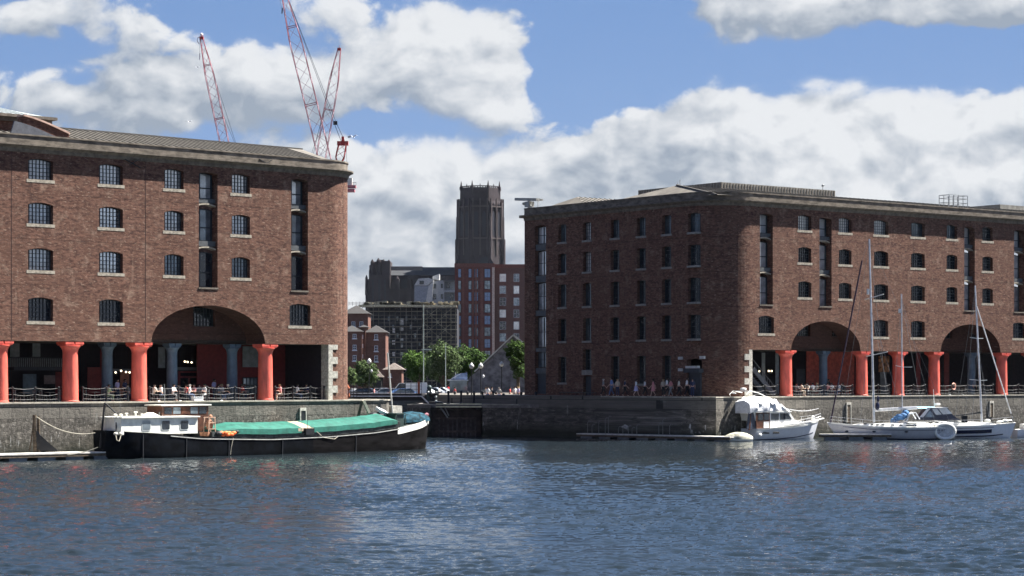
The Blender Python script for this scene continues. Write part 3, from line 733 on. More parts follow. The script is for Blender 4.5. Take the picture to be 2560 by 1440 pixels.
def warehouse_right():
    xe = 4.86; x1 = 92.0; D = 29.8
    ts_end = tside(D)
    wins = []
    for cx, w, rows in [(12.24, 1.85, 3), (18.10, 1.85, 3), (23.48, 2.15, 4), (29.16, 2.13, 4), (34.55, 1.72, 3), (40.38, 1.74, 3), (51.5, 2.1, 4), (57.2, 2.1, 4), (63, 1.8, 3), (69, 1.8, 3), (75, 2.1, 4), (81, 2.1, 4)]:
        for r in range(rows): wins.append((cx, w, rowsz[r], r))
    wins += [(6.84, 2.1, (6.25, 7.85), 3), (45.7, 2.1, (6.2, 7.8), 3)]
    wins = [(cx, w, (a-.08 if r == 0 else a, b-.13 if r == 0 else b-.04), r) for cx, w, (a, b), r in wins]
    loads = [(6.84, 1.78), (15.23, 1.76), (37.41, 1.72), (45.73, 1.8), (66, 1.75)]
    holes = [(arc_top(cx-w/2, cx+w/2, a, b, .17), .55) for cx, w, (a, b), r in wins]
    holes += [(arc_top(cx-w/2, cx+w/2, 9.10, 17.92, .17), .95) for cx, w in loads]
    rs = [(16.15, 17.95), (12.88, 14.85), (9.30, 11.62), (5.70, 7.98), (1.25, 4.0)]
    sides = [(3.32, 0), (7.11, 1), (10.91, 2), (14.95, 3), (19.38, 4), (23.43, 5)]
    sw = []
    for y, k in sides:
        for r, (a, b) in enumerate(rs):
            if k == 0 and r == 4: continue
            if k == 4 and r == 4: a, b = 2.66, 4.75
            if k == 5 and r == 4: a, b = 1.35, 4.0
            sw.append((y, 1.34, a, b, r, k))
    for y, w, a, b, r, k in sw: t = tside(y); holes.append((arc_top(t-w/2, t+w/2, a, b, .08), .55))
    lt = tside(27.1); holes.append((arc_top(lt-.95, lt+.95, .15, 17.95, .17), .6))
    ld = tside(19.38); holes.append((arc_top(ld-.67, ld+.67, .05, 2.0, .1), .6))
    dt = tside(3.3); holes.append((arc_top(dt-.85, dt+.85, .02, 3.6, .12), .6))
    arcs = [(15.33, 5.02), (37.63, 4.88), (60, 4.9)]
    bot = [(xe, LIN)]
    for cx, hw in arcs: bot += arch_pts(cx, hw, LIN, 7.58)
    outline = [(ts_end, 0), (xe, 0)]+bot+[(x1, LIN), (x1, TOPZ), (ts_end, TOPZ)]
    ex = frange(RC-ARC, RC, 20)
    pierced_wall('wall', outline, holes, fmapR, BR, R_root, ex, path=([(xe, LIN), (xe, 0)], .95))
    mb = MB(); cur = xe
    for cx, hw in arcs: mb.box(cur, cx-hw, .02, .95, LIN-.004, LIN+.3); cur = cx+hw
    mb.box(cur, x1, .02, .95, LIN-.004, LIN+.3); mb.build('lintel', CORN2, R_root)
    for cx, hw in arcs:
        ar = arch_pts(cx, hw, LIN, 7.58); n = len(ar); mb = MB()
        mb.add([(a, 0, b) for a, b in ar]+[(a, 2.6, b) for a, b in ar], [(i, i+1, n+i+1, n+i) for i in range(n-1)]); mb.build('vault', VAULTBR, R_root, recalc=False)
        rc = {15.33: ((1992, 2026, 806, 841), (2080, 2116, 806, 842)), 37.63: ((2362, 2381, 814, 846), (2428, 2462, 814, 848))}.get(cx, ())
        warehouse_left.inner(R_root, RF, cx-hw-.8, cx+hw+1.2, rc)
    for cx, w, (a, b), r in wins:
        g = GL_D
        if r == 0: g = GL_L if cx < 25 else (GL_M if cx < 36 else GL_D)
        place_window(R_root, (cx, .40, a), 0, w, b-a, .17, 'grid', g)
    for cx, w in loads:
        for i, (a, b) in enumerate(doors):
            place_window(R_root, (cx, .80, a), 0, w-.02, b-a-(.15 if i == 2 else 0), .12, 'load', [GL_S, GL_L, GL_L][i] if cx > 1 else GL_M, False)
        for (a, b) in ((11.95, 12.78), (15.40, 16.16)):
            hw = w/2-.01; mb = MB(); mb.box(-hw, hw, .30, .93, .42, b-a); mb.build('spandrel', MATS['spandrel_iron'], R_root).location = (cx, 0, a)
            st = MB(); f = lambda x: .14+.16*(1-(x/hw)**2)
            for q in range(10):
                xa = -hw+2*hw*q/10; xb = xa+2*hw/10
                st.loft([[(xa, .26, f(xa)-.02), (xa, .26, f(xa)+.1), (xa, .93, f(xa)+.1), (xa, .93, f(xa)-.02)], [(xb, .26, f(xb)-.02), (xb, .26, f(xb)+.1), (xb, .93, f(xb)+.1), (xb, .93, f(xb)-.02)]])
            st.build('door_arch', SILL, R_root).location = (cx, 0, a)
        mb = MB(); mb.box(-w/2-.05, w/2+.05, -.06, .93, -.14, -.004); mb.build('threshold', CORN2, R_root).location = (cx, 0, 9.10)
    # shaded short side: slim iron windows, one tall loading bay and the doors
    for y, w, a, b, r, k in sw:
        g = {4: [GL_L, GL_L, GL_M, GL_M, GL_D], 5: [GL_M, GL_M, GL_M, GL_D, GL_D]}.get(k, [GL_M, GL_D, GL_D, GL_D, GL_D])[r]
        if k in (2, 3) and r == 0: g = GL_M
        place_window(R_root, (.42, y, a), R_(-90), w, b-a, .08, 'grid', g, False)
        mb = MB(); mb.box(-.10, .42, y-w/2-.08, y+w/2+.08, a-.20, a-.005); mb.build('sill', mat('shade_sill', (.20, .19, .175), .85), R_root)
    for (a, b), g in zip(((16.15, 17.9), (12.8, 15.3), (9.1, 11.9), (5.1, 8.3), (2.95, 4.5)), (GL_L, GL_L, GL_S, GL_S, GL_M)):
        place_window(R_root, (.5, 27.1, a), R_(-90), 1.86, b-a, .1, 'two', g, False)
    for a, b in ((15.45, 16.1), (12.05, 12.75), (8.45, 9.05), (4.6, 5.05), (2.3, 2.9)): mb = MB(); mb.box(.12, .6, 26.18, 28.02, a, b); mb.build('spandrel', MATS['spandrel_iron'], R_root)
    mb = MB(); mb.box(.35, .45, 26.2, 28.0, .15, 2.3); mb.box(.35, .45, 18.75, 20.0, .05, 2.0); mb.build('loading_door', DARKP, R_root)
    mb = MB(); mb.box(-.05, .5, 18.55, 20.2, 2.15, 2.60); mb.build('door_lintel', MATS['shade_sill'], R_root)
    mb = MB(); mb.box(.25, .4, 2.45, 4.15, .02, 2.35); mb.box(-.12, .5, 2.3, 4.5, 2.35, 2.75); mb.build('entrance_door', DARKP, R_root)
    mb = MB(); mb.box(-.16, .2, 2.5, 4.2, 2.78, 3.02)
    for yy, zz in ((5.0, 3.65), (5.0, 2.5), (1.9, 3.7)): mb.box(-.14, .1, yy-.3, yy+.3, zz, zz+.28)
    mb.build('entrance_stone', mat('shaded_stone', (.42, .41, .40), .85), R_root)
    # loading bracket scars
    ts = [tside(D)]+frange(RC-ARC, RC, 16)+[30, x1]
    sweep(fmapR, CORNICE, ts).build('cornice', CORN2, R_root); sweep(fmapR, PARAPET, ts).build('parapet', CORN, R_root)
    # rear wall, seen as the far left edge with its own cornice end
    mb = MB(); mb.box(.02, 60, D-.6, D-.02, 0, 19.3); mb.build('rear_wall', BRP, R_root)
    mb = MB(); mb.box(-.35, 60, D-.001, D+.5, 19.05, 19.33); mb.box(.0, 60, D-.5, D+.05, 19.34, 20.07); mb.build('rear_cornice', CORN2, R_root)
    for px in (1965, 2154, 2245, 2335, 2504): place_column(R_root, RF.on_y(px, 950, .7)[0], .70)
    for x in (48.5, 54.6, 66, 72, 78, 84): place_column(R_root, x, .70)
    mb = MB(); z = 0; i = 0
    while z < LIN-.1:
        w = .98 if i % 2 == 0 else .40
        zz0, zz1 = z+.006, min(z+.60, LIN)-.006
        # bent stones: follow the wall round the beginning of the curve
        r = [[fmapR(t, -.03, zz0), fmapR(t, -.03, zz1), fmapR(t, .9, zz1), fmapR(t, .9, zz0)] for t in frange(xe+.03, xe-w, 5)]
        mb.loft(r); z += .6; i += 1
    mb.build('quoin', QUOIN, R_root)
    mb = MB(); cur = xe-.4
    for cx, hw in arcs: mb.box(cur, cx-hw-.1, .95, 14, LIN+.002, LIN+.28); mb.box(cx-hw-.1, cx+hw+.1, 2.6, 14, LIN+.002, LIN+.28); cur = cx+hw+.1
    mb.box(cur, x1, .95, 14, LIN+.002, LIN+.28); mb.build('ceiling', MATS['dim_plaster'], R_root)
    mb = MB(); mb.box(xe-.5, x1, 11.0, 11.3, 0, LIN); mb.box(xe-.4, xe-.1, .97, 11, 0, LIN); mb.build('back_wall', MATS['dark_plaster'], R_root)
    def panel(name, px0, px1, py0, py1, y, m, th=.06):
        (x0, z1) = RF.on_y(px0, py0, y); (x1_, z0) = RF.on_y(px1, py1, y)
        mb = MB(); mb.box(x0, x1_, y-th, y, z0-QZ, z1-QZ); return mb.build(name, m, R_root)
    panel('red_wall', 2015, 2046, 878, 985, 6.2, REDL); panel('red_wall', 2066, 2135, 878, 985, 6.6, REDL)
    panel('wall_panel', 1904, 1912, 882, 960, 6, PALEP); panel('wall_panel', 1938, 1946, 882, 985, 6, PALEP); panel('door_frame', 1990, 2012, 922, 985, 6.5, DARKP)
    panel('shop_display', 2196, 2222, 890, 930, 6.5, mat('ochre_display', (.25, .11, .04), .6, var=.5, nscale=3)); panel('wall_panel', 2290, 2300, 880, 980, 6.5, REDP)
    panel('wall_panel', 2200, 2215, 930, 985, 6.6, mat('rubble_pier', (.16, .16, .15), .9)); panel('wall_panel', 2360, 2372, 880, 980, 6.6, REDP)
    for px in (2058, 2428): x = RF.on_y(px, 950, 3.0)[0]; place_column(R_root, x, 3.0, NAVYC, 'inner_column', .72)
    # steel stair rising behind the quoins
    (xa, za), (xb, zb) = RF.on_y(1876, 922, 4.0), RF.on_y(1930, 985, 4.0); za -= QZ; zb = .05
    mb = MB()
    for yy in (3.6, 4.9): mb.bar((xa, yy, za), (xb, yy, zb), .06, .5)
    mb.bar((xa, 3.6, za+.9), (xb, 3.6, zb+.9), .05); n = 12
    for i in range(n): u = i/n; x = xb+(xa-xb)*u; z = zb+(za-zb)*u; mb.box(x-.3, x, 3.62, 4.88, z, z+.05); mb.bar((x, 3.6, z), (x, 3.6, z+.9), .025)
    mb.build('staircase', GALV, R_root)
    for px, py, y in ((1883, 927, 5.5), (1898, 928, 5.5), (1922, 927.5, 5.5), (1929, 927.5, 5.5)):
        x, z = RF.on_y(px, py, y); mb = MB(); mb.ball((x, y, z-QZ), .09); lo = mb.build('pendant_lamp', LAMPON, R_root); mb = MB(); mb.cyl(x, y, z-QZ+.07, LIN, .008, n=4); mb.build('cord', IRON, lo)
    # roofs behind the parapet
    def hip(name, pts, m): mb = MB(); mb.add(*pts); return mb.build(name, m, R_root)
    y1 = 29.2; ax = 3.0
    ya_, za_ = RF.on_x(1443, 492.5, ax); za_ -= QZ; y0 = 19.9
    rf = hip('roof', ([(.7, y1, 19.7), (.7, y0, 19.7), (ax, ya_, za_), (58, ya_, za_), (58, y1, 19.7), (58, y0, 19.7)], [(0, 2, 1), (1, 2, 3, 5), (0, 4, 3, 2)]), ROOFM)
    mb = MB(); x = 1.2
    while x < 40:
        u = min(1.0, (x-.7)/(ax-.7)); mb.bar((x, y0, 19.73), (x, y0+(ya_-y0)*u, 19.7+(za_-19.7)*u+.03), .06, .07); x += .7
    mb.build('seam', ROOFD, rf)
    # front range roof: hip over the shaded side, long pitch along the front
    ax2 = 4.2; yp, zp = RF.on_x(1692, 463.5, ax2); zp -= QZ
    ye = 16.0
    def yh(px): return RF.on_x(px, 490, .7)[0]
    yl = 19.4
    ridge_y = yp
    mb = MB()
    mb.add([(.7, .7, 19.7), (.7, yl, 19.7), (ax2, ridge_y, zp), (x1, ridge_y, zp), (x1, .7, 19.7), (x1, yl, 19.7), (2.2, .4, 19.7)], [(0, 2, 1), (0, 6, 4, 3, 2), (1, 2, 3, 5)])
    rf = mb.build('roof', ROOFM, R_root)
    mb = MB(); x = 3.0
    while x < 80:
        u = min(1.0, max(0, (x-.7)/(ax2-.7))); mb.bar((x, .7, 19.73), (x, .7+(ridge_y-.7)*u, 19.7+(zp-19.7)*u+.03), .06, .07); x += .7
    mb.bar((.7, .7, 19.74), (ax2, ridge_y, zp+.04), .22, .12); mb.build('seam', ROOFD, rf)
    # ribbed plant enclosure on the ridge
    yb_ = ridge_y+.6
    (bx0, bz) = RF.on_y(1803, 455.5, yb_); (bx1, bz1) = RF.on_y(2088, 476, yb_); bz -= QZ; bz1 -= QZ; zt = (bz+bz1)/2
    mb = MB(); mb.box(bx0, bx1, yb_, yb_+13, zp-1.4, zt); e = mb.build('plant_enclosure', PLANT, R_root)
    mb = MB(); x = bx0
    while x < bx1: mb.box(x, x+.16, yb_-.06, yb_-.002, zp-1.2, zt-.05); x += .42
    y = yb_
    while y < yb_+13: mb.box(bx0-.06, bx0-.002, y, y+.16, zp-1.2, zt-.05); y += .42
    mb.build('cladding_rib', ROOFM, e)
    (cx0, cz) = RF.on_y(2500, 511, yb_+1); mb = MB(); mb.box(cx0, cx0+14, yb_+1, yb_+8, 19.5, cz-QZ); mb.build('plant_enclosure', PLANT, R_root)
    # small rooftop fittings
    (fx, fz) = RF.on_y(1700, 463, ridge_y); fz -= QZ
    mb = MB(); mb.bar((fx, ridge_y, fz-.1), (fx, ridge_y, fz+.55), .05); mb.bar((fx, ridge_y, fz+.1), (fx-.35, ridge_y, fz+.05), .05); mb.bar((fx-.35, ridge_y, fz-.1), (fx-.35, ridge_y, fz+.3), .04); mb.build('vent_pipe', GALV, R_root)
    (fx, fz) = RF.on_y(2057, 473, yb_+.5); fz -= QZ
    mb = MB(); mb.bar((fx, yb_+.5, fz-.3), (fx, yb_+.5, fz+.35), .05); mb.ball((fx, yb_+.5, fz+.4), .14); mb.bar((fx-.2, yb_+.5, fz+.3), (fx+.3, yb_+.5, fz+.45), .05); mb.build('camera_mast', GALV, R_root)
    # safety cage at the roof edge
    (cx, cz) = RF.on_y(2373, 518, 2); (dx, dz) = RF.on_y(2419, 490, 2); z0 = cz-QZ; h = (dz-cz); mb = MB()
    for x in frange(cx, dx, 4):
        for y in (2.0, 3.4): mb.bar((x, y, z0-.6), (x, y, z0+h), .055)
    for k in (.4, .75, 1.0):
        z = z0+h*k
        for y in (2.0, 3.4): mb.bar((cx, y, z), (dx, y, z), .05)
        for x in (cx, dx): mb.bar((x, 2, z), (x, 3.4, z), .05)
    mb.build('roof_cage', GALV, R_root)
    # roller hoist / maintenance arm on the far corner
    (hy, hz) = RF.on_x(1322, 522, 1.0); hz -= QZ
    px1 = RF.on_x(1291, 500, 1.0); px2 = RF.on_x(1345, 503, 1.0)
    ya0, ya1 = px2[0], px1[0]; zt = px1[1]-QZ
    mb = MB(); mb.bar((1, hy, hz-.3), (1, hy, zt-.1), .18); mb.bar((1, hy-.6, hz-.3), (1, hy-.1, zt-.2), .1); mb.bar((1, ya0, zt-.2), (1, ya1, zt+.08), .5, .30); mb.bar((1.6, ya0, zt-.2), (1.6, ya1-1.6, zt), .2)
    mb.bar((1, ya0, zt-.2), (1, ya0, hz-.2), .05); mb.bar((1, hy+.8, zt-.55), (1, ya1-1.2, zt-.42), .22); mb.box(.8, 1.5, hy-.3, hy+.5, zt-.9, zt-.3)
    mb.build('roof_hoist', mat('hoist_grey', (.30, .30, .28), .6), R_root)
warehouse_right()

# ---------------------------------------------------------------- boats
def lerp(tab, x):
    if x <= tab[0][0]: return tab[0][1]
    for (a, b), (c, d) in zip(tab[:-1], tab[1:]):
        if x <= c: return b+(d-b)*(x-a)/(c-a)
    return tab[-1][1]
def smooth_tab(tab, x):
    # softened table lookup
    return (lerp(tab, x-.5)+2*lerp(tab, x)+lerp(tab, x+.5))/4
class Hull:
    def __init__(s, xs, beam, sheer, keel, n, rake=0.0, flare=0.0):
        s.flare = flare; s.xs = xs; s.beam = beam; s.sheer = sheer; s.keel = keel; s.n = n; s.rake = rake
    def ring(s, x, off=0.0, m=20):
        hb = max(.02, smooth_tab(s.beam, x))+off; zs = smooth_tab(s.sheer, x); zk = lerp(s.keel, x); n = lerp(s.n, x); r = []
        for i in range(m+1):
            th = math.pi*i/m; c = math.cos(th); si = math.sin(th)
            y = -hb*math.copysign(abs(c)**(2/n), c); z = zs-(zs-zk)*abs(si)**(2/n)
            y *= 1-s.flare*(zs-z)/max(.1, zs-zk)
            xx = x-lerp([(s.xs[0], 0), (s.xs[-1]-.18*(s.xs[-1]-s.xs[0]), 0), (s.xs[-1], 1)], x)*s.rake*(zs-z)/max(.1, zs-zk)
            r.append((xx, y, z))
        return r
    def side(s, x, z, sgn=-1, off=0.0):
        """point on the near (-y) or far side at height z"""
        r = s.ring(x, off, 40); r = r[:21] if sgn < 0 else r[20:][::-1]
        for p, q in zip(r[:-1], r[1:]):
            if q[2] <= z <= p[2]:
                u = (p[2]-z)/max(1e-6, p[2]-q[2]); return tuple(p[i]+(q[i]-p[i])*u for i in range(3))
        return r[0]
    def build(s, m, parent, name='hull'):
        mb = MB(); mb.loft([s.ring(x) for x in s.xs], True, False); return mb.build(name, m, parent, True)
    def deck(s, m, parent, drop=.06, name='deck', x0=None, x1=None):
        mb = MB(); xs = [x for x in s.xs if (x0 is None or x >= x0) and (x1 is None or x <= x1)]
        mb.loft([[(x, -max(.02, smooth_tab(s.beam, x))+.01, smooth_tab(s.sheer, x)-drop), (x, 0, smooth_tab(s.sheer, x)-drop+.05), (x, max(.02, smooth_tab(s.beam, x))-.01, smooth_tab(s.sheer, x)-drop)] for x in xs], False, False)
        return mb.build(name, m, parent)
    def band(s, x0, x1, d0, d1, m, parent, name, off=.015, n=24, sides=(-1, 1)):
        """strip on the side between depths d0 < d1 below the sheer"""
        mb = MB()
        for sg in sides:
            rings = []
            for x in frange(x0, x1, n):
                zs = smooth_tab(s.sheer, x); a = s.side(x, zs-d0, sg, off); b = s.side(x, zs-d1, sg, off)
                rings.append([(a[0], a[1], zs-d0), (b[0], b[1], zs-d1), (b[0], b[1]-sg*.03, zs-d1), (a[0], a[1]-sg*.03, zs-d0)])
            mb.loft(rings)
        return mb.build(name, m, parent)
def cloth(mb, x0, x1, prof, nx=30, amp=.03, seed=1, taper=None):
    """sheet over a cross-section profile [(y,z)], gently creased"""
    r = np.random.default_rng(seed); ph = r.uniform(0, 6, 8); rings = []
    for i in range(nx+1):
        x = x0+(x1-x0)*i/nx; u = i/nx; k = taper(u) if taper else 1
        base = prof(x) if callable(prof) else prof
        zb = min(p[1] for p in base); ring = []
        for j, (y, z) in enumerate(base):
            w = amp*(math.sin(x*3.1+ph[0]+y*1.7)+.6*math.sin(x*7.3+ph[1]-y*3)+.5*math.sin(x*1.3+y*5+ph[2]))
            ring.append((x, y+w*.4, zb+(z-zb)*k+w))
        rings.append(ring)
    mb.loft(rings, True, False)
def rail(mb, pts, h, r=.02, every=1):
    mb.tube([(x, y, z+h) for x, y, z in pts], r, 5)
    mb.tube([(x, y, z+h*.5) for x, y, z in pts], r*.6, 4)
    for i, (x, y, z) in enumerate(pts):
        if i % every == 0: mb.bar((x, y, z), (x, y, z+h), r*2, n=5)
def sag(a, b, d, n=10):
    a = Vector(a); b = Vector(b); return [a.lerp(b, i/n)-Vector((0, 0, 4*d*(i/n)*(1-i/n))) for i in range(n+1)]
def rrect(hw, hh, r, n=4):
    p = []
    for cx, cy, a0 in ((hw-r, hh-r, 0), (-hw+r, hh-r, 90), (-hw+r, -hh+r, 180), (hw-r, -hh+r, 270)):
        for i in range(n+1): a = R_(a0+90*i/n); p.append((cx+r*math.cos(a), cy+r*math.sin(a)))
    return p

def barge():
    bf = Frame((-31.76, 163.97), R_(45.9))
    root = thing('barge', 'long black barge with cream cabin and green tarpaulins moored under the left quay', 'barge', (bf.o[0], bf.o[1], 0), bf.yaw)
    xs = frange(1.2, 4.4, 10)+frange(4.4, 27, 20)[1:]+frange(27, 35.2, 14)[1:]
    H = Hull(xs, [(1.2, .55), (1.6, 1.35), (2.4, 1.95), (4.5, 2.4), (27, 2.4), (30, 2.25), (32.5, 1.75), (34.2, 1.0), (35.0, .35), (35.2, .08)],
             [(1.2, 2.15), (2.6, 2.02), (5, 1.88), (9, 1.52), (16, 1.32), (22, 1.42), (27, 1.66), (30, 1.95), (33, 2.35), (35.2, 2.75)],
             [(1.2, .1), (3.0, -.7), (32, -.9), (35.2, -.6)], [(1.2, 3.2), (4.5, 5.5), (28, 5.5), (35.2, 3.2)], .5)
    H.build([HULLB, RUST], root).data.materials[0]
    hull = root.children[0]
    for p in hull.data.polygons: p.material_index = 1 if sum(hull.data.vertices[i].co.x for i in p.vertices)/len(p.vertices) > 20 else 0
    H.deck(mat('barge_deck', (.10, .11, .11), .8), root, .12)
    H.band(6.0, 29.8, .10, .17, mat('rubbing_strake', (.36, .36, .34), .6), root, 'rubbing_strake', .05, 40)
    H.band(29.6, 35.0, .03, .56, CREAM, root, 'bow_band', .03, 26)
    for x in (3.6, 7.5, 11.6, 17.0, 24.8): 
        a = H.side(x, 1.1); mb = MB(); mb.bar((x, a[1]-.03, smooth_tab(H.sheer, x)-.15), (x, a[1]+.0, .0), .05, .05); mb.build('hull_rib', mat('weld_seam', (.03, .032, .036), .5), root)
    def X(px, y=-2.0): return bf.on_y(px, 1060, y)[0]
    # cabin
    x0, x1 = X(300, -1.75), X(494, -1.75)
    mb = MB(); zc0, zc1 = 1.80, 3.12
    pl = [(x0-.15, -1.25), (x0+.12, -1.75), (x1, -1.75), (x1, 1.75), (x0+1.8, 1.75), (x0-.15, .35)]
    mb.prism(pl, zc0, zc1-.08); cab = mb.build('cabin', CREAM, root)
    mb = MB(); pr = [(x0-.3, -1.38), (x0+.05, -1.93), (x1+.12, -1.93), (x1+.12, 1.93), (x0+1.7, 1.93), (x0-.3, .42)]
    mb.prism(pr, zc1-.076, zc1+.01); mb.build('cabin_roof', CREAM, cab)
    for px in (366, 414.5, 461):
        xc = X(px, -1.78); hw = .36
        pts = rrect(hw, .33, .11)
        f = MB(); M = Matrix.Translation((xc, -1.752, 2.47)) @ Matrix.Rotation(R_(90), 4, 'X'); o = rrect(hw+.06, .39, .14)
        f.prism(o, 0, .03, M); fr = f.build('window', mat('window_rim', (.5, .52, .5), .4), cab)
        g = MB(); g.prism(pts, .031, .04, M); g.build('pane', GL_M if px < 400 else GL_D, fr)
    # vents, skylight and posts on the cabin roof
    for px, h, r in ((316, .3, .12), (339, .42, .13), (355, .22, .12)):
        mb = MB(); xx = X(px, -.8); mb.lathe([(0, 0), (r*.55, 0), (r*.55, h*.7), (r*1.1, h*.72), (r*1.1, h*.9), (r*.6, h), (0, h)], xx, -.8, 12, Matrix.Translation((0, 0, zc1))); mb.build('roof_vent', CREAM, cab)
    mb = MB(); xx = X(375, -.5); mb.loft([[(xx-.75, -.9, zc1), (xx-.75, -.1, zc1), (xx-.75, -.5, zc1+.02)], [(xx-.3, -.9, zc1), (xx-.3, -.1, zc1), (xx-.3, -.5, zc1+.30)], [(xx+.3, -.9, zc1), (xx+.3, -.1, zc1), (xx+.3, -.5, zc1+.30)], [(xx+.75, -.9, zc1), (xx+.75, -.1, zc1), (xx+.75, -.5, zc1+.02)]]); mb.build('skylight', mat('skylight_cream', (.7, .66, .52), .5), cab)
    # varnished wheelhouse
    wx0, wx1 = bf.on_y(403, 1030, .2)[0], bf.on_y(519, 1030, .2)[0]; zw = bf.on_y(460, 1011, .2)[1]
    mb = MB(); mb.box(wx0, wx1, .1, 2.0, 1.8, zw-.1); wh = mb.build('wheelhouse', WOODV, root)
    mb = MB(); mb.box(wx0-.15, wx1+.2, -.05, 2.15, zw-.095, zw); mb.build('wheelhouse_roof', CREAM, wh)
    n = 5; ww = (wx1-wx0-.3)/n
    for i in range(n):
        a = wx0+.15+ww*i; mb = MB(); mb.box(a+.07, a+ww-.07, .07, .098, zc1+.15, zw-.22); mb.build('window', [GL_D, GL_M, WOODV, GL_M, GL_D][i], wh)
    # gear stand aft of the hold
    gx = X(524, -1.2); mb = MB()
    for dx in (-.35, .35):
        for y in (-1.5, -.9): mb.bar((gx+dx, y, 1.6), (gx+dx*.75, y, 3.0), .06)
    for z in (2.1, 2.6, 3.0):
        mb.bar((gx-.35, -1.5, z), (gx+.35, -1.5, z), .06); mb.bar((gx-.35, -.9, z), (gx+.35, -.9, z), .06)
    mb.build('gear_frame', mat('pinkish_wood', (.45, .30, .22), .7), root)
    mb = MB(); mb.ball((gx, -1.2, 2.4), .28, 1, 1, 1.6); mb.ball((gx+.1, -1.2, 3.05), .16); mb.box(gx-.5, gx+.5, -1.6, -.6, 1.55, 1.85); mb.build('deck_gear', mat('gear_cloth', (.35, .17, .10), .8, var=.4), root)
    # coaming and green covers over the hold
    cx0, cx1 = X(530, -1.8), X(1000, -1.8)
    sh = lambda x: smooth_tab(H.sheer, x)
    mb = MB(); mb.loft([[(x, -1.85, sh(x)-.1), (x, -1.85, sh(x)+.42), (x, 1.85, sh(x)+.42), (x, 1.85, sh(x)-.1)] for x in frange(cx0, cx1, 20)]); mb.build('hold_coaming', mat('coaming_black', (.03, .035, .035), .6, var=.4), root)
    def prof(x): z = sh(x)+.32; return [(-1.93, z-.06), (-1.92, z+.12), (-1.90, z+.36), (-1.5, z+.50), (-.9, z+.68), (0, z+.86), (.9, z+.68), (1.9, z+.36), (1.93, z-.06)]
    gap0, gap1 = X(752, -1.8), X(778, -1.8)
    m1 = MB(); cloth(m1, X(548, -1.8), gap0, prof, 60, .010, 3, lambda u: .55+.45*min(1, u*4)); m1.build('tarpaulin', TARP, root, True)
    m2 = MB(); cloth(m2, gap1, X(992, -1.8), prof, 60, .010, 9, lambda u: 1-.35*max(0, (u-.93)/.07)); m2.build('tarpaulin', TARP, root, True)
    mb = MB(); mb.loft([[(x, y, z-.03) for y, z in prof(x)[1:-1]] for x in (gap0-.35, gap1+.15)], False, False); mb.build('hatch_board', TAN, root)
    mb = MB(); mb.box(gap0+.25, gap1+.05, -2.15, -1.90, sh(gap0)+.1, sh(gap0)+.62); mb.bar(((gap0+gap1)/2, -2.0, sh(gap0)+.6), ((gap0+gap1)/2-.1, -2.0, sh(gap0)+2.3), .025); mb.build('winch_box', IRON, root)
    mb = MB(); mb.tube([(X(795, -2.2), -2.0, 1.75), (X(808, -2.4), -2.45, 1.25), (X(835, -2.4), -2.47, 1.1), (X(845, -2.4), -2.42, 1.3)], .025); mb.build('mooring_rope', ROPE, root); mb = MB(); mb.tube([(X(583, -2.4), -2.43, 1.4), (X(577, -2.4), -2.47, .7), (X(575, -2.4), -2.47, .1)], .02); mb.build('mooring_rope', ROPE, root)
    # life jackets
    mb = MB(); jx = X(570, -2.0)
    for k in range(7): mb.ball((jx-.6+k*.2, -1.95+.08*math.sin(k*2), sh(jx)+.28+.08*math.cos(k*3)), .2, 1.2, .8, .7, 8, 5)
    mb.build('life_jackets', ORNG, root, True)
    mb = MB(); mb.ball((X(593, -1.9), -1.8, sh(jx)+.4), .2, 1.2, 1, .9); mb.ball((X(549, -2), -1.9, sh(jx)+.3), .26, 1.3, 1, .8); mb.build('fender', IRON, root)
    # stern davit, rudder post and pulleys
    def Pn(px, py, y): x, z = bf.on_y(px, py, y); return (x, y, z)
    mb = MB(); a = Pn(262, 1007, -.2); mb.bar(a, Pn(250, 1120, -.2), .16, n=8); mb.bar(a, Pn(297, 1040, -.8), .12, n=8); mb.bar(Pn(291, 1040, -1.2), Pn(290, 1080, -1.6), .09, n=6); mb.bar(Pn(300, 1040, -1.0), Pn(298, 1080, -1.6), .09, n=6)
    mb.bar(Pn(315, 1050, -.6), Pn(280, 1080, -.6), .08, n=6); mb.build('stern_davit', IRON, root)
    mb = MB(); mb.tube([Pn(289, 1086, -1.95), Pn(292, 1100, -2.1), Pn(298, 1103, -2.1), Pn(303, 1086, -2)], .035); mb.build('hanging_rope', ROPE, root)
    for q_ in ((288, 1038, -1.2), (302, 1038, -1.2), (289, 1084, -1.9), (302, 1084, -1.9)): mb = MB(); mb.ball(Pn(*q_), .14, 1.2, 1, .8); mb.build('pulley', mat('pale_block', (.6, .58, .5), .6), root)
    mb = MB(); mb.bar(Pn(300, 1007, -.4), Pn(300, 1040, -.4), .03, n=5); mb.bar(Pn(411, 960, .8), Pn(411, 1012, .8), .05, n=5); mb.bar(Pn(398, 1030, -.9), Pn(398, 1044, -.9), .06, n=5); mb.build('pole', GALV, root)
    # foredeck: windlass, board, covered dinghy
    wx = bf.on_y(997, 1050, -1.2)[0]; zd = sh(wx)
    mb = MB(); mb.box(wx-.4, wx+.45, -1.35, 1.2, zd-.1, zd+.95); mb.box(wx-.5, wx+.55, -1.45, 1.3, zd+.95, zd+1.05); mb.bar((wx-.8, -1.4, zd-.1), (wx-.5, -1.4, zd+.9), .1); mb.bar((wx+.65, -1.3, zd), (wx+.65, -1.3, zd+.9), .08); mb.build('windlass_house', mat('dark_green_paint', (.03, .05, .045), .5), root)
    mb = MB(); M = Matrix.Translation((wx-.6, .2, zd+1.25)) @ Matrix.Rotation(R_(18), 4, 'Y') @ Matrix.Rotation(R_(25), 4, 'X'); mb.box(-.5, .5, -.4, .4, 0, .06, M); mb.box(-.48, .48, -.38, .38, -.2, -.002, M); mb.build('deck_hatch_lid', WHITEC, root)
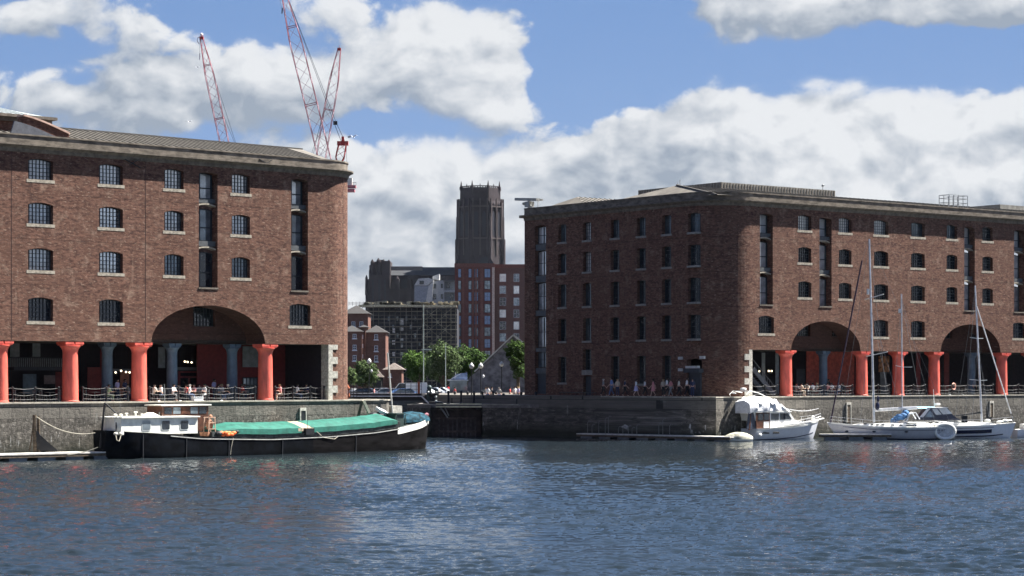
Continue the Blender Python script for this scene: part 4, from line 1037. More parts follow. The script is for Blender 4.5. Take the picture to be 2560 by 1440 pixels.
    dx = bf.on_y(1031, 1045, -.4)[0]; zd2 = sh(dx)
    mb = MB(); pts = []
    for i in range(9):
        u = i/8; x = dx-1.7+3.4*u; r = .25+.85*math.sin(math.pi*(.12+.8*u))**.6; pts.append([(x, -.2+r*math.cos(a), zd2-.1+.15*u+max(0, .78*r*math.sin(a))+.02*math.sin(7*a+i)) for a in frange(0, math.pi, 12)])
    mb.loft(pts, True, False); mb.build('covered_dinghy', mat('teal_blue_cover', (.012, .045, .065), .8, var=.55, nscale=2.5, bump=.4, spec=.1), root, True)
    mb = MB(); 
    for k in range(5): mb.ball((dx+1.0+.18*k, -.35-.1*(k % 2), zd2+.35+.05*k), .2, 1, 1, .8, 8, 5)
    mb.build('folded_cloth', mat('red_blue_cloth', (.22, .08, .10), .8, var=.6, nscale=4), root, True)
    mb = MB(); x = bf.on_y(982, 1030, .6)[0]; mb.bar(Pn(969, 882, .9), Pn(982, 1040, .9), .13, n=8); m = mb.build('mast', mat('pale_spar', (.55, .53, .48), .5), root)
    mb = MB(); mb.ball(Pn(940, 1036, .5), .5, 1.6, 1, .45); mb.ball(Pn(948, 1037, .2), .4, 1.6, 1, .4); mb.build('coiled_hose', IRON, root)
barge()
def apair():
    r = thing('timber_prop', 'pair of leaning timber legs joined at the top against the end of the left quay', 'timber frame', (0, 0, 0))
    a = at(905, 1002, 185.0); a2 = at(908, 1001, 185.1); mb = MB(); mb.bar(a, at(891, 1062, 185.0), .22); o = mb.build('leg', TIMB, r); mb = MB(); mb.bar(a2, at(937, 1062, 185.6), .22); mb.build('leg', mat('pale_timber', (.42, .39, .30), .8), r)
    st = MB(); c = w2(LF, 3.2, .6); st.box(-.35, .75, -.6, .8, 1.4, QZ-.55, Matrix.Translation((c[0], c[1], 0)) @ Matrix.Rotation(LF.yaw, 4, 'Z'))
    o = st.build('stone_block', QUOIN); tag(o, 'pale square stone block standing out from the end of the left quay wall', 'stone block')
apair()

def motor_cruiser():
    fr = Frame((24.0-1.2, 213.0+1.45), R_(37.5)); yaw = fr.yaw
    root = thing('motor_cruiser', 'white motor cruiser with a canvas covered flying bridge and a brown wheelhouse door', 'motor boat', (fr.o[0], fr.o[1], 0), yaw)
    H = Hull(frange(0, 9.9, 26), [(0, 1.55), (3, 1.75), (5.5, 1.65), (7.5, 1.2), (9, .55), (9.9, .04)], [(0, 1.12), (3, 1.15), (6, 1.34), (9.9, 1.82)], [(0, -.35), (9, -.35), (9.9, -.1)], [(0, 5), (6, 4.5), (9.9, 2.6)], .75, .38)
    H.build(HULLW, root); H.deck(WHITE, root, .03); H.band(.1, 9.8, -.02, .14, WHITE, root, 'gunwale', .05); H.band(.0, 9.0, 1.05, 1.14, NAVY, root, 'boot_stripe', .02)
    for x, l in ((1.3, .85), (2.6, .8)):
        mb = MB(); y = H.side(x, .72)[1]-.03; mb.box(x-l/2, x+l/2, y, y+.10, .62, .82); mb.build('hull_window', GL_D, root)
    mb = MB(); mb.ball((.35, -1.62, .52), .17, 1.2, .8, 1); mb.build('fender', WHITE, root)
    # deckhouse
    def side_poly(pts, y0, y1, name, m, par): mb = MB(); M = Matrix(((1, 0, 0, 0), (0, 0, 1, 0), (0, 1, 0, 0), (0, 0, 0, 1))); mb.prism(pts, y0, y1, M); return mb.build(name, m, par)
    house = side_poly([(.8, 1.08), (8.4, 1.55), (7.0, 1.72), (5.35, 1.95), (4.7, 2.72), (-.15, 2.72), (.1, 1.9), (.8, 1.9)], -1.28, 1.28, 'deckhouse', WHITE, root)
    roof = MB(); roof.loft([[(-.45, -1.4, 2.72), (-.45, 1.4, 2.72), (-.45, 1.4, 2.82), (-.45, -1.4, 2.82)], [(4.85, -1.4, 2.72), (4.85, 1.4, 2.72), (4.85, 1.4, 2.82), (4.85, -1.4, 2.82)]]); roof.build('deckhouse_roof', WHITE, root)
    for a in ([(2.15, 1.95), (3.2, 1.95), (3.2, 2.6), (2.15, 2.6)], [(3.35, 1.95), (4.95, 2.02), (4.45, 2.6), (3.35, 2.6)]): side_poly(a, -1.31, -1.275, 'window', GL_D, house)
    d = side_poly([(.15, 1.1), (1.95, 1.15), (1.95, 2.7), (.05, 2.7)], -1.33, -1.27, 'door', WOODV, root)
    side_poly([(.35, 1.95), (1.0, 1.95), (1.0, 2.6), (.35, 2.6)], -1.36, -1.325, 'pane', GL_D, d); side_poly([(1.15, 1.95), (1.8, 1.95), (1.8, 2.6), (1.15, 2.6)], -1.36, -1.325, 'pane', GL_D, d)
    side_poly([(1.1, 1.2), (1.8, 1.2), (1.8, 1.8), (1.1, 1.8)], -1.36, -1.325, 'panel', WHITEC, d)
    c = side_poly([(-1.3, 1.1), (.1, 1.12), (.1, 2.72), (-1.0, 2.7)], -1.2, -1.12, 'cockpit_screen', mat('screen_dark', (.05, .06, .085), .3), root); c.location.x = .25
    side_poly([(-.75, 1.0), (-.60, 1.0), (-.40, 2.7), (-.55, 2.7)], -1.22, -1.10, 'stern_post', WOODV, root); side_poly([(-.75, 1.0), (-.60, 1.0), (-.40, 2.7), (-.55, 2.7)], 1.10, 1.22, 'stern_post', WOODV, root)
    side_poly([(4.95, 1.68), (6.6, 1.72), (6.55, 1.9), (5.0, 1.88)], -.95, -.7, 'hatch', mat('hatch_teak', (.3, .24, .17), .6), root)
    side_poly([(3.9, 1.35), (8.6, 1.72), (8.6, 1.77), (3.9, 1.42)], -1.32, -1.285, 'grab_rail', GALV, root)
    # canvas-covered flying bridge
    mb = MB(); rings = []; r = np.random.default_rng(4)
    for i in range(25):
        u = i/24; x = -.75+5.35*u
        top = 4.18-.35*abs(u-.42)*1.4-1.15*max(0, u-.72)/.28*.9-.28*max(0, .15-u)*4
        bot = 2.86 if u > .1 else 2.86-.25*(1-u*10); w = 1.42-.25*max(0, u-.6)
        ring = []
        for j, (a, b) in enumerate([(-1, 0), (-1.02, .3), (-.97, .62), (-.82, .88), (-.4, 1), (.4, 1), (.82, .88), (1, .5), (1, 0)]):
            k = .17*math.sin(u*23+j*1.9)+.12*math.sin(u*41-j*2.7)+.07*r.normal()
            ring.append((x, a*w+(.6*k if 0 < j < 8 else 0), bot+(top-bot)*b+(k*.6 if 0 < j < 8 else 0)))
        rings.append(ring)
    mb.loft(rings, True, False); mb.build('bridge_canvas', WHITEC, root, True)
    mb = MB(); mb.tube([(-.75, -1.2, 4.0), (-1.05, -1.2, 4.45), (-.6, -1.15, 4.78), (.6, -1.1, 4.6), (2.1, -1.1, 4.05), (2.9, -1.1, 3.6)], .05); mb.tube([(-.75, 1.2, 4.0), (-1.05, 1.2, 4.45), (-.6, 1.15, 4.78), (.6, 1.1, 4.6), (2.9, 1.1, 3.6)], .05)
    mb.bar((-.6, -1.15, 4.78), (-.6, 1.15, 4.78), .08, n=6); mb.build('radar_arch', WHITE, root)
    mb = MB(); mb.lathe([(0, 0), (.3, .02), (.32, .12), (.28, .22), (0, .26)], -.35, 0, 14, Matrix.Translation((0, 0, 4.85))); mb.build('radar_dome', WHITE, root); mb = MB(); mb.lathe([(0, 0), (.2, .02), (.2, .1), (0, .14)], -1.0, .6, 12, Matrix.Translation((0, 0, 4.5))); mb.build('satellite_dome', WHITE, root); mb = MB(); mb.ball((.35, -.3, 4.78), .09); mb.build('mast_light', WHITE, root)
    mb = MB(); pts = [(x, -smooth_tab(H.beam, x)+.08, smooth_tab(H.sheer, x)) for x in frange(5.2, 9.6, 7)]; rail(mb, pts+[(10.3, 0, 1.95)], .55, .02); pts = [(x, smooth_tab(H.beam, x)-.08, smooth_tab(H.sheer, x)) for x in frange(5.2, 9.6, 7)]; rail(mb, pts+[(10.3, 0, 1.95)], .55, .02); mb.build('pulpit_rail', ALU, root)
    mb = MB(); mb.loft([[(9.4, -.2, 1.75), (9.4, .2, 1.75), (9.4, .2, 1.85), (9.4, -.2, 1.85)], [(10.7, -.12, 1.95), (10.7, .12, 1.95), (10.7, .12, 2.05), (10.7, -.12, 2.05)]]); mb.ball((8.9, -.3, 2.05), .22, .8, .8, 1.2); mb.build('bowsprit', WHITE, root)
    mb = MB(); mb.tube(sag((4.7, -.9, 3.05), (10.2, .2, 3.0), .25, 16), .02)
    for p in sag((4.7, -.9, 3.05), (10.2, .2, 3.0), .25, 16)[2:-3]: mb.ball(p, .06, n=6, m=4)
    mb.build('pennant_line', WHITEC, root)
    # covered dinghy floating behind the stern
    dg = thing('dinghy', 'small dinghy under a grey and yellowed cover lying behind the cruiser stern', 'dinghy', (X_at(1846, 209.8), 209.8, 0), R_(5))
    h = Hull(frange(-1.35, 1.35, 12), [(-1.35, .3), (-.8, .75), (.5, .75), (1.35, .2)], [(-1.35, .32), (0, .25), (1.35, .3)], [(-1.35, -.1), (1.35, -.1)], [(-1.35, 2.4), (1.35, 2.4)]); h.build(WHITE, dg)
    mb = MB(); rg = []
    for i in range(13):
        u = i/12; x = -1.35+2.7*u; r = math.sin(math.pi*(.06+.88*u))**.55; rg.append([(x, .78*r*math.cos(a), .22+.68*r*abs(math.sin(a))**.8) for a in frange(0, math.pi, 12)])
    mb.loft(rg, True, False); mb.build('cover', mat('grey_yellow_cover', (.36, .35, .28), .8, var=.4, nscale=1.2, bump=.3), dg, True)
motor_cruiser()

def sail_yacht():
    Y0 = 215.5; x0 = X_at(2384, Y0)
    root = thing('sailing_yacht', 'white sailing yacht with the tallest mast and a dark furled jib, bow to the left', 'sailing yacht', (x0, Y0, 0), R_(181.5))
    def q(px, py, y=0):        # px,py -> local, on a plane at constant depth near the yacht
        Y = Y0-y; return (-(X_at(px, Y)-x0), y*1.0, EZ-(py-HY)/FP*Y)
    L = -(X_at(2066, Y0)-x0)
    H = Hull(frange(0, L, 30), [(0, 1.0), (2, 1.6), (5.5, 1.85), (8.5, 1.45), (11, .6), (L, .03)], [(0, 1.0), (1.6, 1.28), (4, 1.22), (8, 1.30), (L, 1.72)], [(0, .0), (1.5, -.35), (10.5, -.4), (L, -.0)], [(0, 3.2), (3, 3.6), (L, 2.4)], 1.1, .34)
    H.build(HULLG, root); H.deck(WHITE, root, .02); H.band(.6, L-.3, -.03, .10, WHITE, root, 'toe_rail', .03); H.band(.6, L-1.4, .26, .30, NAVY, root, 'cove_line', .02); H.band(.3, L-2.2, 1.10, 1.24, NAVY, root, 'boot_stripe', .02)
    far = 1  # the camera looks at local +y side because the bow points left
    for px in (2118, 2183, 2262):
        p = q(px, 1076, 1.2); y = H.side(p[0], .84, 1)[1]; mb = MB(); mb.ball((p[0], y+.0, .84), .2, 1, .3, .5); mb.build('portlight', GL_D, root)
    mb = MB(); rg = []
    for i in range(15):
        u = i/14; x = 2.8+7.2*u; h = .48*math.sin(math.pi*min(1, .18+.82*u)**.8)**.5*(1-.45*u)+.02; w = 1.15-.55*u; z = smooth_tab(H.sheer, x)-.02
        rg.append([(x, -w, z), (x, -w*.8, z+h), (x, 0, z+h*1.15), (x, w*.8, z+h), (x, w, z)])
    mb.loft(rg, True, False); cr = mb.build('coachroof', WHITE, root, True)
    for px in (2163, 2180, 2193, 2207, 2231, 2251):
        p = q(px, 1062, 1.0); w = 1.15-.55*(p[0]-2.8)/7.2; mb = MB(); mb.ball((p[0], w*.93, smooth_tab(H.sheer, p[0])+.2), .17, 1, .4, .4); mb.build('portlight', GL_D, cr)
    p = q(2276, 1057, .9); mb = MB(); mb.box(p[0]-.5, p[0]+.5, 1.1, 1.2, 1.35, 1.65); mb.build('cabin_window', GL_D, cr)
    # mast, spreaders, boom, rigging
    b = Vector(q(2184, 1056)); t = Vector(q(2172, 598)); mb = MB(); mb.bar(b, t, .24, .17, n=10); m = mb.build('mast', ALU, root)
    mb = MB()
    for py, l in ((888, 1.7), (745, 1.35)):
        c = b.lerp(t, (1056-py)/(1056-598)); mb.bar(c, c+Vector((-l*.75, 1.2, .32)), .07); mb.bar(c, c+Vector((.35, -1.2, -.1)), .07)
    mb.build('spreader', WHITE, m)
    c = b.lerp(t, .72); mb = MB(); mb.cyl(c.x+.25, c.y, c.z-.4, c.z+.15, .13, n=10); mb.build('radar_reflector', WHITE, m)
    e = Vector(q(2292, 1018)); g = Vector(q(2185, 1024)); mb = MB(); mb.bar(g, e, .2, .22, n=8); mb.bar(g+Vector((0, 0, -.12)), e+Vector((0, 0, -.1)), .14, .2, n=8); mb.build('boom', ALU, root)
    mb = MB(); a = Vector(q(2075, 1056)); f = Vector(q(2154, 652)); mb.bar(a, f, .16, n=7); mb.build('furled_jib', mat('dark_burgundy_sail', (.035, .022, .04), .8), root)
    mb = MB()
    for px, py in ((2100, 1060), (2235, 1058), (2262, 1056)): mb.bar(Vector(q(px, py, 1.3)), b.lerp(t, .98 if px < 2200 else .62), .018)
    for px, s_ in ((2225, .98), (2150, .6)): mb.bar(Vector(q(px, 1060, -1.3)), b.lerp(t, s_), .018)
    mb.bar(Vector(q(2380, 1068)), t, .018); mb.bar(f, t, .02); mb.build('rigging', GALV, root)
    mz = MB(); b2 = Vector(q(2255, 1050)); t2 = Vector(q(2253, 735)); mz.bar(b2, t2, .13, n=8); mzm = mz.build('mizzen_mast', ALU, root)
    mb = MB(); c = b2.lerp(t2, .42); mb.bar(c, c+Vector((-.95, .3, .0)), .06); mb.bar(c, c+Vector((.55, -.3, .15)), .05); mb.build('spreader', WHITE, mzm)
    c = b2.lerp(t2, .87); mb = MB(); mb.cyl(c.x+.2, c.y, c.z-.25, c.z+.15, .12, n=10); mb.build('radar_reflector', WHITE, mzm)
    mb = MB()
    for px in (2310, 2338, 2230): mb.bar(Vector(q(px, 1062, 1.2 if px > 2300 else -1)), b2.lerp(t2, .97), .018)
    mb.build('rigging', GALV, root)
    # cockpit: blue sail cover, dodger hoop, stern rail and white transom boards
    mb = MB(); c = Vector(q(2252, 1040))
    for k in range(6): mb.ball((c.x-.45+k*.22, .2*math.sin(k), c.z+.1*math.cos(k*2)-.12*k+.2), .38, 1, 1, .8, 8, 6)
    mb.build('blue_sail_bag', BLUEC, root, True)
    mb = MB(); s0 = Vector(q(2262, 1052)); e0 = Vector(q(2294, 1048)); pk = Vector(q(2281, 1031))
    for y in (-.9, .9): mb.tube([(s0.x, y, s0.z), (pk.x+.5, y, pk.z-.15), (pk.x-.1, y, pk.z), (e0.x, y, e0.z)], .06)
    mb.loft([[(s0.x, -.9, s0.z), (s0.x, .9, s0.z)], [(pk.x+.5, -.9, pk.z-.15), (pk.x+.5, .9, pk.z-.15)], [(pk.x-.1, -.9, pk.z), (pk.x-.1, .9, pk.z)]], False, False); mb.build('spray_hood', mat('pale_spray_hood', (.5, .53, .56), .5), root)
    mb = MB(); cx = Vector(q(2362, 1076, 1.3)); n = 22
    pts = [(cx.x+.95*math.cos(a)*1.0, 1.35+.05*math.sin(a), max(.12, .85+.72*math.sin(a))) for a in frange(0, 2*math.pi, n)]
    mb.tube(pts, .15, 8); mb.build('inflatable_dinghy', WHITE, root, True)
    mb = MB(); mb.lathe([(0, 0), (.82, 0), (.82, .05), (0, .05)], 0, 0, 20, Matrix.Translation((cx.x, 1.28, .85)) @ Matrix.Diagonal((1, 1, .8, 1)) @ Matrix.Rotation(R_(90), 4, 'X'))
    for k in range(4): mb.bar((cx.x-.5+.3*k, 1.38, .35), (cx.x-.35+.28*k, 1.38, 1.35), .06)
    mb.build('dinghy_floor', WHITEC, root)
    mb = MB(); pts = [(x, smooth_tab(H.beam, x)-.08, smooth_tab(H.sheer, x)) for x in frange(.2, L-.3, 12)]; rail(mb, pts, .6, .014); mb.build('guard_rail', ALU, root)
    mb = MB(); 
    for k in range(6): mb.ball((1.2+.3*k, .6, 1.45+.1*(k % 2)), .2, 1.2, .8, .7, 7, 5)
    mb.build('cockpit_gear', CREAM, root, True)
    mb = MB(); a = Vector(q(2186, 1050, .5)); mb.ball((b.x-.3, .2, b.z+1.6), .28, .8, .8, 1.5); mb.ball((b.x-.35, .2, b.z+2.3), .18, .8, .8, 1.8); mb.build('furled_flag', NAVY, root)
sail_yacht()

def cruising_yacht():
    Y0 = 221.5; x0 = X_at(2262, Y0)
    root = thing('sailing_yacht', 'white yacht with a navy hull stripe and windowed cockpit tent, bow to the right', 'sailing yacht', (x0, Y0, 0), R_(2))
    def q(px, py, y=0): Y = Y0+y; return (X_at(px, Y)-x0, y, EZ-(py-HY)/FP*Y)
    L = X_at(2541, Y0)-x0
    H = Hull(frange(0, L, 28), [(0, 1.2), (2, 1.6), (5, 1.7), (8, 1.25), (10, .55), (L, .03)], [(0, 1.15), (4, 1.2), (8, 1.28), (L, 1.55)], [(0, -.1), (9.5, -.35), (L, .0)], [(0, 3.4), (4, 3.6), (L, 2.4)], .55, .34)
    H.build(HULLW, root); H.deck(WHITE, root, .02); H.band(.3, L-.3, -.03, .09, WHITE, root, 'toe_rail', .03); H.band(.4, 8.6, .42, .78, NAVY, root, 'navy_stripe', .02); H.band(.4, 8.8, .20, .26, mat('grey_stripe', (.16, .15, .17), .4), root, 'grey_stripe', .02); H.band(.4, 10, 1.0, 1.12, NAVY, root, 'boot_stripe', .02)
    mb = MB(); rg = []
    for i in range(13):
        u = i/12; x = 3.2+6.0*u; h = .55*(1-u)**.5+.05; w = 1.1-.5*u; z = smooth_tab(H.sheer, x)-.02
        rg.append([(x, -w, z), (x, -w*.82, z+h), (x, 0, z+h*1.1), (x, w*.82, z+h), (x, w, z)])
    mb.loft(rg, True, False); mb.build('coachroof', WHITE, root, True)
    # cockpit tent
    A = q(2292, 1050, -1); B = q(2322, 1020, -1); Cc = q(2366, 1018, -1); D = q(2383, 1040, -1); E = q(2400, 1050, -1)
    mb = MB(); mb.loft([[(A[0], y, A[2]), (B[0], y, B[2]), (Cc[0], y, Cc[2]), (D[0], y, D[2]), (E[0], y, E[2])] for y in (-1.25, 1.25)], True, True); tent = mb.build('cockpit_tent', mat('tent_dark', (.05, .055, .08), .5), root)
    def qd(pts, nm, m, y=-1.27):
        mb = MB(); mb.loft([[(p[0], y-.01, p[2]) for p in pts], [(p[0], y-.0, p[2]) for p in pts]]); mb.build(nm, m, tent)
    pa = lambda px, py: q(px, py, -1)
    qd([pa(2296, 1043), pa(2306, 1043), pa(2324, 1021), pa(2316, 1021)], 'tent_strap', HULLW); qd([pa(2308, 1043), pa(2336, 1043), pa(2323, 1026)], 'tent_window', GL_M)
    qd([pa(2328, 1022), pa(2340, 1021), pa(2352, 1036), pa(2338, 1037)], 'tent_window', GL_L); qd([pa(2343, 1021), pa(2365, 1020), pa(2379, 1034), pa(2356, 1036)], 'tent_window', GL_L)
    mb = MB(); mb.box(B[0]-.1, Cc[0]+.1, -1.3, 1.3, B[2], B[2]+.07); mb.build('tent_roof', WHITE, tent)
    c = q(2344, 1013); mb = MB(); mb.lathe([(0, 0), (.28, 0), (.3, .1), (.25, .2), (0, .22)], c[0], 0, 12, Matrix.Translation((0, 0, c[2]))); mb.bar((c[0]-.3, 0, B[2]), (c[0]-.4, 0, c[2]+1.6), .06); mb.build('radar_dome', WHITE, root)
    c0 = q(2284, 1017); mb = MB(); rg = [[(q(px, 1000)[0], y*.9, EZ-(py-HY)/FP*Y0) for y, py in ((-1, 1021), (-.5, 1016+abs(px-2312)*.04), (.5, 1016+abs(px-2312)*.04), (1, 1021))] for px in (2290, 2305, 2320, 2335)]; mb.loft(rg); mb.build('bimini', mat('pale_blue_canvas', (.25, .42, .5), .7), root)
    b = Vector(q(2456, 1057)); t = Vector(q(2439, 714)); mb = MB(); mb.bar(b, t, .22, .16, n=10); m = mb.build('mast', ALU, root)
    mb = MB()
    for py, l in ((951, 1.1), (846, .85)):
        c = b.lerp(t, (1057-py)/(1057-714)); mb.bar(c, c+Vector((-l, -.3, .1)), .06); mb.bar(c, c+Vector((l*.75, .3, .02)), .06)
    mb.build('spreader', WHITE, m)
    mb = MB(); mb.bar(q(2386, 1040), q(2452, 1032), .16, .2, n=8); mb.build('boom', IRON, root)
    mb = MB(); a = Vector(q(2530, 1034)); f = Vector(q(2443, 765)); mb.bar(a, f, .12, n=7); mb.build('furled_jib', mat('pale_furled_sail', (.60, .60, .60), .7), root)
    mb = MB()
    for px, s_ in ((2385, .97), (2430, .6), (2475, .58), (2412, .98)): mb.bar(Vector(q(px, 1058, -1.2)), b.lerp(t, s_), .018)
    mb.bar(a, Vector(q(2538, 1060)), .03); mb.build('rigging', GALV, root)
    mb = MB(); c = q(2412, 1048, -1.2); mb.box(c[0]-.3, c[0]+.25, c[1]-.1, c[1]+.2, c[2]-.35, c[2]+.35); mb.build('engine_cover', IRON, root)
    mb = MB(); pts = [(x, -smooth_tab(H.beam, x)+.08, smooth_tab(H.sheer, x)) for x in frange(4, L-.3, 8)]; rail(mb, pts, .6, .014); mb.build('guard_rail', ALU, root)
    mb = MB()
    for px, py in ((2470, 1052), (2500, 1055), (2515, 1052)): mb.ball(q(px, py, -.3), .22, 1.5, 1, .8)
    mb.build('rolled_sail', CREAM, root, True)
    # small boat at the right edge of the view
    s = thing('small_boat', 'small plain white boat beyond the bow of the navy striped yacht at the right edge', 'boat', (X_at(2536, 224), 224, 0), R_(8))
    h = Hull(frange(0, 6, 14), [(0, .9), (3, 1.1), (5, .7), (6, .05)], [(0, .8), (6, 1.15)], [(0, -.2), (6, -.1)], [(0, 3.5), (6, 2.2)], .5); h.build(HULLW, s); h.deck(WHITE, s, .02)
    mb = MB(); mb.loft([[(x, -.7, .8), (x, -.6, z), (x, .6, z), (x, .7, .8)] for x, z in ((.8, 1.35), (2.6, 1.5), (3.9, 1.0))]); mb.build('cuddy', WHITE, s); mb = MB(); mb.tube([(0, -.9, 1.4), (1.5, -1.0, 1.5), (3.2, -1, 1.2)], .03); mb.build('rail', IRON, s)
cruising_yacht()

def pontoon(name, label, x0, y0, yaw, L, W, h=.5, nfl=6):
    r = thing(name, label, 'pontoon', (x0, y0, 0), yaw)
    mb = MB(); mb.box(0, L, 0, W, h-.10, h); mb.build('deck', mat('pontoon_deck', (.50, .48, .44), .8, var=.15, nscale=2), r)
    mb = MB(); mb.box(0, L, .03, .12, h-.30, h-.104); mb.box(0, L, W-.12, W-.03, h-.30, h-.104); mb.build('fender_board', TIMB, r)
    for i in range(nfl):
        a = L*(i+.2)/nfl; mb = MB(); mb.box(a, a+L/nfl*.62, .1, W-.1, -.3, h-.306); mb.build('float', mat('float_grey', (.10, .12, .14), .6), r)
    return r
# left landing pontoon with its dark brow
pl = pontoon('pontoon', 'low pontoon with a pale deck lying under the left quay wall behind the barge stern', *w2(LF, -46, -4.2), LF.yaw, 21.2, 1.9, .55, 9)
def brow():
    r = thing('mooring_pile', 'dark timber pile with a slack net of ropes standing by the left quay wall', 'mooring pile', (0, 0, 0))
    Yp = 162.5
    mb = MB(); mb.bar(at(86, 1037, Yp), at(88, 1130, Yp), .28, n=8); mb.bar(at(96, 1040, Yp+.5), at(97, 1130, Yp+.5), .22, n=8); mb.bar(at(86, 1045, Yp), at(74, 1128, Yp), .12, n=6); mb.build('pile', TIMB, r)
    mb = MB()
    for k in range(7): mb.tube(sag(at(92, 1078+k*4, Yp), at(143-k*5, 1126, Yp+.3), .35, 8), .09, 6)
    mb.loft([[at(92, 1080, Yp), at(92, 1124, Yp)], [at(110, 1096, Yp), at(108, 1125, Yp)], [at(128, 1112, Yp), at(124, 1126, Yp)], [at(142, 1124, Yp), at(142, 1127, Yp)]], False, False)
    mb.build('net', IRON, r)
    mb = MB(); mb.tube(sag(at(92, 1042, Yp), at(238, 1082, Yp+1), .5, 12), .035); mb.tube(sag(at(100, 1132, Yp-.5), at(245, 1118, Yp), .35, 10), .03); mb.build('mooring_rope', ROPE, r)
brow()
a = Vector((X_at(1440, 222.6), 222.6)); b = Vector((X_at(1822, 209.6), 209.6)); ang = math.atan2(b.y-a.y, b.x-a.x)
pontoon('pontoon', 'long narrow pontoon with a pale edge below the shaded quay, left of the motor cruiser', a.x, a.y-1.0, ang, (b-a).length, 1.6, .48, 8)
pontoon('pontoon', 'pontoon between the motor cruiser and the tallest masted yacht', X_at(2052, 213.2), 213.2, R_(2), 6.9, 1.2, .62, 3)

# chain ladders, recesses and outfalls on the quay walls
def wall_fittings():
    for fr, px, py0, py1, lab in ((LF, 757, 1027, 1052, 'tall slot for a drain in the left quay wall above the green tarpaulin'), (RF, 2121, 1012, 1056, 'tall dark timber fender set in the right quay wall left of the tallest mast'), (RF, 2478, 1008, 1042, 'tall dark timber fender set in the right quay wall right of the second mast')):
        x, z1 = fr.on_y(px, py0, -.3); _, z0 = fr.on_y(px, py1, -.3); p = fr.world(x, -.3)
        r = thing('wall_fender', lab, 'wall fender', (p.x, p.y, 0), fr.yaw); mb = MB(); mb.box(-.24, .24, -.06, .08, z0, z1); mb.build('fender_board', TIMB if fr is RF else IRON, r)
        mb = MB(); mb.box(-.34, -.245, -.10, .08, z0, z1+.25); mb.box(.245, .34, -.10, .08, z0, z1+.25); mb.box(-.245, .245, -.10, .08, z1+.002, z1+.25); mb.build('stone_frame', QUOIN, r)
    # lock gate in its recess
    r = thing('lock_gate', 'dark timber gate panel hung in the recess of the low lock wall', 'lock gate', (0, 0, 0)); Yg = YB+.9
    x0, x1 = X_at(1079, Yg), X_at(1203, Yg)
    mb = MB(); mb.box(x0, x1, Yg, Yg+.5, -1, LZ-.6); mb.build('gate_skin', mat('wet_timber', (.028, .022, .022), .7, var=.4, nscale=2), r)
    mb = MB()
    for z in (2.75, 1.72, .35): mb.box(x0+.4, x1-.5, Yg-.22, Yg-.004, z, z+.20)
    mb.build('gate_beam', mat('gate_beam', (.06, .045, .045), .7, var=.3), r)
    mb = MB(); n = 9
    for i in range(n): x = x0+.7+(x1-x0-1.4)*i/(n-1); mb.box(x, x+.16, Yg-.14, Yg-.006, -.5, 1.70)
    mb.build('gate_post', mat('gate_post', (.045, .04, .045), .7, var=.4), r)
    mb = MB(); mb.bar((x0+.8, Yg-.5, 3.2), (x0+1.7, Yg-.25, 1.9), .14); mb.bar((x0+1.3, Yg-.5, 3.25), (x0+1.8, Yg-.25, 2.1), .1); mb.build('gate_ram', GALV, r)
    # footboard above the gate, its edges coloured pale as if sunlit
    r = thing('gate_walkway', 'narrow walkway with two pale edges crossing above the dark lock gate', 'walkway', (0, 0, 0))
    mb = MB(); a0 = X_at(1090, YB); a1 = X_at(1204, YB); mb.box(a0, a1, YB-.35, YB-.25, LZ-.30, LZ-.20); mb.box(a0, a1, YB-.35, YB-.29, LZ+.0, LZ+.08); mb.build('edge', mat('sunlit_edge_colour', (.80, .76, .50), .7), r)
    mb = MB(); mb.box(a0, a1, YB-.25, YB+.9, LZ-.28, LZ-.14); mb.build('planking', TIMB, r)
    # rung ladder
    r = thing('wall_ladder', 'iron rung ladder on the shaded low quay wall', 'ladder', (0, 0, 0)); Yl = 224.0
    for k in range(9):
        z = .5+k*.32; mb = MB(); x = X_at(1457, Yl); mb.bar((x-.25, Yl-.12, z), (x+.25, Yl-.12, z), .04); mb.bar((x-.25, Yl+.4, z), (x-.25, Yl-.12, z), .04); mb.bar((x+.25, Yl+.4, z), (x+.25, Yl-.12, z), .04); mb.build('rung', GALV, r)
wall_fittings()
def lime_streak_hoops():
    # pale pipe hoops standing in for lime streaks on the shaded wall
    pts = [(1469, 1052), (1480, 1060), (1497, 1050), (1513, 1044), (1521, 1040), (1546, 1066), (1557, 1066), (1571, 1064), (1580, 1068), (1592, 1060), (1647, 1058), (1657, 1046), (1674, 1060)]
    for i, (px, py) in enumerate(pts):
        t_ = (px-1440)/(1822-1440); Yc = 222.6+(209.6-222.6)*t_-.3; x = X_at(px, Yc); z1 = EZ-(py-HY)/FP*Yc
        r = thing('lime_streak', 'x', 'streak')
        bpy.data.objects.remove(r)
        mb = MB(); mb.tube([(x, Yc, .4), (x, Yc, z1-.2), (x+.12, Yc, z1), (x+.3, Yc, z1-.04)], .032, 6); o = mb.build('lime_streak_hoop', mat('pale_pipe', (.17, .17, .16), .7)); tag(o, ['bent', 'upright', 'short', 'tall'][i % 4]+' pale pipe hoop standing in for a lime streak, '+['first', 'second', 'third', 'fourth', 'fifth', 'sixth', 'seventh', 'eighth', 'ninth', 'tenth', 'eleventh', 'twelfth', 'thirteenth'][i]+' from the ladder', 'pipe hoop', 'pipe hoops standing in for lime streaks')
lime_streak_hoops()

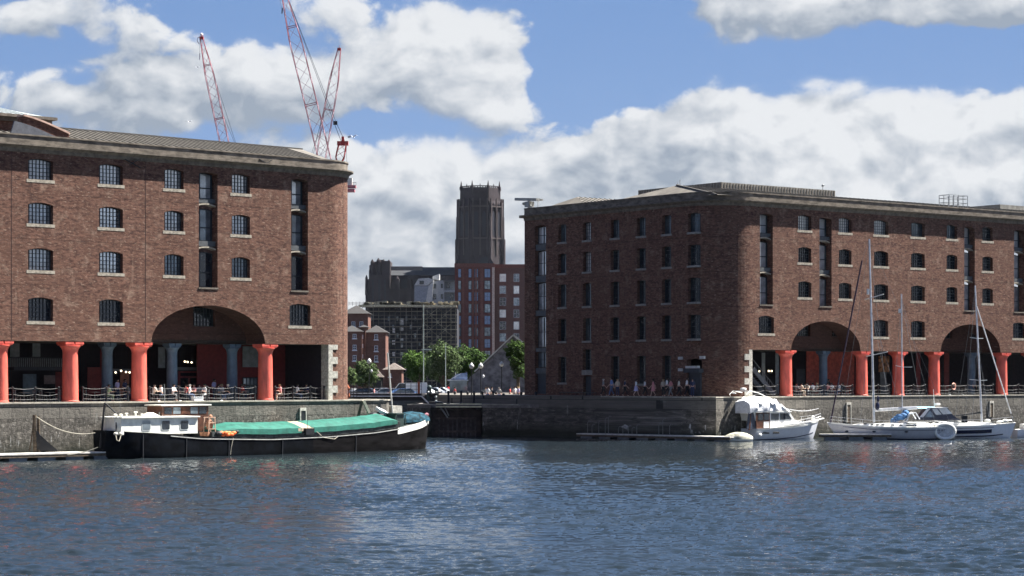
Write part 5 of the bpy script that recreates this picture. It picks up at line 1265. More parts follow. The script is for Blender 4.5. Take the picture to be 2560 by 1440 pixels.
# ---------------------------------------------------------------- swing bridge and gap furniture
def swing_bridge():
    Yb = 232.0
    r = thing('swing_bridge', 'flat dark iron swing bridge with a pale edge and railings crossing the dock entrance', 'bridge', (0, 0, 0))
    x0, x1 = X_at(866, Yb), X_at(1054, Yb); zt = EZ-(984-HY)/FP*Yb; ze = EZ-(990.5-HY)/FP*Yb
    mb = MB(); mb.box(x0-3, x1, Yb, Yb+11, zt-.28, zt); mb.build('deck', mat('bridge_iron', (.02, .02, .024), .6), r)
    mb = MB(); mb.box(x0, x1, Yb-.12, Yb-.003, ze-.06, ze+.05); mb.bar((x1, Yb-.06, ze), (x1+.75, Yb-.06, ze-.75), .14); mb.build('edge_strip', mat('edge_white', (.62, .62, .60), .6), r)
    mb = MB(); mb.box(x0, x1+.3, Yb+.05, Yb+.25, zt-.75, zt-.285); mb.box(x0, x1+.3, Yb+10.5, Yb+10.8, zt-.75, zt-.285); mb.build('girder', IRON, r)
    mb = MB(); n = 14
    for i in range(n+1): x = x0+(x1-x0)*i/n; mb.bar((x, Yb+.15, zt), (x, Yb+.15, zt+1.1), .05)
    for z in (.45, .8, 1.1): mb.bar((x0, Yb+.15, zt+z), (x1, Yb+.15, zt+z), .035)
    mb.build('railing', IRON, r)
    mb = MB(); mb.bar((x1-.3, Yb+.1, zt), (x1-.3, Yb+.1, zt+1.25), .25); mb.build('end_post', mat('rusty_red', (.3, .08, .04), .6), r)
    # railings and gate by the left quay end
    f = thing('railing', 'black railings with white marks beside the left warehouse corner', 'railing', (0, 0, 0)); Yr = 196
    xa, xb = X_at(868, Yr), X_at(892, Yr); mb = MB()
    for k in range(4): x = xa+(xb-xa)*k/3; mb.bar((x, Yr, QZ), (x, Yr, QZ+1.25), .06)
    mb.build('post', IRON, f); mb = MB()
    for z in (.3, .6, .9, 1.2): mb.bar((xa, Yr, QZ+z), (xb, Yr, QZ+z), .035)
    mb.build('rail', mat('railing_pale', (.25, .25, .25), .5), f)
    # curved rusty winch arm at the corner
    w = thing('winch', 'rusty curved iron winch arm behind the left warehouse corner', 'winch', (0, 0, 0)); mb = MB(); Yw = 200
    mb.tube([at(866, 1000, Yw), at(872, 990, Yw), at(872, 972, Yw), at(866, 962, Yw), at(860, 962, Yw)], .14, 8); mb.build('arm', mat('winch_rust', (.32, .09, .04), .7), w); mb = MB(); mb.bar(at(872, 972, Yw), at(890, 969, Yw), .1); mb.build('rail', GALV, w)
swing_bridge()

def capstan():
    Y0 = 236; x = X_at(1083, Y0)
    r = thing('capstan', 'dark green iron capstan gear standing at the right end of the swing bridge', 'capstan', (x, Y0, LZ))
    mb = MB(); mb.lathe([(0, 0), (1.1, 0), (1.1, .18), (.5, .25), (.42, .7), (.6, .95), (.62, 1.1), (0, 1.15)], n=20); mb.build('drum', IRON, r, True)
    mb = MB(); mb.box(-.7, -.2, -.3, .3, .2, 1.5); mb.bar((.5, 0, .2), (.2, 0, 1.6), .16); mb.ball((-.4, 0, 1.7), .28); mb.bar((-.9, -.3, .9), (.9, .2, 1.25), .12); mb.build('gear', mat('dark_green_iron', (.03, .05, .05), .5), r)
    mb = MB(); mb.ball((.35, -.7, .25), .13); mb.ball((.3, -.4, .75), .12); mb.ball((-.5, -.35, 1.25), .1); mb.build('cap_nut', mat('pale_nut', (.5, .55, .55), .5), r)
capstan()

def lamp_post(px, pyt, Yl, label, twin=False, z0=LZ):
    x = X_at(px, Yl); zt = EZ-(pyt-HY)/FP*Yl-z0
    r = thing('lamp_post', label, 'lamp post', (x, Yl, z0), 0, 'globe lamp posts in the dock entrance')
    mb = MB(); mb.lathe([(0, 0), (.14, 0), (.14, .5), (.09, .6), (.065, 1.2), (.05, zt-.75), (.09, zt-.70), (.09, zt-.62), (0, zt-.6)], n=10); mb.build('post', IRON, r, True)
    mb = MB(); mb.ball((0, 0, zt-.33), .27, n=16, m=12); mb.build('globe', mat('clear_globe', (.42, .42, .40), .12, spec=.9), r, True)
    mb = MB(); mb.lathe([(0, zt-.06), (.16, zt-.10), (.05, zt+.02), (0, zt+.08)], n=10); mb.ball((0, 0, zt-.2), .12); mb.build('cap', mat('lamp_cap', (.62, .62, .60), .4), r)
    if twin:
        mb = MB(); mb.ball((.28, 0, zt-1.45), .13, 1, 1, 1.4); mb.bar((0, 0, zt-1.3), (.28, 0, zt-1.3), .04); mb.build('side_lamp', WHITEC, r)
lamp_post(1179, 908, 239, 'tall globe lamp post, left one of the close pair in the dock entrance')
lamp_post(1202, 908, 243, 'tall globe lamp post with a small white side lamp, right one of the close pair', True)
lamp_post(1254, 904, 262, 'globe lamp post nearest the shaded side of the right warehouse')
lamp_post(923, 897, 262, 'globe lamp post before the round trees beside the left warehouse', True)
def bollards():
    base = None; i = 0
    words = ['just right of the capstan', 'second right of the capstan', 'third right of the capstan', 'fourth right of the capstan, by the lamp pair', 'between the two paired lamp posts', 'right of the paired lamp posts', 'by the standing couple', 'behind the standing couple', 'below the third lamp post', 'nearest the ramp railing', 'left of the shaded ramp']
    for px, Yc, h in ((1121, 233, 1.25), (1153, 233, 1.25), (1137, 243, 1.15), (1169, 240, 1.15), (1185, 233.5, 1.2), (1206, 239, 1.2), (1233, 238, 1.2), (1240, 247, 1.1), (1259, 233, 1.0), (1303, 233, 1.15), (1340, 233, 1.15)):
        if base is None:
            mb = MB(); mb.lathe([(0, 0), (.17, 0), (.17, .1), (.11, .16), (.10, .9), (.15, .95), (.15, 1.02), (.09, 1.12), (0, 1.15)], n=12); base = mb.build('bollard', IRON, smooth=True); o = base
        else: o = base.copy(); C.objects.link(o)
        o.location = (X_at(px, Yc), Yc, LZ); o.scale = (1.1, 1.1, h); tag(o, 'black iron bollard on the low quay, '+words[i], 'bollard', 'bollards on the low quay'); i += 1
bollards()

# stairs, ramp railings by the shaded side of the right warehouse
def ramp():
    r = thing('steps', 'dark stone steps climbing from the low quay to the high quay by the shaded wall', 'steps', (0, 0, 0))
    n = 6; ya, xa = 222, X_at(1470, 223.2); xb = X_at(1512, 221.9); mb = MB()
    for i in range(n):
        x = xa+(xb-xa)*i/n; mb.box(x, xb+.3, 222.9-.9*i/n, 229, LZ+.002*i, LZ+(QZ-LZ)*(i+1)/n-.004)
    mb.build('tread', mat('dark_step_stone', (.09, .09, .09), .85), r)
    f = thing('railing', 'long black railing running beside the shaded warehouse wall', 'railing', (0, 0, 0)); mb = MB()
    pts = [at(1318, 986, 239), at(1350, 984, 236), at(1400, 982, 232), at(1450, 982, 228), at(1490, 984, 225.5)]
    for z, w in ((0, .05), (-.35, .035), (-.7, .035)): mb.tube([(p.x, p.y, LZ+1.25+z+(.0)) for p in pts], w/2*1.4, 5)
    for i in range(21):
        u = i/20*4; k = min(3, int(u)); p = pts[k].lerp(pts[k+1], u-k); mb.bar((p.x, p.y, LZ), (p.x, p.y, LZ+1.25), .05)
    mb.build('rail', IRON, f)
ramp()

# ---------------------------------------------------------------- people
def skin_mesh(name, verts, edges, radii, root=0, sub=1):
    me = bpy.data.meshes.new(name); me.from_pydata(verts, edges, []); o = bpy.data.objects.new(name, me); C.objects.link(o)
    m = o.modifiers.new('s', 'SKIN'); m.use_smooth_shade = True
    for i, v in enumerate(me.skin_vertices[0].data):
        r = radii[i]; v.radius = (r, r) if not isinstance(r, tuple) else r; v.use_root = (i == root)
    s = o.modifiers.new('u', 'SUBSURF'); s.levels = sub; s.render_levels = sub
    dg = bpy.context.evaluated_depsgraph_get(); e = o.evaluated_get(dg); out = bpy.data.meshes.new_from_object(e)
    bpy.data.objects.remove(o); return out
def joints(pose):
    hipz = .93; J = {}
    def leg(s, pose):
        hip = Vector((.09*s, 0, hipz-.03))
        if pose == 'stand': return [hip, Vector((.10*s, -.02, .50)), Vector((.10*s, .02, .08)), Vector((.11*s, -.13, .03))]
        if pose == 'walk': f = .26*s; return [hip, Vector((.09*s, -.10*s-.06, .50)), Vector((.09*s, -f, .10+(.05 if s < 0 else 0))), Vector((.09*s, -f-.14, .03+(.01 if s < 0 else 0)))]
        return [hip, Vector((.12*s, -.42, .50)), Vector((.12*s, -.38, .08)), Vector((.12*s, -.54, .03))]
    dz = -.40 if pose == 'sit' else 0
    pel = Vector((0, 0, hipz+dz+.02)); lean = -.07 if pose == 'sit' else -.01
    J['pelvis'] = pel; J['waist'] = pel+Vector((0, lean*.4, .18)); J['chest'] = pel+Vector((0, lean, .36)); J['collar'] = pel+Vector((0, lean, .50)); J['neck'] = pel+Vector((0, lean-.01, .57)); J['head'] = pel+Vector((0, lean-.03, .67)); J['crown'] = pel+Vector((0, lean-.02, .78))
    for s, n in ((1, 'r'), (-1, 'l')):
        L_ = leg(s, pose)
        if pose == 'sit': L_[0] = Vector((.09*s, -.02, .50))
        J['hip'+n], J['knee'+n], J['ankle'+n], J['toe'+n] = L_
        sh = J['collar']+Vector((.185*s, 0, -.03)); J['sh'+n] = sh
        if pose == 'sit': J['el'+n] = sh+Vector((.05*s, -.10, -.27)); J['wr'+n] = J['el'+n]+Vector((-.04*s, -.24, .03)); J['ha'+n] = J['wr'+n]+Vector((-.01*s, -.08, .01))
        elif pose == 'walk': k = .16*s; J['el'+n] = sh+Vector((.05*s, k*.5+.02, -.28)); J['wr'+n] = J['el'+n]+Vector((.0, k-.08, -.23)); J['ha'+n] = J['wr'+n]+Vector((0, k*.2-.02, -.08))
        else: J['el'+n] = sh+Vector((.06*s, .02, -.29)); J['wr'+n] = J['el'+n]+Vector((.01*s, -.06, -.24)); J['ha'+n] = J['wr'+n]+Vector((0, -.02, -.08))
    return J
PM = {}
def person_meshes(pose):
    if pose in PM: return PM[pose]
    J = joints(pose)
    def mk(name, chains, rad, sub=1):
        vs = []; idx = {}; es = []; rr = []
        for ch in chains:
            prev = None
            for k in ch:
                if k not in idx: idx[k] = len(vs); vs.append(J[k]); rr.append(rad[k])
                if prev is not None: es.append((idx[prev], idx[k]))
                prev = k
        return skin_mesh(name, vs, es, rr, 0, sub)
    rb = {'pelvis': (.14, .10), 'waist': (.125, .09), 'chest': (.155, .10), 'collar': (.10, .07), 'neck': .05, 'head': (.078, .092), 'crown': (.062, .072)}
    for n in 'rl': rb.update({'hip'+n: .085, 'knee'+n: .055, 'ankle'+n: .038, 'toe'+n: .035, 'sh'+n: .055, 'el'+n: .038, 'wr'+n: .026, 'ha'+n: (.035, .02)})
    ch = [['pelvis', 'waist', 'chest', 'collar', 'neck', 'head', 'crown'], ['pelvis', 'hipr', 'kneer', 'ankler', 'toer'], ['pelvis', 'hipl', 'kneel', 'anklel', 'toel'], ['collar', 'shr', 'elr', 'wrr', 'har'], ['collar', 'shl', 'ell', 'wrl', 'hal']]
    body = mk('person', ch, rb)
    # nose, ears, fingers welded into the same mesh
    bm = bmesh.new(); bm.from_mesh(body); h = J['head']
    def blob(c, sx, sy, sz): bmesh.ops.create_icosphere(bm, subdivisions=1, radius=1, matrix=Matrix.Translation(c) @ Matrix.Diagonal((sx, sy, sz, 1)))
    blob(h+Vector((0, -.10, .0)), .013, .022, .02)
    for s in (1, -1): blob(h+Vector((.085*s, 0, 0)), .01, .02, .028); blob(h+Vector((.03*s, -.088, .028)), .012, .008, .009)
    for s, n in ((1, 'r'), (-1, 'l')):
        hd = J['ha'+n]; d = (hd-J['wr'+n]).normalized(); side = Vector((0, 1, 0)) if abs(d.z) > .5 else Vector((1, 0, 0))
        for k in range(4):
            c = hd+side*(.016*(k-1.5))+d*(.05+.006*(1-abs(k-1.3))); bmesh.ops.create_cone(bm, segments=6, radius1=.009, radius2=.006, depth=.075, cap_ends=True, matrix=Matrix.Translation(c) @ d.to_track_quat('Z', 'Y').to_matrix().to_4x4())
        td = (d+side*(-1)*.8).normalized(); bmesh.ops.create_cone(bm, segments=6, radius1=.011, radius2=.007, depth=.06, cap_ends=True, matrix=Matrix.Translation(hd-side*.035+d*.01) @ td.to_track_quat('Z', 'Y').to_matrix().to_4x4())
    bm.to_mesh(body); bm.free()
    rs = {'waist': (.14, .105), 'chest': (.17, .115), 'collar': (.115, .085), 'pelvis': (.15, .115)}
    for n in 'rl': rs.update({'sh'+n: .072, 'el'+n: .052})
    J2 = dict(J)
    shirt = mk('shirt', [['pelvis', 'waist', 'chest', 'collar'], ['collar', 'shr', 'elr'], ['collar', 'shl', 'ell']], rs)
    rt = {'pelvis': (.148, .112)}
    for n in 'rl': rt.update({'hip'+n: .10, 'knee'+n: .07, 'ankle'+n: .055})
    trs = mk('trousers', [['pelvis', 'hipr', 'kneer', 'ankler'], ['pelvis', 'hipl', 'kneel', 'anklel']], rt)
    hv = [h+Vector((0, .01, .02)), h+Vector((0, .0, .09)), h+Vector((0, .03, -.02)), h+Vector((0, .045, -.10))]
    hair = skin_mesh('hair', hv[:3], [(0, 1), (0, 2)], [(.088, .095), (.062, .075), (.085, .07)]); long_ = skin_mesh('hair', hv, [(0, 1), (0, 2), (2, 3)], [(.088, .095), (.062, .075), (.088, .07), (.07, .045)])
    pz = J['pelvis']; mb = MB(); mb.lathe([(.13, .12), (.17, -.05), (.24, -.42)], n=14, M=Matrix.Translation(pz)); sk = mb.build('skirt', WHITEC); skm = sk.data; bpy.data.objects.remove(sk)
    for me in (body, shirt, trs, hair, long_):
        me.materials.clear(); me.materials.append(FRAME)
    PM[pose] = (body, shirt, trs, hair, long_, skm); return PM[pose]
CL = {'white': (.75, .75, .75), 'black': (.02, .02, .024), 'blue': (.15, .25, .50), 'navy': (.03, .04, .09), 'pink': (.60, .25, .25), 'grey': (.22, .23, .24), 'red': (.50, .07, .06), 'green': (.25, .32, .2), 'lilac': (.45, .42, .62), 'beige': (.5, .42, .32), 'denim': (.08, .12, .22), 'cream': (.7, .66, .55)}
def cloth_m(c): return mat('cloth_'+c, CL[c], .85, var=.08)
SK = [mat('skin_light', (.55, .34, .26), .6, var=.05), mat('skin_tan', (.38, .21, .15), .6, var=.05)]
HR = {'dark': mat('hair_dark', (.02, .016, .014), .7), 'fair': mat('hair_fair', (.34, .24, .13), .7), 'grey': mat('hair_grey', (.4, .39, .37), .7)}
SITTERS = []
def person(x, y, z, pose, face, top, bottom, label, hair='dark', group='people on the quays', long=False, skirt=False, s=1.0, skin=0):
    m = person_meshes(pose)
    o = bpy.data.objects.new('person', m[0]); C.objects.link(o); setm(o, SK[skin]); o.location = (x, y, z); o.rotation_euler = (0, 0, face); o.scale = (s, s, s)
    tag(o, label, 'person', group)
    for nm, me, mm in (('shirt', m[1], cloth_m(top)), ('skirt', m[5], cloth_m(bottom)) if skirt else ('trousers', m[2], cloth_m(bottom)), ('hair', m[4] if long else m[3], HR[hair])):
        c = bpy.data.objects.new(nm, me); C.objects.link(c); c.parent = o; setm(c, mm)
    return o
def walkers():
    def P(px, Y, z, **k): return (X_at(px, Y), Y, z)
    L_ = R_(-60); Rr = R_(120); W = 'people on the shaded high quay'
    for px, Y, pose, f, top, bot, lab, kw in (
        (1512, 224.8, 'walk', 80, 'grey', 'black', 'person in a grey top at the head of the steps by the shaded wall', dict(hair='grey')),
        (1527, 224.0, 'walk', -80, 'blue', 'denim', 'person in a bright blue shirt and jeans near the head of the steps', dict(s=1.08)),
        (1548, 225.4, 'stand', -20, 'beige', 'navy', 'person in a beige top close to the wall, right of the blue shirt', dict(hair='fair', s=.98)),
        (1566, 223.4, 'walk', 85, 'navy', 'black', 'person all in dark clothes walking between the blue shirt and the lilac skirt', {}),
        (1592, 222.4, 'walk', 75, 'white', 'lilac', 'person in a white top and pale lilac skirt on the shaded quay', dict(long=True, skirt=True, s=.97)),
        (1615, 221.6, 'walk', 80, 'white', 'black', 'person with dark hair, white top and black trousers, just right of the lilac skirt', dict(long=True, s=.97)),
        (1630, 221.2, 'walk', -85, 'pink', 'pink', 'person in a pink dress walking along the shaded quay', dict(long=True, skirt=True, s=.96)),
        (1638, 221.6, 'walk', -80, 'black', 'black', 'person in black walking just behind the pink dress', dict(s=1.0)),
        (1659, 221.4, 'stand', 30, 'beige', 'black', 'person in beige partly behind the tall white shirted man', dict(long=True, hair='fair', s=.98)),
        (1668, 220.2, 'walk', 80, 'white', 'black', 'tall person in a white shirt and black shorts at the middle of the quay', dict(s=1.06)),
        (1676, 221.2, 'walk', -70, 'pink', 'grey', 'person in a pink top right behind the tall white shirt', dict(long=True, s=.98)),
        (1701, 219.4, 'walk', 85, 'cream', 'black', 'slim person in a cream top and black trousers left of the entrance', dict(s=1.0)),
        (1717, 218.6, 'walk', 85, 'white', 'black', 'person in a white shirt beside the stone framed entrance', dict(s=1.06)),
        (1730, 219.4, 'stand', 0, 'navy', 'navy', 'person in navy in front of the dark entrance door', dict(s=1.0))):
        Y = 1.1+(214.6+(221.5-214.6)*(1700-px)/198)+(Y % 1)*1.1; px += ((px*7) % 9)-4
        person(*P(px, Y, QZ+.012), pose, R_(f), top, bot, lab, group=W, **kw)
    W = 'people in the dock entrance'
    for px, Y, pose, f, top, bot, lab, kw in (
        (1214, 246, 'stand', 20, 'grey', 'denim', 'person in grey with folded arms left of the man in white, by the lamp pair', dict(hair='dark')),
        (1220, 240, 'stand', -40, 'white', 'denim', 'person in a white top and jeans standing near the bollards', dict(s=1.05)),
        (1229, 242, 'walk', 60, 'black', 'black', 'person in black talking with the one in white and jeans', dict(s=1.04)),
        (1248, 241, 'stand', 10, 'grey', 'navy', 'person in grey under the third globe lamp', dict(long=True, hair='grey')),
        (1275, 252, 'walk', 80, 'red', 'beige', 'person in a red top and beige trousers left of the group by the tree', dict(s=.98)),
        (1287, 246, 'stand', 30, 'white', 'black', 'person in a white shirt by the foot of the wall tree', dict(s=1.05)),
        (1296, 245, 'stand', -60, 'lilac', 'navy', 'person in a lilac shirt and navy trousers at the warehouse corner', dict(s=1.05, hair='fair')),
        (1098, 262, 'walk', 60, 'white', 'navy', 'person in a white top behind the capstan', dict(s=.98)), (1137, 268, 'walk', -70, 'red', 'black', 'person in a red top among the parked cars', dict(s=.95)),
        (935, 255, 'walk', 80, 'pink', 'denim', 'person in pink crossing behind the swing bridge railings', dict(s=.95)), (972, 258, 'walk', -80, 'navy', 'navy', 'person in navy crossing behind the middle of the swing bridge', dict())):
        person(*P(px, Y, LZ), pose, R_(f), top, bot, lab, group=W, **kw)
walkers()

# ---------------------------------------------------------------- café furniture and diners
def build_chair():
    r = thing('cafe_chair', '', 'chair')
    mb = MB(); mb.box(-.21, .21, -.21, .21, .42, .46); mb.build('seat', IRON, r)
    mb = MB(); 
    for z in (.60, .72, .84): mb.box(-.20, .20, .20, .225, z, z+.06)
    mb.bar((-.2, .21, .44), (-.2, .24, .92), .03); mb.bar((.2, .21, .44), (.2, .24, .92), .03); mb.build('backrest', GALV, r)
    for sx in (-1, 1):
        for sy in (-1, 1): mb = MB(); mb.bar((.19*sx, .19*sy, .42), (.22*sx, .22*sy, 0), .03); mb.build('leg', GALV, r)
    return r
def build_table():
    r = thing('cafe_table', '', 'table')
    mb = MB(); mb.lathe([(0, .72), (.42, .72), (.42, .75), (0, .75)], n=18); mb.build('tabletop', mat('table_top', (.16, .15, .14), .5), r)
    mb = MB(); mb.lathe([(0, 0), (.25, 0), (.22, .04), (.03, .07), (.03, .72), (0, .72)], n=10); mb.build('pedestal', GALV, r); return r
CH = []; TB = []
def chair_at(p, f, label, group):
    o = build_chair() if not CH else copy_tree(CH[0]); CH.append(o); o.location = p; o.rotation_euler = (0, 0, f); tag(o, label, 'chair', group)
def table_at(p, label, group):
    o = build_table() if not TB else copy_tree(TB[0]); TB.append(o); o.location = p; tag(o, label, 'table', group)
def cafe():
    def G(fr, px, d): x = fr.on_y(px, 1000, d)[0]; p = fr.world(x, d); return p.x, p.y
    # diners: px, depth inside, facing (degrees, 0 faces the dock), top, bottom, extras
    A = LF.yaw
    dl = [(384, 1.5, 90, 'cream', 'black', 'person in a cream top at the far left of the arch, elbows on the table', dict(long=True)),
          (404, 1.6, -90, 'white', 'denim', 'person in a bright white shirt facing left, second diner under the left arch', {}),
          (432, 1.6, 20, 'white', 'grey', 'person in a loose white blouse with long dark hair, third diner under the left arch', dict(long=True)),
          (449, 2.2, -80, 'navy', 'black', 'person in navy seated behind the blouse under the left arch', {}),
          (463, 1.7, 90, 'red', 'denim', 'person in a red top leaning on a table under the middle of the left arch', {}),
          (472, 1.2, 60, 'white', 'denim', 'person in a pale top turned sideways in the middle of the left arch', dict(hair='grey')),
          (487, 1.8, -80, 'pink', 'beige', 'person in pink and beige beside the pale sideways diner', {}),
          (496, 2.2, 0, 'grey', 'black', 'person in grey behind the pink diner', {}),
          (514, 1.5, -85, 'white', 'white', 'person in all white bent over a table right of the arch middle', {}),
          (545, 1.7, 80, 'grey', 'denim', 'person in grey seated in front of the maroon doors', {}), (556, 2.2, -80, 'cream', 'black', 'person in cream seated behind the grey diner by the doors', dict(hair='fair')),
          (572, 1.5, -90, 'black', 'denim', 'person in black with white hair in front of the inner column', dict(hair='grey')),
          (603, 1.7, 85, 'red', 'navy', 'person in red seated before the small paned shop window', {}), (613, 2.2, -85, 'navy', 'navy', 'person in navy seated before the small paned shop window', {}),
          (702, 1.0, -100, 'pink', 'beige', 'person leaning low in pink right beside the last coral column', dict(hair='fair')),
          (741, 1.6, 70, 'white', 'denim', 'person in a bright white shirt and jeans in the bay right of the arch', {}),
          (768, 1.6, -70, 'navy', 'black', 'person in dark navy at the right end of the left colonnade', {}),
          (270, 1.3, 90, 'green', 'green', 'person in pale green seated between the second and third coral columns', {}), (322, 2.2, -80, 'grey', 'navy', 'person in grey seated left of the third coral column', {})]
    SHORT = ['long haired diner in cream at the arch left end', 'white shirted diner second from left in the arch', 'diner in the loose white blouse', 'diner in navy behind the white blouse', 'diner in red under the middle of the arch',
        'grey haired diner turned sideways', 'diner in pink and beige', 'diner in grey behind the pink one', 'diner all in white', 'grey shirted diner before the maroon doors', 'fair haired diner in cream by the doors', 'white haired diner in black',
        'red topped diner by the paned shop window', 'navy clad diner by the paned shop window', 'low leaning diner in pink by the last column', 'white shirted diner right of the arch', 'navy clad diner at the right end of the colonnade', 'diner in pale green beyond the second column', 'grey shirted diner left of the third column']
    for px, d, f, t, b, lab, kw in dl:
        x, y = G(LF, px, d); ff = A+R_(f); person(x, y, QZ+.0, 'sit', ff, t, b, lab, group='diners in the left colonnade', **kw)
        chair_at((x, y, QZ), ff, 'metal café chair holding the '+SHORT.pop(0), 'café chairs in the left colonnade')
    for px, d, t, b, lab, kw in ((535, 4.0, 'lilac', 'navy', 'person in a pale lilac shirt standing at the maroon doors', {}), (293, 3.5, 'lilac', 'navy', 'person in a purple shirt standing left of the third coral column', {}), (312, 4.2, 'navy', 'black', 'person in navy standing by the lit doorway left of the third coral column', {})):
        x, y = G(LF, px, d); person(x, y, QZ, 'stand', A+R_(20), t, b, lab, group='diners in the left colonnade', **kw)
    for px, d, lab in ((394, 1.5, 'between the first two diners under the left arch'), (448, 1.4, 'right of the loose white blouse'), (480, 1.6, 'in the middle of the left arch'), (503, 1.4, 'left of the diner all in white'), (551, 1.5, 'in front of the maroon doors'), (560, 2.7, 'behind the diners at the maroon doors'), (608, 1.6, 'before the small paned shop window'), (720, 1.6, 'right of the last coral column'), (755, 1.6, 'between the white and navy diners at the right end'), (60, 1.5, 'alone in the far left bay'), (125, 1.5, 'in the far left bay beside the second column'), (237, 1.7, 'right of the second coral column'), (300, 1.6, 'left of the third coral column')):
        x, y = G(LF, px, d); table_at((x, y, QZ), 'round café table '+lab, 'café tables in the left colonnade')
    for i, (px, d, f) in enumerate(((42, 1.4, 90), (78, 1.5, -90), (92, 1.6, 80), (108, 1.4, 90), (142, 1.4, -90), (218, 1.5, 90), (252, 1.9, -80), (284, 1.9, 100), (590, 1.5, 100), (628, 1.6, -90), (780, 1.6, -90), (795, 1.8, 60))):
        x, y = G(LF, px, d); chair_at((x, y, QZ), A+R_(f), 'empty metal café chair, '+['leftmost in the far left bay', 'second in the far left bay', 'third in the far left bay', 'fourth in the far left bay', 'beside the second coral column', 'right of the second coral column', 'behind the diner in green', 'left of the doorway diner', 'right of the dark inner column', 'last before the arch ends', 'second from the end quoins', 'nearest the end quoins'][i], 'café chairs in the left colonnade')
    A = RF.yaw
    dr = [(1990, 1.6, 90, 'grey', 'navy', 'first', {}), (2002, 1.4, 80, 'beige', 'beige', 'second', {}), (2012, 2.0, 10, 'black', 'navy', 'third', {}), (2020, 1.5, -80, 'cream', 'grey', 'fourth', dict(long=True)), (2033, 1.3, 170, 'white', 'black', 'fifth', {}), (2040, 1.9, 60, 'cream', 'grey', 'sixth', dict(hair='fair')),
          (2068, 1.5, 90, 'pink', 'navy', 'seventh', {}), (2078, 1.4, 100, 'white', 'navy', 'eighth', {}), (2098, 1.4, -90, 'white', 'denim', 'ninth', {}), (2108, 2.2, -60, 'black', 'black', 'tenth', {})]
    for px, d, f, t, b, w, kw in dr:
        x, y = G(RF, px, d); ff = A+R_(f); person(x, y, QZ, 'sit', ff, t, b, 'person in '+t+' seated under the first right arch, '+w+' from the coral column', group='diners in the right colonnade', **kw)
        chair_at((x, y, QZ), ff, 'metal café chair of the '+w+' diner from the left under the first right arch', 'café chairs in the right colonnade')
    x, y = G(RF, 2071, 3.6); person(x, y, QZ, 'stand', A, 'black', 'black', 'person in black standing behind the diners before the red wall', group='diners in the right colonnade')
    x, y = G(RF, 2436, 2.6); person(x, y, QZ, 'stand', A, 'grey', 'black', 'person in grey standing under the second right arch beside the second mast', group='diners in the right colonnade')
    for px, d, lab in ((1996, 1.6, 'leftmost under the first right arch'), (2027, 1.6, 'between the fourth and fifth diners under the first right arch'), (2088, 1.5, 'right of the seventh and eighth diners'), (2120, 1.5, 'at the right end of the first right arch'), (2275, 1.5, 'between the third and fourth coral columns of the right front'), (2300, 1.6, 'left of the fourth coral column of the right front'), (2372, 1.5, 'leftmost under the second right arch'), (2405, 1.5, 'in the middle of the second right arch'), (2460, 1.5, 'at the right end of the second right arch')):
        x, y = G(RF, px, d); table_at((x, y, QZ), 'round café table '+lab, 'café tables in the right colonnade')
    nm = ['first', 'second', 'third', 'fourth', 'fifth', 'sixth', 'seventh', 'eighth', 'ninth', 'tenth', 'eleventh', 'twelfth', 'thirteenth', 'fourteenth']
    for i, (px, d, f) in enumerate(((2114, 1.6, 90), (2127, 1.5, -90), (2182, 1.5, 90), (2267, 1.4, 90), (2284, 1.6, -90), (2292, 1.4, 90), (2307, 1.5, -90), (2364, 1.5, 90), (2381, 1.6, -90), (2397, 1.5, 90), (2413, 1.5, -90), (2452, 1.5, 90), (2469, 1.5, -90), (2540, 1.5, 90))):
        x, y = G(RF, px, d); chair_at((x, y, QZ), A+R_(f), 'empty metal café chair, '+nm[i]+' from the left on the right quay beyond the diners', 'café chairs in the right colonnade')
cafe()

def chain_fence(fr, xs, label):
    p0 = fr.world(0, 0); r = thing('chain_fence', label, 'chain fence', (fr.o[0], fr.o[1], QZ), fr.yaw)
    for x in xs:
        mb = MB(); mb.lathe([(0, 0), (.09, 0), (.06, .1), (.05, 1.0), (.085, 1.06), (.085, 1.14), (0, 1.2)], x, .35, 8); mb.build('post', IRON, r)
    for a, b in zip(xs[:-1], xs[1:]):
        if b-a > 6: continue
        mb = MB()
        for z, s_ in ((1.08, .10), (.62, .12), (.25, .05)): mb.tube([(p.x, p.y, p.z) for p in sag((a, .35, z), (b, .35, z), s_, 8)], .012, 4)
        mb.build('chain', mat('chain_grey', (.10, .10, .10), .6, .2), r)
chain_fence(LF, [-40, -37.4, -33.3, -31.4, -29.4], 'post and chain fence in the far left bay of the quay')
chain_fence(LF, [-27.3, -25.2, -23.3], 'post and chain fence between the second and third coral columns')
chain_fence(LF, [-21.3, -18.6, -15.9, -13.2, -11.2], 'post and chain fence along the quay under the left arch')
chain_fence(LF, [-9.2, -7.4, -5.6, -4.2], 'post and chain fence right of the last coral column on the left')
chain_fence(RF, [5.2, 7.0, 8.7], 'post and chain fence left of the first coral column on the right')
chain_fence(RF, [10.4, 12.9, 15.4, 17.9, 19.5], 'post and chain fence under the first right arch')
chain_fence(RF, [21.4, 23.4, 25.1], 'post and chain fence behind the tallest mast')
chain_fence(RF, [26.9, 28.8, 30.7], 'post and chain fence between the third and fourth right columns')
chain_fence(RF, [32.5, 35, 37.5, 40, 41.7], 'post and chain fence under the second right arch')
chain_fence(RF, [43.6, 46, 48], 'post and chain fence at the right edge of the view')
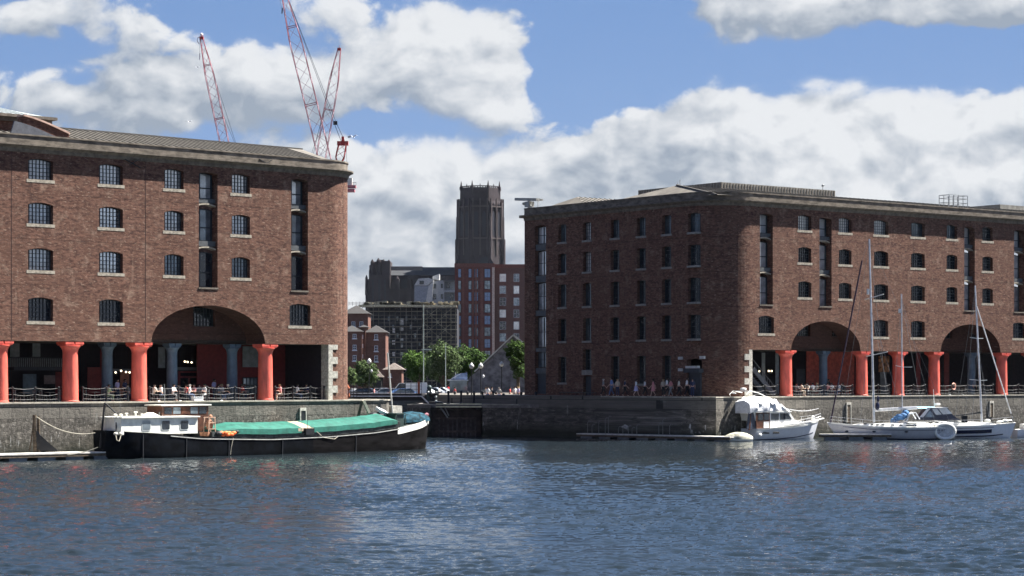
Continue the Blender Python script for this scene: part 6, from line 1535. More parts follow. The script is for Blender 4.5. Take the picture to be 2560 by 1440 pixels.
def ring_buoy():
    x, z = RF.on_y(2383.5, 966, .5); p = RF.world(x, .5)
    r = thing('lifebuoy', 'pale pink ring lifebuoy on a stand under the second right arch', 'lifebuoy', (p.x, p.y, QZ), RF.yaw)
    mb = MB(); M = Matrix.Translation((0, -.05, z-QZ)) @ Matrix.Rotation(R_(90), 4, 'X'); pts = [M @ Vector((.27*math.cos(a), .33*math.sin(a), 0)) for a in frange(0, 2*math.pi, 18)]; mb.tube(pts, .07, 8); mb.build('ring', mat('pink_ring', (.75, .42, .33), .6), r, True)
    mb = MB(); mb.bar((0, 0, 0), (0, 0, z-QZ+.2), .06); mb.build('post', IRON, r)
ring_buoy()
def white_box():
    x, z = LF.on_y(493, 1000, .1); p = LF.world(x, .1); mb = MB(); mb.box(-.42, .42, -.2, .2, 0, .28); mb.box(-.46, .46, -.23, .23, .282, .33)
    o = mb.build('white_crate', WHITEC); o.location = (p.x, p.y, QZ+.013); o.rotation_euler = (0, 0, LF.yaw); tag(o, 'small white box on the quay edge under the left arch above the wheelhouse', 'crate')
white_box()

# ---------------------------------------------------------------- parked cars
CARM = {}
def car_meshes():
    if CARM: return CARM
    def prof(pts, y0, y1, name, m, taper=.0):
        mb = MB(); n = len(pts); vs = [(x, y0+(taper if z > .95 else 0), z) for x, z in pts]+[(x, y1-(taper if z > .95 else 0), z) for x, z in pts]
        mb.add(vs, [tuple(range(n))[::-1], tuple(range(n, 2*n))]+[(i, (i+1) % n, n+(i+1) % n, n+i) for i in range(n)]); return mb.build(name, m, smooth=False)
    body = prof([(-2.1, .3), (2.1, .3), (2.15, .62), (1.95, .80), (1.05, .93), (.45, 1.36), (-1.15, 1.43), (-1.85, 1.02), (-2.12, .92)], -.86, .86, 'parked_car', WHITE, .16)
    cab = prof([(.98, .95), (.45, 1.31), (-1.1, 1.37), (-1.72, 1.0), (-1.7, .93)], -.84, .84, 'side_glass', GL_D, .13)
    mb = MB(); mb.lathe([(0, -.1), (.32, -.1), (.32, .1), (0, .1)], n=16, M=Matrix.Rotation(R_(90), 4, 'X')); wh = mb.build('wheel', IRON)
    mb = MB(); mb.lathe([(0, -.11), (.19, -.11), (.19, .11), (0, .11)], n=12, M=Matrix.Rotation(R_(90), 4, 'X')); rim = mb.build('rim', GALV)
    mb = MB(); mb.box(-.04, .04, -.18, .18, -.07, .07); hl = mb.build('headlight', GL_L)
    vb = prof([(-2.6, .35), (2.5, .35), (2.6, .95), (1.8, 1.25), (1.15, 2.1), (-2.5, 2.15), (-2.62, 1.2)], -.95, .95, 'parked_van', WHITE, .08); vg = prof([(1.72, 1.26), (1.12, 2.0), (.35, 2.0), (.35, 1.26)], -.965, .965, 'side_glass', GL_D, .08)
    for k, o in (('body', body), ('cab', cab), ('wheel', wh), ('rim', rim), ('hl', hl), ('van', vb), ('vg', vg)): CARM[k] = o.data; bpy.data.objects.remove(o)
    return CARM
def car(px, Y, yaw, col, label, van=False):
    m = car_meshes(); o = bpy.data.objects.new('parked_van' if van else 'parked_car', m['van' if van else 'body']); C.objects.link(o); setm(o, mat('car_'+col, {'white': (.75, .75, .74), 'silver': (.45, .47, .5), 'black': (.02, .02, .024), 'blue': (.06, .12, .26), 'red': (.35, .03, .03), 'grey': (.15, .16, .17)}[col], .25, .0 if col in ('white', 'black') else .4, .03, spec=.6))
    o.location = (X_at(px, Y), Y, LZ); o.rotation_euler = (0, 0, R_(yaw)); tag(o, label, 'van' if van else 'car', 'vehicles parked behind the dock entrance')
    g = bpy.data.objects.new('side_glass', m['vg' if van else 'cab']); C.objects.link(g); g.parent = o; g.scale = (1, 1.012, 1); setm(g, GL_D)
    for sx in (1.35, -1.3):
        for sy in (-.8, .8):
            w = bpy.data.objects.new('wheel', m['wheel']); C.objects.link(w); w.parent = o; w.location = (sx*(1.15 if van else 1), sy*(1.1 if van else 1), .32); q = bpy.data.objects.new('rim', m['rim']); C.objects.link(q); q.parent = w
    for sy in (-.6, .6): h = bpy.data.objects.new('headlight', m['hl']); C.objects.link(h); h.parent = o; h.location = (2.54 if van else 2.12, sy, .66 if not van else .8)
def cars():
    for px, Y, yaw, col, lab in ((880, 300, 10, 'white', 'white car just right of the left warehouse corner'), (905, 292, 175, 'black', 'black car below the first round tree'), (946, 300, 185, 'silver', 'silver car left of the low white car'), (962, 288, 182, 'white', 'low white car behind the middle of the swing bridge'), (1000, 280, 200, 'blue', 'small blue car at the nose of the white van'),
        (1050, 296, 160, 'white', 'white car right of the white van'), (1072, 305, 170, 'silver', 'silver car below the broad tree'), (1088, 312, 175, 'white', 'white car behind the capstan'), (1108, 318, 10, 'silver', 'silver car right of the capstan'), (1131, 330, 90, 'red', 'red car seen end on by the white kiosk'), (1150, 318, 170, 'black', 'black car in front of the white kiosk'), (1172, 330, 5, 'white', 'white car behind the lamp pair'), (1200, 335, 175, 'white', 'white car right of the lamp pair'), (1262, 300, 100, 'white', 'white car by the third lamp post'), (1283, 320, 100, 'red', 'red and distant car beside the wall tree'), (1232, 330, 170, 'grey', 'grey car behind the standing couple')):
        car(px, Y, yaw, col, lab)
    car(1020, 291, 182, 'white', 'white panel van behind the right half of the swing bridge', True)
    r = thing('kiosk', 'white kiosk with a blue slanting roof banner among the parked cars', 'kiosk', (X_at(1146, 300), 300, LZ)); 
    mb = MB(); mb.box(-1.2, 1.2, 0, 2, 0, 2.4); mb.box(-1.0, -.2, -.02, 0, .9, 1.9); mb.build('body', GL_M, r); mb = MB(); mb.box(-1.5, 1.5, -.4, 2.2, 2.4, 2.5); mb.build('awning', WHITEC, r)
    mb = MB(); mb.loft([[(-1.2, .5, 2.5), (1.2, .5, 2.5), (1.2, .5, 3.5), (-.2, .5, 3.3)], [(-1.2, .6, 2.5), (1.2, .6, 2.5), (1.2, .6, 3.5), (-.2, .6, 3.3)]]); mb.build('banner', mat('banner_blue', (.10, .14, .24), .6), r); mb = MB(); mb.bar((-1.2, .45, 2.5), (.4, .45, 3.4), .2, .03); mb.bar((-.5, .45, 2.6), (-.4, .45, 3.6), .16, .03); mb.build('banner_flourish', WHITEC, r)
    mb = MB(); mb.box(-2.2, 2.2, -.12, .12, 0, 1.0); mb.build('hedge', mat('hedge', (.06, .09, .03), .9)).location = (X_at(955, 312), 312, LZ); h = bpy.data.objects['hedge']; tag(h, 'low clipped hedge behind the silver and white cars', 'hedge')
cars()

# ---------------------------------------------------------------- trees
def leaf_mat(name, c): 
    m = mat(name, c, .85, var=.35, nscale=.7, detail=5, spec=.08); b = m.node_tree.nodes['Principled BSDF']; b.inputs['Subsurface Weight'].default_value = 0; return m
def tree(px, Y, pyt, w, label, c=(.075, .115, .035), seed=1, n=3600, pyb=None, ls=.20, zb=LZ, lob=11):
    w *= 1.22; n = int(n*2.2); ls *= .8; c = (c[0]*.50, c[1]*.60, c[2]*.45); r = random.Random(seed); x = X_at(px, Y); H = EZ-(pyt-HY)/FP*Y-zb
    t = thing('tree', label, 'tree', (x, Y, zb), 0, 'trees behind the dock entrance')
    cb = H*.30 if pyb is None else EZ-(pyb-HY)/FP*Y-zb; W = w/FP*Y/2; cz = (H+cb)/2; ch = (H-cb)/2
    mb = MB(); mb.tube([(0, 0, 0), (.1, 0, cb*.5), (-.05, .1, cb), (.05, 0, cz+ch*.4)], .16+H*.008, 8); lobes = []
    for k in range(lob):
        a = k*2.4+r.random(); e = r.uniform(-.55, .95); q = r.uniform(.25, .62) if k else 0; c_ = Vector((W*q*math.cos(a), W*q*math.sin(a), cz+ch*e*.62)); lobes.append((c_, r.uniform(.36, .58)*min(W, ch)))
        mb.tube([(0, 0, cb*.8), tuple(Vector((0, 0, cb)).lerp(c_, .5)+Vector((0, 0, .2))), tuple(c_)], .06, 5)
    mb.build('trunk', TIMB, t)
    V = []; F_ = []
    for i in range(n):
        c_, R0 = lobes[r.randrange(len(lobes))]
        while True:
            d = Vector((r.gauss(0, 1), r.gauss(0, 1), r.gauss(0, 1))); 
            if d.length > .1: break
        d.normalize(); p = c_+d*R0*(.25+.85*r.random()**.5)*Vector((1, 1, 1)).length/1.732*(1+.25*math.sin(d.x*5+d.z*7+seed))
        p = Vector((p.x, p.y, p.z)); s_ = ls*r.uniform(.6, 1.4)
        nrm = (d+Vector((r.gauss(0, .6), r.gauss(0, .6), r.gauss(0, .6)+.5))).normalized(); q = nrm.to_track_quat('Z', 'Y'); a = r.uniform(0, 6.28)
        u = q @ Vector((math.cos(a), math.sin(a), 0)); v = q @ Vector((-math.sin(a), math.cos(a), 0)); o = len(V)
        V += [p-u*s_, p+v*s_*.55, p+u*s_, p-v*s_*.55]; F_.append((o, o+1, o+2, o+3))
    mb = MB(); mb.v = [tuple(a) for a in V]; mb.f = F_; mb.mi = [0]*len(F_); mb.build('crown', leaf_mat('leaf_%g' % c[1], c), t, recalc=False)
tree(870, 300, 905, 46, 'pale green round tree half behind the left warehouse corner', (.12, .15, .075), 11, 2600, 975)
tree(912, 305, 899, 58, 'pale green round tree behind the left globe lamp post', (.12, .15, .075), 12, 3600, 978)
tree(1045, 345, 873, 66, 'bright green tree left of the broad one, against the scaffolding', (.10, .155, .04), 13, 3800, 972)
tree(1108, 340, 862, 84, 'broad bright green tree in the middle of the dock entrance', (.10, .15, .04), 14, 5200, 968)
tree(1170, 350, 864, 70, 'darker green tree behind the lamp pair', (.07, .11, .035), 15, 4200, 968)
tree(1208, 372, 868, 50, 'dark tree against the brick apartment tower left of the grey gable', (.055, .09, .03), 16, 2600, 960)
tree(1296, 262, 834, 56, 'dark green tree climbing beside the corner of the right warehouse', (.065, .10, .03), 17, 5000, 975, .16, lob=9)
tree(1290, 300, 905, 40, 'low dark tree at the foot of the grey gable', (.06, .09, .03), 18, 2200, 970)

# ---------------------------------------------------------------- buildings beyond
def hip_roof(mb, x0, x1, y0, y1, z, h, over=.5):
    x0 -= over; x1 += over; y0 -= over; y1 += over; w = min(x1-x0, y1-y0)/2
    if x1-x0 > y1-y0: r = [(x0+w, (y0+y1)/2, z+h), (x1-w, (y0+y1)/2, z+h)]
    else: r = [((x0+x1)/2, y0+w, z+h), ((x0+x1)/2, y1-w, z+h)]
    mb.add([(x0, y0, z), (x1, y0, z), (x1, y1, z), (x0, y1, z)]+r, [(0, 1, 5, 4) if x1-x0 > y1-y0 else (0, 1, 4), (1, 2, 5) if x1-x0 > y1-y0 else (1, 2, 5, 4), (2, 3, 4, 5) if x1-x0 > y1-y0 else (2, 3, 5), (3, 0, 4) if x1-x0 > y1-y0 else (3, 0, 4, 5), (0, 3, 2, 1)])
def far_window(root, x0, x1, y, z0, z1, m=GL_D, sill=True, bars=(1, 1), frame=None):
    mb = MB(); t = .09
    mb.box(x0, x1, y-.10, y-.04, z1-t, z1); mb.box(x0, x1, y-.10, y-.04, z0, z0+t); mb.box(x0, x0+t, y-.10, y-.04, z0+t, z1-t); mb.box(x1-t, x1, y-.10, y-.04, z0+t, z1-t)
    for i in range(1, bars[0]+1): x = x0+(x1-x0)*i/(bars[0]+1); mb.box(x-.03, x+.03, y-.09, y-.045, z0+t, z1-t)
    for i in range(1, bars[1]+1): z = z0+(z1-z0)*i/(bars[1]+1); mb.box(x0+t, x1-t, y-.088, y-.047, z-.03, z+.03)
    w = mb.build('window', frame or HULLW, root); mb = MB(); mb.box(x0+.02, x1-.02, y-.06, y-.01, z0+.02, z1-.02); mb.build('pane', m, w)
    if sill: mb = MB(); mb.box(x0-.15, x1+.15, y-.22, y-.005, z0-.18, z0-.005); mb.build('sill', HULLW, w)
def houses():
    def B(label, px0, px1, pye, pyr, Y, depth, wins, name='brick_house', m=BRO, rm=SLATE, yaw=0, group='brick houses beyond the dock entrance'):
        x0, x1 = X_at(px0, Y), X_at(px1, Y); ze = EZ-(pye-HY)/FP*Y; zr = EZ-(pyr-HY)/FP*Y
        r = thing(name, label, 'house', (0, 0, 0), 0, group)
        mb = MB(); mb.box(x0, x1, Y, Y+depth, LZ-.5, ze); mb.build('wall', m, r)
        mb = MB(); hip_roof(mb, x0, x1, Y, Y+depth, ze+.01, zr-ze, .45); mb.build('roof', rm, r)
        for (a, b, c, d) in wins: far_window(r, X_at(a, Y), X_at(b, Y), Y, EZ-(d-HY)/FP*Y, EZ-(c-HY)/FP*Y)
        return r
    B('tall orange brick house with a grey hipped roof nearest the left warehouse', 858, 920, 784, 762, 452, 9, [(879, 888, 804, 816), (899, 908, 804, 816), (879, 888, 838, 849)])
    B('lower orange brick wing in front of the tall house, cut by the left warehouse', 850, 905, 829, 813, 440, 6, [(882, 891, 835, 846), (882, 891, 862, 875), (882, 891, 888, 902)])
    B('orange brick house with a hipped roof left of the scaffolded block', 914, 964, 831, 813, 442, 10, [(936, 945, 836, 849), (936, 945, 864, 878), (936, 945, 889, 904)])
    r = B('narrow orange brick bay with small red windows between two houses', 903, 914, 818, 812, 441, 8, [])
    for py in (837, 860, 886): far_window(r, X_at(904, 441), X_at(908, 441), 441, EZ-(py+10-HY)/FP*441, EZ-(py-HY)/FP*441, mat('red_window', (.25, .06, .05), .5), False)
    B('small red brick gate lodge with a tiled pyramid roof', 962, 1004, 924, 907, 380, 7, [(972, 978, 934, 942)], 'lodge', BRO, mat('tile_roof', (.11, .09, .078), .8, var=.2, nscale=3), group='low buildings beyond the dock entrance')
    B('low shelter with a pale tiled roof beside the gate lodge', 932, 954, 943, 926, 378, 4, [], 'shelter', mat('shelter_dark', (.03, .03, .03), .9), MATS['tile_roof'], group='low buildings beyond the dock entrance')
houses()

def gable_house():
    Y = 288; r = thing('stone_building', 'grey rubble stone building with a steep bare gable beside the right warehouse', 'building', (0, 0, 0))
    def p(px, py): q = at(px, py, Y); return (q.x, q.z)
    pts = [p(1166, 990), p(1172, 944), p(1188, 932), p(1283, 841), p(1330, 880), p(1330, 990)]
    mb = MB(); n = len(pts); mb.add([(x, Y, z) for x, z in pts]+[(x, Y+14, z) for x, z in pts], [tuple(range(n)), tuple(range(n, 2*n))[::-1]]+[(i, (i+1) % n, n+(i+1) % n, n+i) for i in range(n)]); mb.build('wall', STONEG, r)
    mb = MB(); a = p(1186, 931); b = p(1283, 839); c = p(1332, 879)
    mb.bar((a[0], Y-.1, a[1]+.08), (b[0], Y-.1, b[1]+.08), .5, .16); mb.bar((b[0], Y-.1, b[1]+.08), (c[0], Y-.1, c[1]+.08), .7, .25); mb.build('gable_coping', mat('pale_gable_coping', (.45, .43, .38), .8), r)
    mb = MB(); mb.loft([[(a[0], Y, a[1]+.1), (b[0], Y, b[1]+.1), (c[0], Y, c[1]+.1)], [(a[0], Y+14, a[1]+.1), (b[0], Y+14, b[1]+.1), (c[0], Y+14, c[1]+.1)]], False, False); mb.build('roof', SLATE, r)
gable_house()

def scaffolded():
    Y = 600; r = thing('scaffolded_block', 'dark apartment block wrapped in scaffolding, with a long pale platform at its top', 'building', (0, 0, 0))
    xa, xc, xb = X_at(905, Y), X_at(1056, Y), X_at(1142, Y); z = lambda py: EZ-(py-HY)/FP*Y
    mb = MB(); mb.box(xa+2, xc, Y+3, Y+26, LZ, z(768)); mb.box(xc, xb, Y+1.5, Y+26, LZ, z(770)); mb.build('wall', mat('netted_dark', (.02, .021, .028), .8, var=.3, nscale=.3), r)
    for i in range(12):
        for j in range(8):
            px = 925+i*11; py = 790+j*21
            if px > 1048: continue
            far_window(r, X_at(px, Y+3), X_at(px+6, Y+3), Y+2.98, z(py+12), z(py), GL_M if (i*3+j*5) % 4 == 0 else GL_D, False, (0, 0), DARKP) if (i+j) % 2 == 0 and i*8+j < 96 else None
    for px, py, w, h in ((1003, 795, 9, 16), (1003, 818, 9, 9), (1003, 845, 8, 6), (983, 820, 6, 12), (983, 850, 8, 4), (983, 857, 8, 4), (983, 880, 7, 10), (1003, 880, 8, 8), (1003, 895, 7, 4), (1003, 862, 6, 6)):
        mb = MB(); mb.box(X_at(px-w/2, Y), X_at(px+w/2, Y), Y+2.7, Y+2.9, z(py+h), z(py)); mb.build('balcony_panel', mat('pale_insulation', (.5, .5, .5), .7, var=.3), r)
    tube = MB(); brd = MB()
    pipe = mat('scaffold_tube', (.20, .18, .135), .7, var=.4, nscale=.5)
    def face(x0, x1, yy, zt, dx, dz, diag, m_):
        x = x0
        while x <= x1+.01: tube.bar((x, yy, LZ), (x, yy, zt+(1.6 if dx > 1.5 else 1)), .13); x += dx
        zz = LZ+dz; k = 0
        while zz <= zt+.1:
            tube.bar((x0, yy, zz+1.0), (x1, yy, zz+1.0), .09); brd.box(x0, x1, yy, yy+1.2, zz-.10, zz+.08); k += 1
            if diag:
                x = x0; j = 0
                while x+dx*2 <= x1: 
                    if (j+k) % 2: tube.bar((x, yy, zz), (x+dx*2, yy, zz-dz), .10)
                    else: tube.bar((x+dx*2, yy, zz), (x, yy, zz-dz), .10)
                    x += dx*1.5; j += 1
            zz += dz
    face(xa, xc, Y+1.0, z(768), 1.5, 2.1, False, 1); 
    tb = tube.build('scaffold', mat('scaffold_dim', (.12, .11, .095), .6, var=.5, nscale=.35), r); bb = brd.build('platform', mat('platform_dim', (.16, .14, .11), .7), r)
    tube.__init__(); brd.__init__(); face(xc, xb, Y-.3, z(768), 1.3, 2.0, True, 1); tube.build('scaffold', pipe, r); brd.build('platform', mat('platform_pale', (.20, .175, .13), .8, var=.4, nscale=.6), r)
    mb = MB(); mb.box(xa-1, xc, Y, Y+3, z(767), z(762)); mb.box(xc, xb, Y-.8, Y+3, z(768), z(763)); rg = random.Random(3)
    for i in range(60): x = rg.uniform(xa, xb); w = rg.uniform(.4, 1.6); mb.box(x, x+w, Y+.2, Y+1.8, z(762), z(762)+rg.uniform(.2, 1.0))
    mb.build('top_platform', mat('timber_platform', (.40, .35, .24), .8, var=.3), r)
    mb = MB()
    for i in range(30): x = X_at(872+i*9, Y); mb.bar((x, Y+.4, z(764)), (x, Y+.4, z(754)), .09)
    mb.bar((X_at(872, Y), Y+.4, z(757)), (xb, Y+.4, z(757)), .08); mb.bar((X_at(872, Y), Y+.4, z(760)), (xb, Y+.4, z(760)), .08); mb.build('guard_rail', MATS['scaffold_dim'], r)
    # slender pale pole in front
    for px, py0, Yp, lab in ((1059, 760, 300, 'tall slim pale lighting mast among the trees'), (1114, 860, 320, 'slim grey pole rising through the broad tree')):
        mb = MB(); x = X_at(px, Yp); mb.cyl(x, Yp, LZ, EZ-(py0-HY)/FP*Yp, .07, .04, 8)
        if px < 1100: q = at(px, 874, Yp); mb.bar((q.x-.3, Yp, q.z), (q.x+1.1, Yp, q.z), .16)
        tag(mb.build('lighting_mast', mat('pale_pole', (.36, .40, .36), .5)), lab, 'mast')
scaffolded()

def apartments():
    Y = 640; z = lambda py: EZ-(py-HY)/FP*Y
    r = thing('apartment_tower', 'dark red brick apartment tower with tall strips of blue windows below the cathedral tower', 'apartment block', (0, 0, 0))
    x0, x1, x2 = X_at(1137, Y), X_at(1236, Y), X_at(1330, Y)
    mb = MB(); mb.box(x0, x1, Y, Y+22, LZ, z(659)); mb.build('wall', BRD, r)
    mb = MB(); mb.box(x0-.1, x1+.1, Y-.3, Y+22.1, z(668), z(658.5)); mb.build('parapet', mat('red_parapet', (.14, .058, .048), .8), r)
    mb = MB(); mb.box(x1-.7, x1+.05, Y-.25, Y-.01, LZ, z(668)); mb.build('corner_strip', mat('pale_corner', (.48, .36, .30), .7), r)
    for a, b in ((1155, 1160), (1180, 1184), (1188, 1192), (1201, 1208)): mb = MB(); mb.box(X_at(a, Y), X_at(b, Y), Y-.28, Y-.01, LZ+3, z(671)); mb.build('brick_fin', mat('red_fin', (.15, .06, .05), .8), r)
    k = 0
    for a, b, in ((1145, 1153), (1171, 1179), (1186, 1195), (1211, 1226)):
        for j in range(8):
            py = 672+j*29.3; k += 1
            far_window(r, X_at(a, Y), X_at(b, Y), Y, z(py+22), z(py), [mat('blue_sky_glass', (.12, .19, .33), .1, spec=.8), GL_M, GL_L, MATS['blue_sky_glass']][(k*7+j*3) % 4], False, (1 if b-a > 10 else 0, 1), DARKP)
    r2 = thing('apartment_block', 'plainer brick apartment wing right of the tower, with pairs of pale windows', 'apartment block', (0, 0, 0))
    mb = MB(); mb.box(x1+.1, x2, Y+4, Y+24, LZ, z(668)); mb.build('wall', mat('dull_brick', (.115, .065, .056), .9, var=.1), r2); mb = MB(); mb.box(x1+.1, x2+.2, Y+3.7, Y+24, z(668)+.005, z(659)); mb.build('parapet', MATS['red_parapet'], r2)
    for a, b in ((1249, 1265), (1284, 1298)):
        for j in range(6):
            py = 683+j*30; far_window(r2, X_at(a, Y+4), X_at(b, Y+4), Y+4, z(py+20), z(py), [GL_M, GL_L, GL_M, GL_D, GL_L, GL_D][(j+a) % 6], False, (1, 1), HULLG)
    # pale angular flats
    Y = 720; z = lambda py: EZ-(py-HY)/FP*Y
    r = thing('white_flats', 'pale angular rendered flats with a tilted front above the scaffolding', 'apartment block', (0, 0, 0))
    def poly(pts, y0, y1, nm, m): mb = MB(); n = len(pts); P_ = [(X_at(a, Y), z(b)) for a, b in pts]; mb.add([(x, y0, q) for x, q in P_]+[(x, y1, q) for x, q in P_], [tuple(range(n)), tuple(range(n, 2*n))[::-1]]+[(i, (i+1) % n, n+(i+1) % n, n+i) for i in range(n)]); return mb.build(nm, m, r)
    poly([(1076, 780), (1078, 704), (1110, 700), (1110, 780)], Y+1, Y+14, 'wall', CONC); poly([(1036, 780), (1036, 714), (1072, 714), (1064, 780)], Y-.5, Y+12, 'wing', mat('grey_render', (.22, .24, .27), .8))
    poly([(1036, 713.5), (1046, 697), (1072, 695), (1084, 700), (1070, 713.5)], Y-.8, Y+12, 'tilted_front', mat('white_render', (.42, .42, .41), .6)); poly([(1072, 714), (1084, 701), (1078, 780), (1060, 780)], Y-.6, Y+10, 'slanted_pier', MATS['white_render'])
    poly([(1081, 698), (1081, 690), (1098, 684), (1098, 698)], Y+2, Y+8, 'stair_head', MATS['white_render']); poly([(1110, 780), (1110, 703), (1140, 703), (1140, 780)], Y+3, Y+14, 'balcony_wing', mat('dim_balcony', (.16, .18, .20), .7))
    poly([(1110, 724), (1140, 724), (1140, 730), (1110, 730)], Y+1, Y+2.9, 'balcony', CONC); poly([(1108, 703), (1140, 703), (1140, 700), (1108, 700)], Y+.5, Y+14, 'roof_slab', mat('dark_roof_slab', (.08, .085, .09), .6))
    for a, b, c, d in ((1083, 1090, 709, 721), (1102, 1107, 709, 720), (1083, 1090, 735, 748), (1102, 1107, 735, 747), (1049, 1060, 702, 711), (1116, 1124, 707, 720), (1125, 1134, 734, 750)): far_window(r, X_at(a, Y), X_at(b, Y), Y+1 if a > 1070 else Y-.8, z(d), z(c), GL_D, False, (0, 0), DARKP)
apartments()

def cathedral():
    Y = 1300.0; z = lambda py: EZ-(py-HY)/FP*Y; X = lambda px, y=Y: X_at(px, y)
    r = thing('cathedral', 'vast dark sandstone cathedral with a tall pinnacled tower and long nave on the skyline', 'cathedral', (0, 0, 0))
    cx = X(1201); ang = R_(22.5)
    def octa(rr, a0=0): return [(cx+rr*math.cos(a0+math.pi/4*i), Y+rr*math.sin(a0+math.pi/4*i)) for i in range(8)]
    mb = MB()
    def stage(rads):   # (radius, z)
        mb.loft([[(x, y, zz) for x, y in octa(q, ang)] for q, zz in rads])
    stage([(14.6, -2), (14.6, z(640)), (14.2, z(560)), (13.6, z(515)), (12.9, z(505)), (12.5, z(472))])
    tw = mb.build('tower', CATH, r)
    mb = MB()
    for i in range(8):                                   # corner buttresses with set-offs
        a = ang+math.pi/4*i; ux, uy = math.cos(a), math.sin(a)
        for q, z0, z1, w in ((15.4, -2, z(600), 2.6), (14.9, z(600), z(545), 2.3), (14.3, z(545), z(512), 2.0), (13.1, z(512), z(474), 1.3)):
            c = (cx+(q-1.2)*ux, Y+(q-1.2)*uy); mb.cyl(c[0], c[1], z0, z1, w*.72, w*.66, 8)
        c = (cx+13.3*ux, Y+13.3*uy); mb.cyl(c[0], c[1], z(512), z(505), 1.3, .3, 8)
    mb.build('buttress', CATH, tw)
    mb = MB()
    for i in range(8):
        a = ang+math.pi/4*i; c = (cx+12.2*math.cos(a), Y+12.2*math.sin(a)); mb.cyl(c[0], c[1], z(476), z(469), 1.0, .9, 8); mb.cyl(c[0], c[1], z(469), z(455), .62, .10, 8)
    for i in range(8):
        a0 = ang+math.pi/4*i; a1 = a0+math.pi/4; p0 = Vector((cx+12.1*math.cos(a0), Y+12.1*math.sin(a0), 0)); p1 = Vector((cx+12.1*math.cos(a1), Y+12.1*math.sin(a1), 0))
        for k in range(1, 6): p = p0.lerp(p1, k/6); mb.cyl(p.x, p.y, z(473), z(467.5), .42, .30, 5)
        mb.bar(p0+Vector((0, 0, z(468.5))), p1+Vector((0, 0, z(468.5))), .5)
        p = p0.lerp(p1, .5); mb.cyl(p.x, p.y, z(468), z(462), .4, .05, 5)
    mb.build('pinnacle', CATH, tw)
    k = 0
    for i in range(8):                                   # paired belfry lancets on each face
        am = ang+math.pi/4*(i+.5); ap = 13.2
        M = Matrix.Translation((cx, Y, 0)) @ Matrix.Rotation(am+math.pi/2, 4, 'Z')
        for s_ in (-2.3, 2.3):
            mb = MB(); pts = [(s_-1.05, z(592)), (s_+1.05, z(592)), (s_+1.05, z(538)), (s_+.6, z(534)), (s_, z(531)), (s_-.6, z(534)), (s_-1.05, z(538))]; n = len(pts)
            M2 = M @ Matrix.Translation((0, -ap-.12, 0)); mb.add([tuple(M2 @ Vector((x, 0, q))) for x, q in pts]+[tuple(M2 @ Vector((x, .9, q))) for x, q in pts], [tuple(range(n)), tuple(range(n, 2*n))[::-1]]+[(j, (j+1) % n, n+(j+1) % n, n+j) for j in range(n)]); mb.build('lancet_window', CATHD, tw)
        mb = MB()
        for s_ in (-4.2, 0, 4.2): mb.box(s_-.3, s_+.3, -ap-.75, -ap+.2, z(640), z(500), M)
        for q in (600, 521): mb.box(-5, 5, -ap-.55, -ap+.2, z(q), z(q)+.7, M)
        mb.build('string_course', mat('paler_sandstone', (.085, .068, .068), .95), tw)
    # great transept arch facing the river
    mb = MB(); pts = [(X(1196), z(700)), (X(1234), z(700)), (X(1234), z(660)), (X(1228), z(650)), (X(1215), z(644)), (X(1202), z(650)), (X(1196), z(660))]; n = len(pts)
    mb.add([(x, Y-14.6, q) for x, q in pts]+[(x, Y-12, q) for x, q in pts], [tuple(range(n)), tuple(range(n, 2*n))[::-1]]+[(j, (j+1) % n, n+(j+1) % n, n+j) for j in range(n)]); mb.build('arch_window', CATHD, tw)
    # nave running left, with aisle, buttresses and copper-dark roof
    xl, xr = X(975), X(1145)
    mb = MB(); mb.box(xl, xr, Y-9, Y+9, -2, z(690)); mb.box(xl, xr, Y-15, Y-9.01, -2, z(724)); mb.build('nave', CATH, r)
    mb = MB(); mb.add([(xl, Y-9.6, z(690)), (xr, Y-9.6, z(690)), (xr, Y, z(668)), (xl, Y, z(668)), (xl, Y+9.6, z(690)), (xr, Y+9.6, z(690))], [(0, 1, 2, 3), (3, 2, 5, 4), (0, 3, 4), (1, 5, 2)]); mb.build('nave_roof', mat('nave_roof', (.028, .030, .036), .7, var=.2, nscale=.1), r)
    mb = MB(); mb.box(xl, X(1058), Y-9.7, Y-9.0, z(678), z(668)); mb.build('parapet_gallery', mat('weathered_parapet', (.11, .10, .10), .9), r)
    for i in range(5):
        a = xl+4+i*(xr-xl-6)/5; mb = MB(); mb.box(a, a+2.2, Y-16.5, Y-9, -2, z(700)); mb.cyl(a+1.1, Y-15, z(700), z(692), 1.0, .1, 6); mb.build('buttress', CATH, r)
        mb = MB(); mb.box(a+3.2, a+6.6, Y-9.2, Y-9.0+.1, z(722), z(700)); mb.build('arch_window', CATHD, r)
    # west end: stepped turreted block
    X2 = lambda px: X(px)
    for px0, px1, pt, d in ((917, 930, 700, -12), (926, 940, 665, -10), (938, 950, 656, -9), (946, 962, 652, -11), (958, 978, 655, -13), (930, 978, 690, -15)):
        mb = MB(); mb.box(X2(px0), X2(px1), Y+d, Y+12, -2, z(pt)); mb.build('west_front', CATH, r)
    for px, pt, w in ((919.5, 690, .7), (934, 651, 1.0), (939, 657, .7), (949, 648, 1.1), (953, 652, .8), (962, 651, 1.0), (975, 652, 1.1), (972, 662, .7), (929, 672, .8)):
        mb = MB(); mb.cyl(X2(px), Y-11.5, z(740), z(pt+6), w*1.25, w*1.1, 8); mb.cyl(X2(px), Y-11.5, z(pt+6), z(pt), w, w*.25, 8); mb.build('turret', CATH, r)
    for a in (936, 952, 966): mb = MB(); mb.box(X2(a-2.5), X2(a+2.5), Y-15.25, Y-15.0+.1, z(760), z(702)); mb.build('arch_window', CATHD, r)
    # the hill it stands on
    h = MB(); rings = []
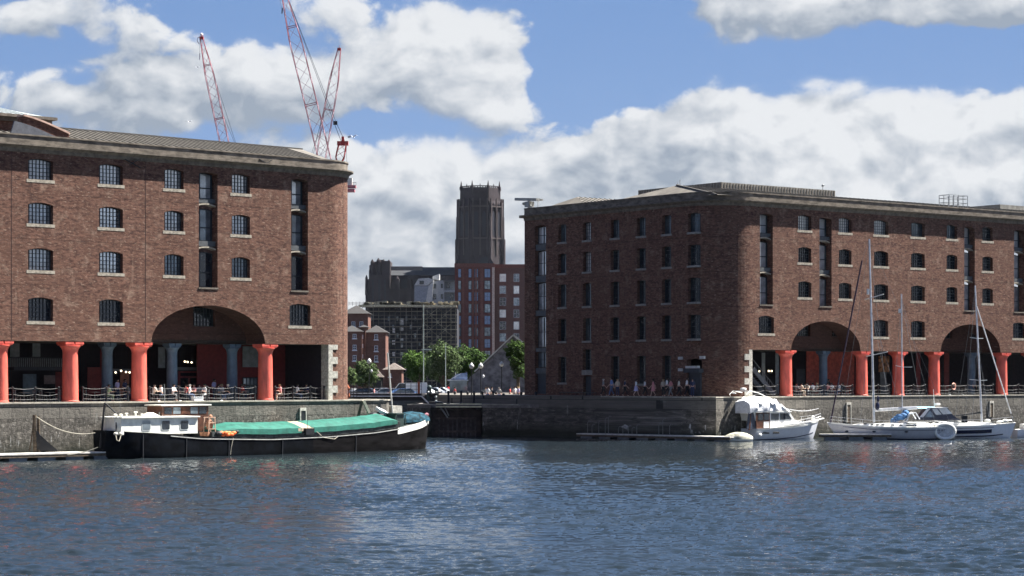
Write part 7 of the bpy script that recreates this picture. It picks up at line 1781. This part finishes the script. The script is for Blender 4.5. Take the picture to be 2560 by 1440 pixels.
    for i in range(13):
        a = math.pi*i/12; rings.append([(X(1080)-170*math.cos(a), 1180+0*i, LZ-.3), (X(1080)-150*math.cos(a), 1230, LZ+15*math.sin(a)), (X(1080)-150*math.cos(a), 1400, LZ+15*math.sin(a)), (X(1080)-170*math.cos(a), 1450, LZ-.3)])
    h.loft(rings, True, False); h.build('hill', mat('hill_green', (.05, .06, .045), .9, var=.3, nscale=.05), kind='structure')
cathedral()

# ---------------------------------------------------------------- tower cranes
def lattice(mb, mr, a, b, w0, w1, bay, bar_=.16, up=None, head=0):
    a = Vector(a); b = Vector(b); d = (b-a); L = d.length; dn = d/L; side = dn.cross(Vector((0, 1, 0))).normalized(); q = dn.cross(side).normalized(); n = max(3, int(L/bay)); P = []
    for i in range(n+1):
        u = i/n; w = w0+(w1-w0)*max(0, (u-.72)/.28) if w1 < w0 else w0
        if u < .06: w *= .35+u/.06*.65
        c = a+d*u; P.append([c+side*w/2+q*w/2, c-side*w/2+q*w/2, c-side*w/2-q*w/2, c+side*w/2-q*w/2])
    for i in range(n):
        for k in range(4):
            mb.bar(P[i][k], P[i+1][k], bar_); j = (k+1) % 4
            mr.bar(P[i][k], P[i+1][j] if i % 2 else P[i+1][j], bar_*.55) if i % 2 else mr.bar(P[i][j], P[i+1][k], bar_*.55)
            if i % 6 == 0: mb.bar(P[i][k], P[i][j], bar_*1.1)
    return P
def crane(label, Y, foot, tip, w, mast_px, pivot_py, aframe=None, extra=None, tipm=None):
    r = thing('tower_crane', label, 'crane', (X_at(mast_px, Y), Y, LZ), 0, 'luffing tower cranes behind the left warehouse'); o = Vector((X_at(mast_px, Y), Y, LZ))
    L = lambda px, py, dy=0: at(px, py, Y)-o+Vector((0, dy, 0))
    a = L(*foot); b = L(*tip); m1 = MB(); m2 = MB(); lattice(m1, m2, a, b, w, w*.30, w*1.05)
    m1.build('jib', CRANE, r); m2.build('jib_lacing', CRPNK, r)
    m1 = MB(); m2 = MB(); lattice(m1, m2, Vector((0, 0, 0)), L(mast_px, pivot_py), 2.2, 2.2, 2.4, .18); m1.build('mast', CRANE, r); m2.build('mast_lacing', CRPNK, r)
    mb = MB(); mb.box(b.x-.55, b.x+.55, -.6, .6, b.z-.3, b.z+.5); mb.bar(b, b+Vector((0, 0, 1.3)), .12); mb.build('jib_head', mat('crane_dark_red', (.30, .03, .025), .5), r)
    if extra: extra(r, L, a, b)
    return r
def cranes():
    Y = 640
    def ex1(r, L, a, b):
        mb = MB(); mb.bar(L(572, 340), L(596, 375), .01); mb.bar(a.lerp(b, .93)+Vector((.4, 0, 0)), L(596, 378), .09); mb.bar(a.lerp(b, .5)+Vector((.9, 0, 0)), L(600, 390), .09); mb.bar(b+Vector((-.6, 0, 0)), b+Vector((-.5, 0, -5.2)), .06); mb.build('rope', DARKP, r)
        mb = MB(); mb.tube([b+Vector((-.3, 0, .5)), b+Vector((-1.1, 0, .2)), b+Vector((-1.3, 0, -.8)), b+Vector((-.7, 0, -1.6))], .14); mb.build('hook_sheave', mat('pale_sheave', (.6, .55, .55), .5), r); mb = MB(); mb.ball(b+Vector((0, 0, 1.1)), .5); mb.build('beacon', MATS['pale_sheave'], r); mb = MB(); mb.bar(b+Vector((-.55, 0, -4.4)), b+Vector((-.55, 0, -6.2)), .25); mb.build('hook_block', MATS['pale_sheave'], r)
        mb = MB(); mb.box(L(570, 430).x, L(605, 430).x, -1.5, 1.5, L(0, 440).z, L(0, 425).z); mb.build('counter_deck', CRANE, r)
    crane('slim luffing crane on the left, its jib alone leaning left over the roof', Y, (577, 430), (504, 96), 2.5, 580, 432, extra=ex1)
    def ex2(r, L, a, b):
        mb = MB(); lattice_m = MB(); A = L(846, 412); B = L(857, 358); P = lattice(mb, lattice_m, A, B, 2.2, 1.9, 2.0, .2); mb.box(B.x-1.5, B.x+1.5, -.8, .8, B.z-.6, B.z+.5); mb.bar(B+Vector((0, 0, .4)), B+Vector((0, 0, 1.8)), .7); mb.build('a_frame', MATS['crane_dark_red'] if 'crane_dark_red' in MATS else CRANE, r); lattice_m.build('a_frame_lacing', CRANE, r)
        mb = MB(); t = L(857, 352); c = a.lerp(b, .66)
        for d in (-.5, .5): mb.bar(t+Vector((d, 0, 0)), L(838, 307)+Vector((d*.6, 0, 0)), .12); mb.bar(L(838, 307)+Vector((d*.6, 0, 0)), a.lerp(b, .93)+Vector((1.0, d, 0)), .10)
        mb.bar(t+Vector((.9, 0, 0)), L(868, 430), .07); mb.bar(b+Vector((-1.2, 0, 0)), L(706, 30), .06); mb.bar(L(706, 20), L(705, 34), .3); mb.build('rope', DARKP, r)
        mb = MB(); mb.box(L(838, 300).x-.5, L(838, 300).x+.6, -.4, .4, L(0, 312).z, L(0, 303).z); mb.build('pulley_block', IRON, r)
        mb = MB(); mb.box(L(838, 465).x, L(887, 465).x, -1.6, 1.6, L(0, 480).z, L(0, 473).z); mb.box(L(838, 465).x, L(890, 465).x, -1.5, 1.5, L(0, 470).z, L(0, 464).z); mb.build('counter_deck', CRANE, r)
        mb = MB(); mb.box(L(866, 460).x, L(881, 460).x, -1.2, 1.2, L(0, 464).z+.01, L(0, 446).z); mb.build('counterweight', mat('pale_ballast', (.5, .48, .44), .8), r)
        mb = MB()
        for px in (882, 885, 890): mb.bar(L(px, 464), L(px, 455), .12)
        mb.bar(L(880, 456), L(891, 456), .1); mb.build('deck_rail', GALV, r)
        mb = MB(); mb.bar(L(870, 343), L(877, 342), .35); mb.build('wind_vane', GALV, r)
    crane('largest luffing crane with its jib cut off by the top of the view', Y-40, (826, 455), (706, -30), 3.3, 834, 470, extra=ex2)
    def ex3(r, L, a, b):
        mb = MB(); mb.bar(a.lerp(b, .82)+Vector((-.9, 0, 0)), L(781, 395), .1); mb.bar(a.lerp(b, .55)+Vector((-.9, 0, 0)), L(778, 388), .09); mb.build('rope', DARKP, r)
    crane('third luffing crane with its jib crossing behind the largest one and leaning right', Y+40, (797, 425), (848, 124), 2.9, 790, 430, extra=ex3)
cranes()
def gulls():
    for px, py, Y, s_, lab in ((883, 343, 300, 1.2, 'white gull gliding right of the red crane frame'), (473, 306, 400, 1.0, 'tiny pale gull over the left warehouse roof'), (492, 170, 420, .9, 'tiny pale gull left of the slim crane')):
        mb = MB(); c = at(px, py, Y)
        mb.loft([[(-.32*s_, 0, 0), (-.32*s_, .02, .02), (-.32*s_, 0, .03)], [(0, -.08*s_, -.06*s_), (0, .08*s_, 0), (0, 0, .08*s_)], [(.3*s_, -.03, 0), (.3*s_, .03, 0), (.3*s_, 0, .03)]])
        for k in (-1, 1):
            mb.loft([[(-.1*s_, 0, .03), (.12*s_, 0, .03), (.12*s_, 0, .06), (-.1*s_, 0, .06)], [(-.05*s_, .35*k*s_, .28), (.14*s_, .35*k*s_, .28), (.14*s_, .35*k*s_, .3), (-.05*s_, .35*k*s_, .3)], [(-.12*s_, .75*k*s_, .12), (-.06*s_, .75*k*s_, .12), (-.06*s_, .75*k*s_, .13), (-.12*s_, .75*k*s_, .13)]])
        o = mb.build('gull', HULLG); o.location = c; o.rotation_euler = (0, 0, R_(60)); tag(o, lab, 'gull', 'gulls in the sky')
gulls()

# ---------------------------------------------------------------- summer haze over the town
def haze():
    mb = MB(); mb.box(-420, 420, -160, 1600, -4.2, 175); o = mb.build('haze', [], kind='stuff')
    m = bpy.data.materials.new('haze'); m.use_nodes = True; t = NT(m.node_tree); t.n.clear(); out = t.new('ShaderNodeOutputMaterial'); v = t.new('ShaderNodeVolumePrincipled')
    v.inputs['Color'].default_value = (.80, .88, 1, 1); v.inputs['Density'].default_value = .000011; v.inputs['Anisotropy'].default_value = .2
    t.l.new(v.outputs[0], out.inputs['Volume']); o.data.materials.append(m)
haze()
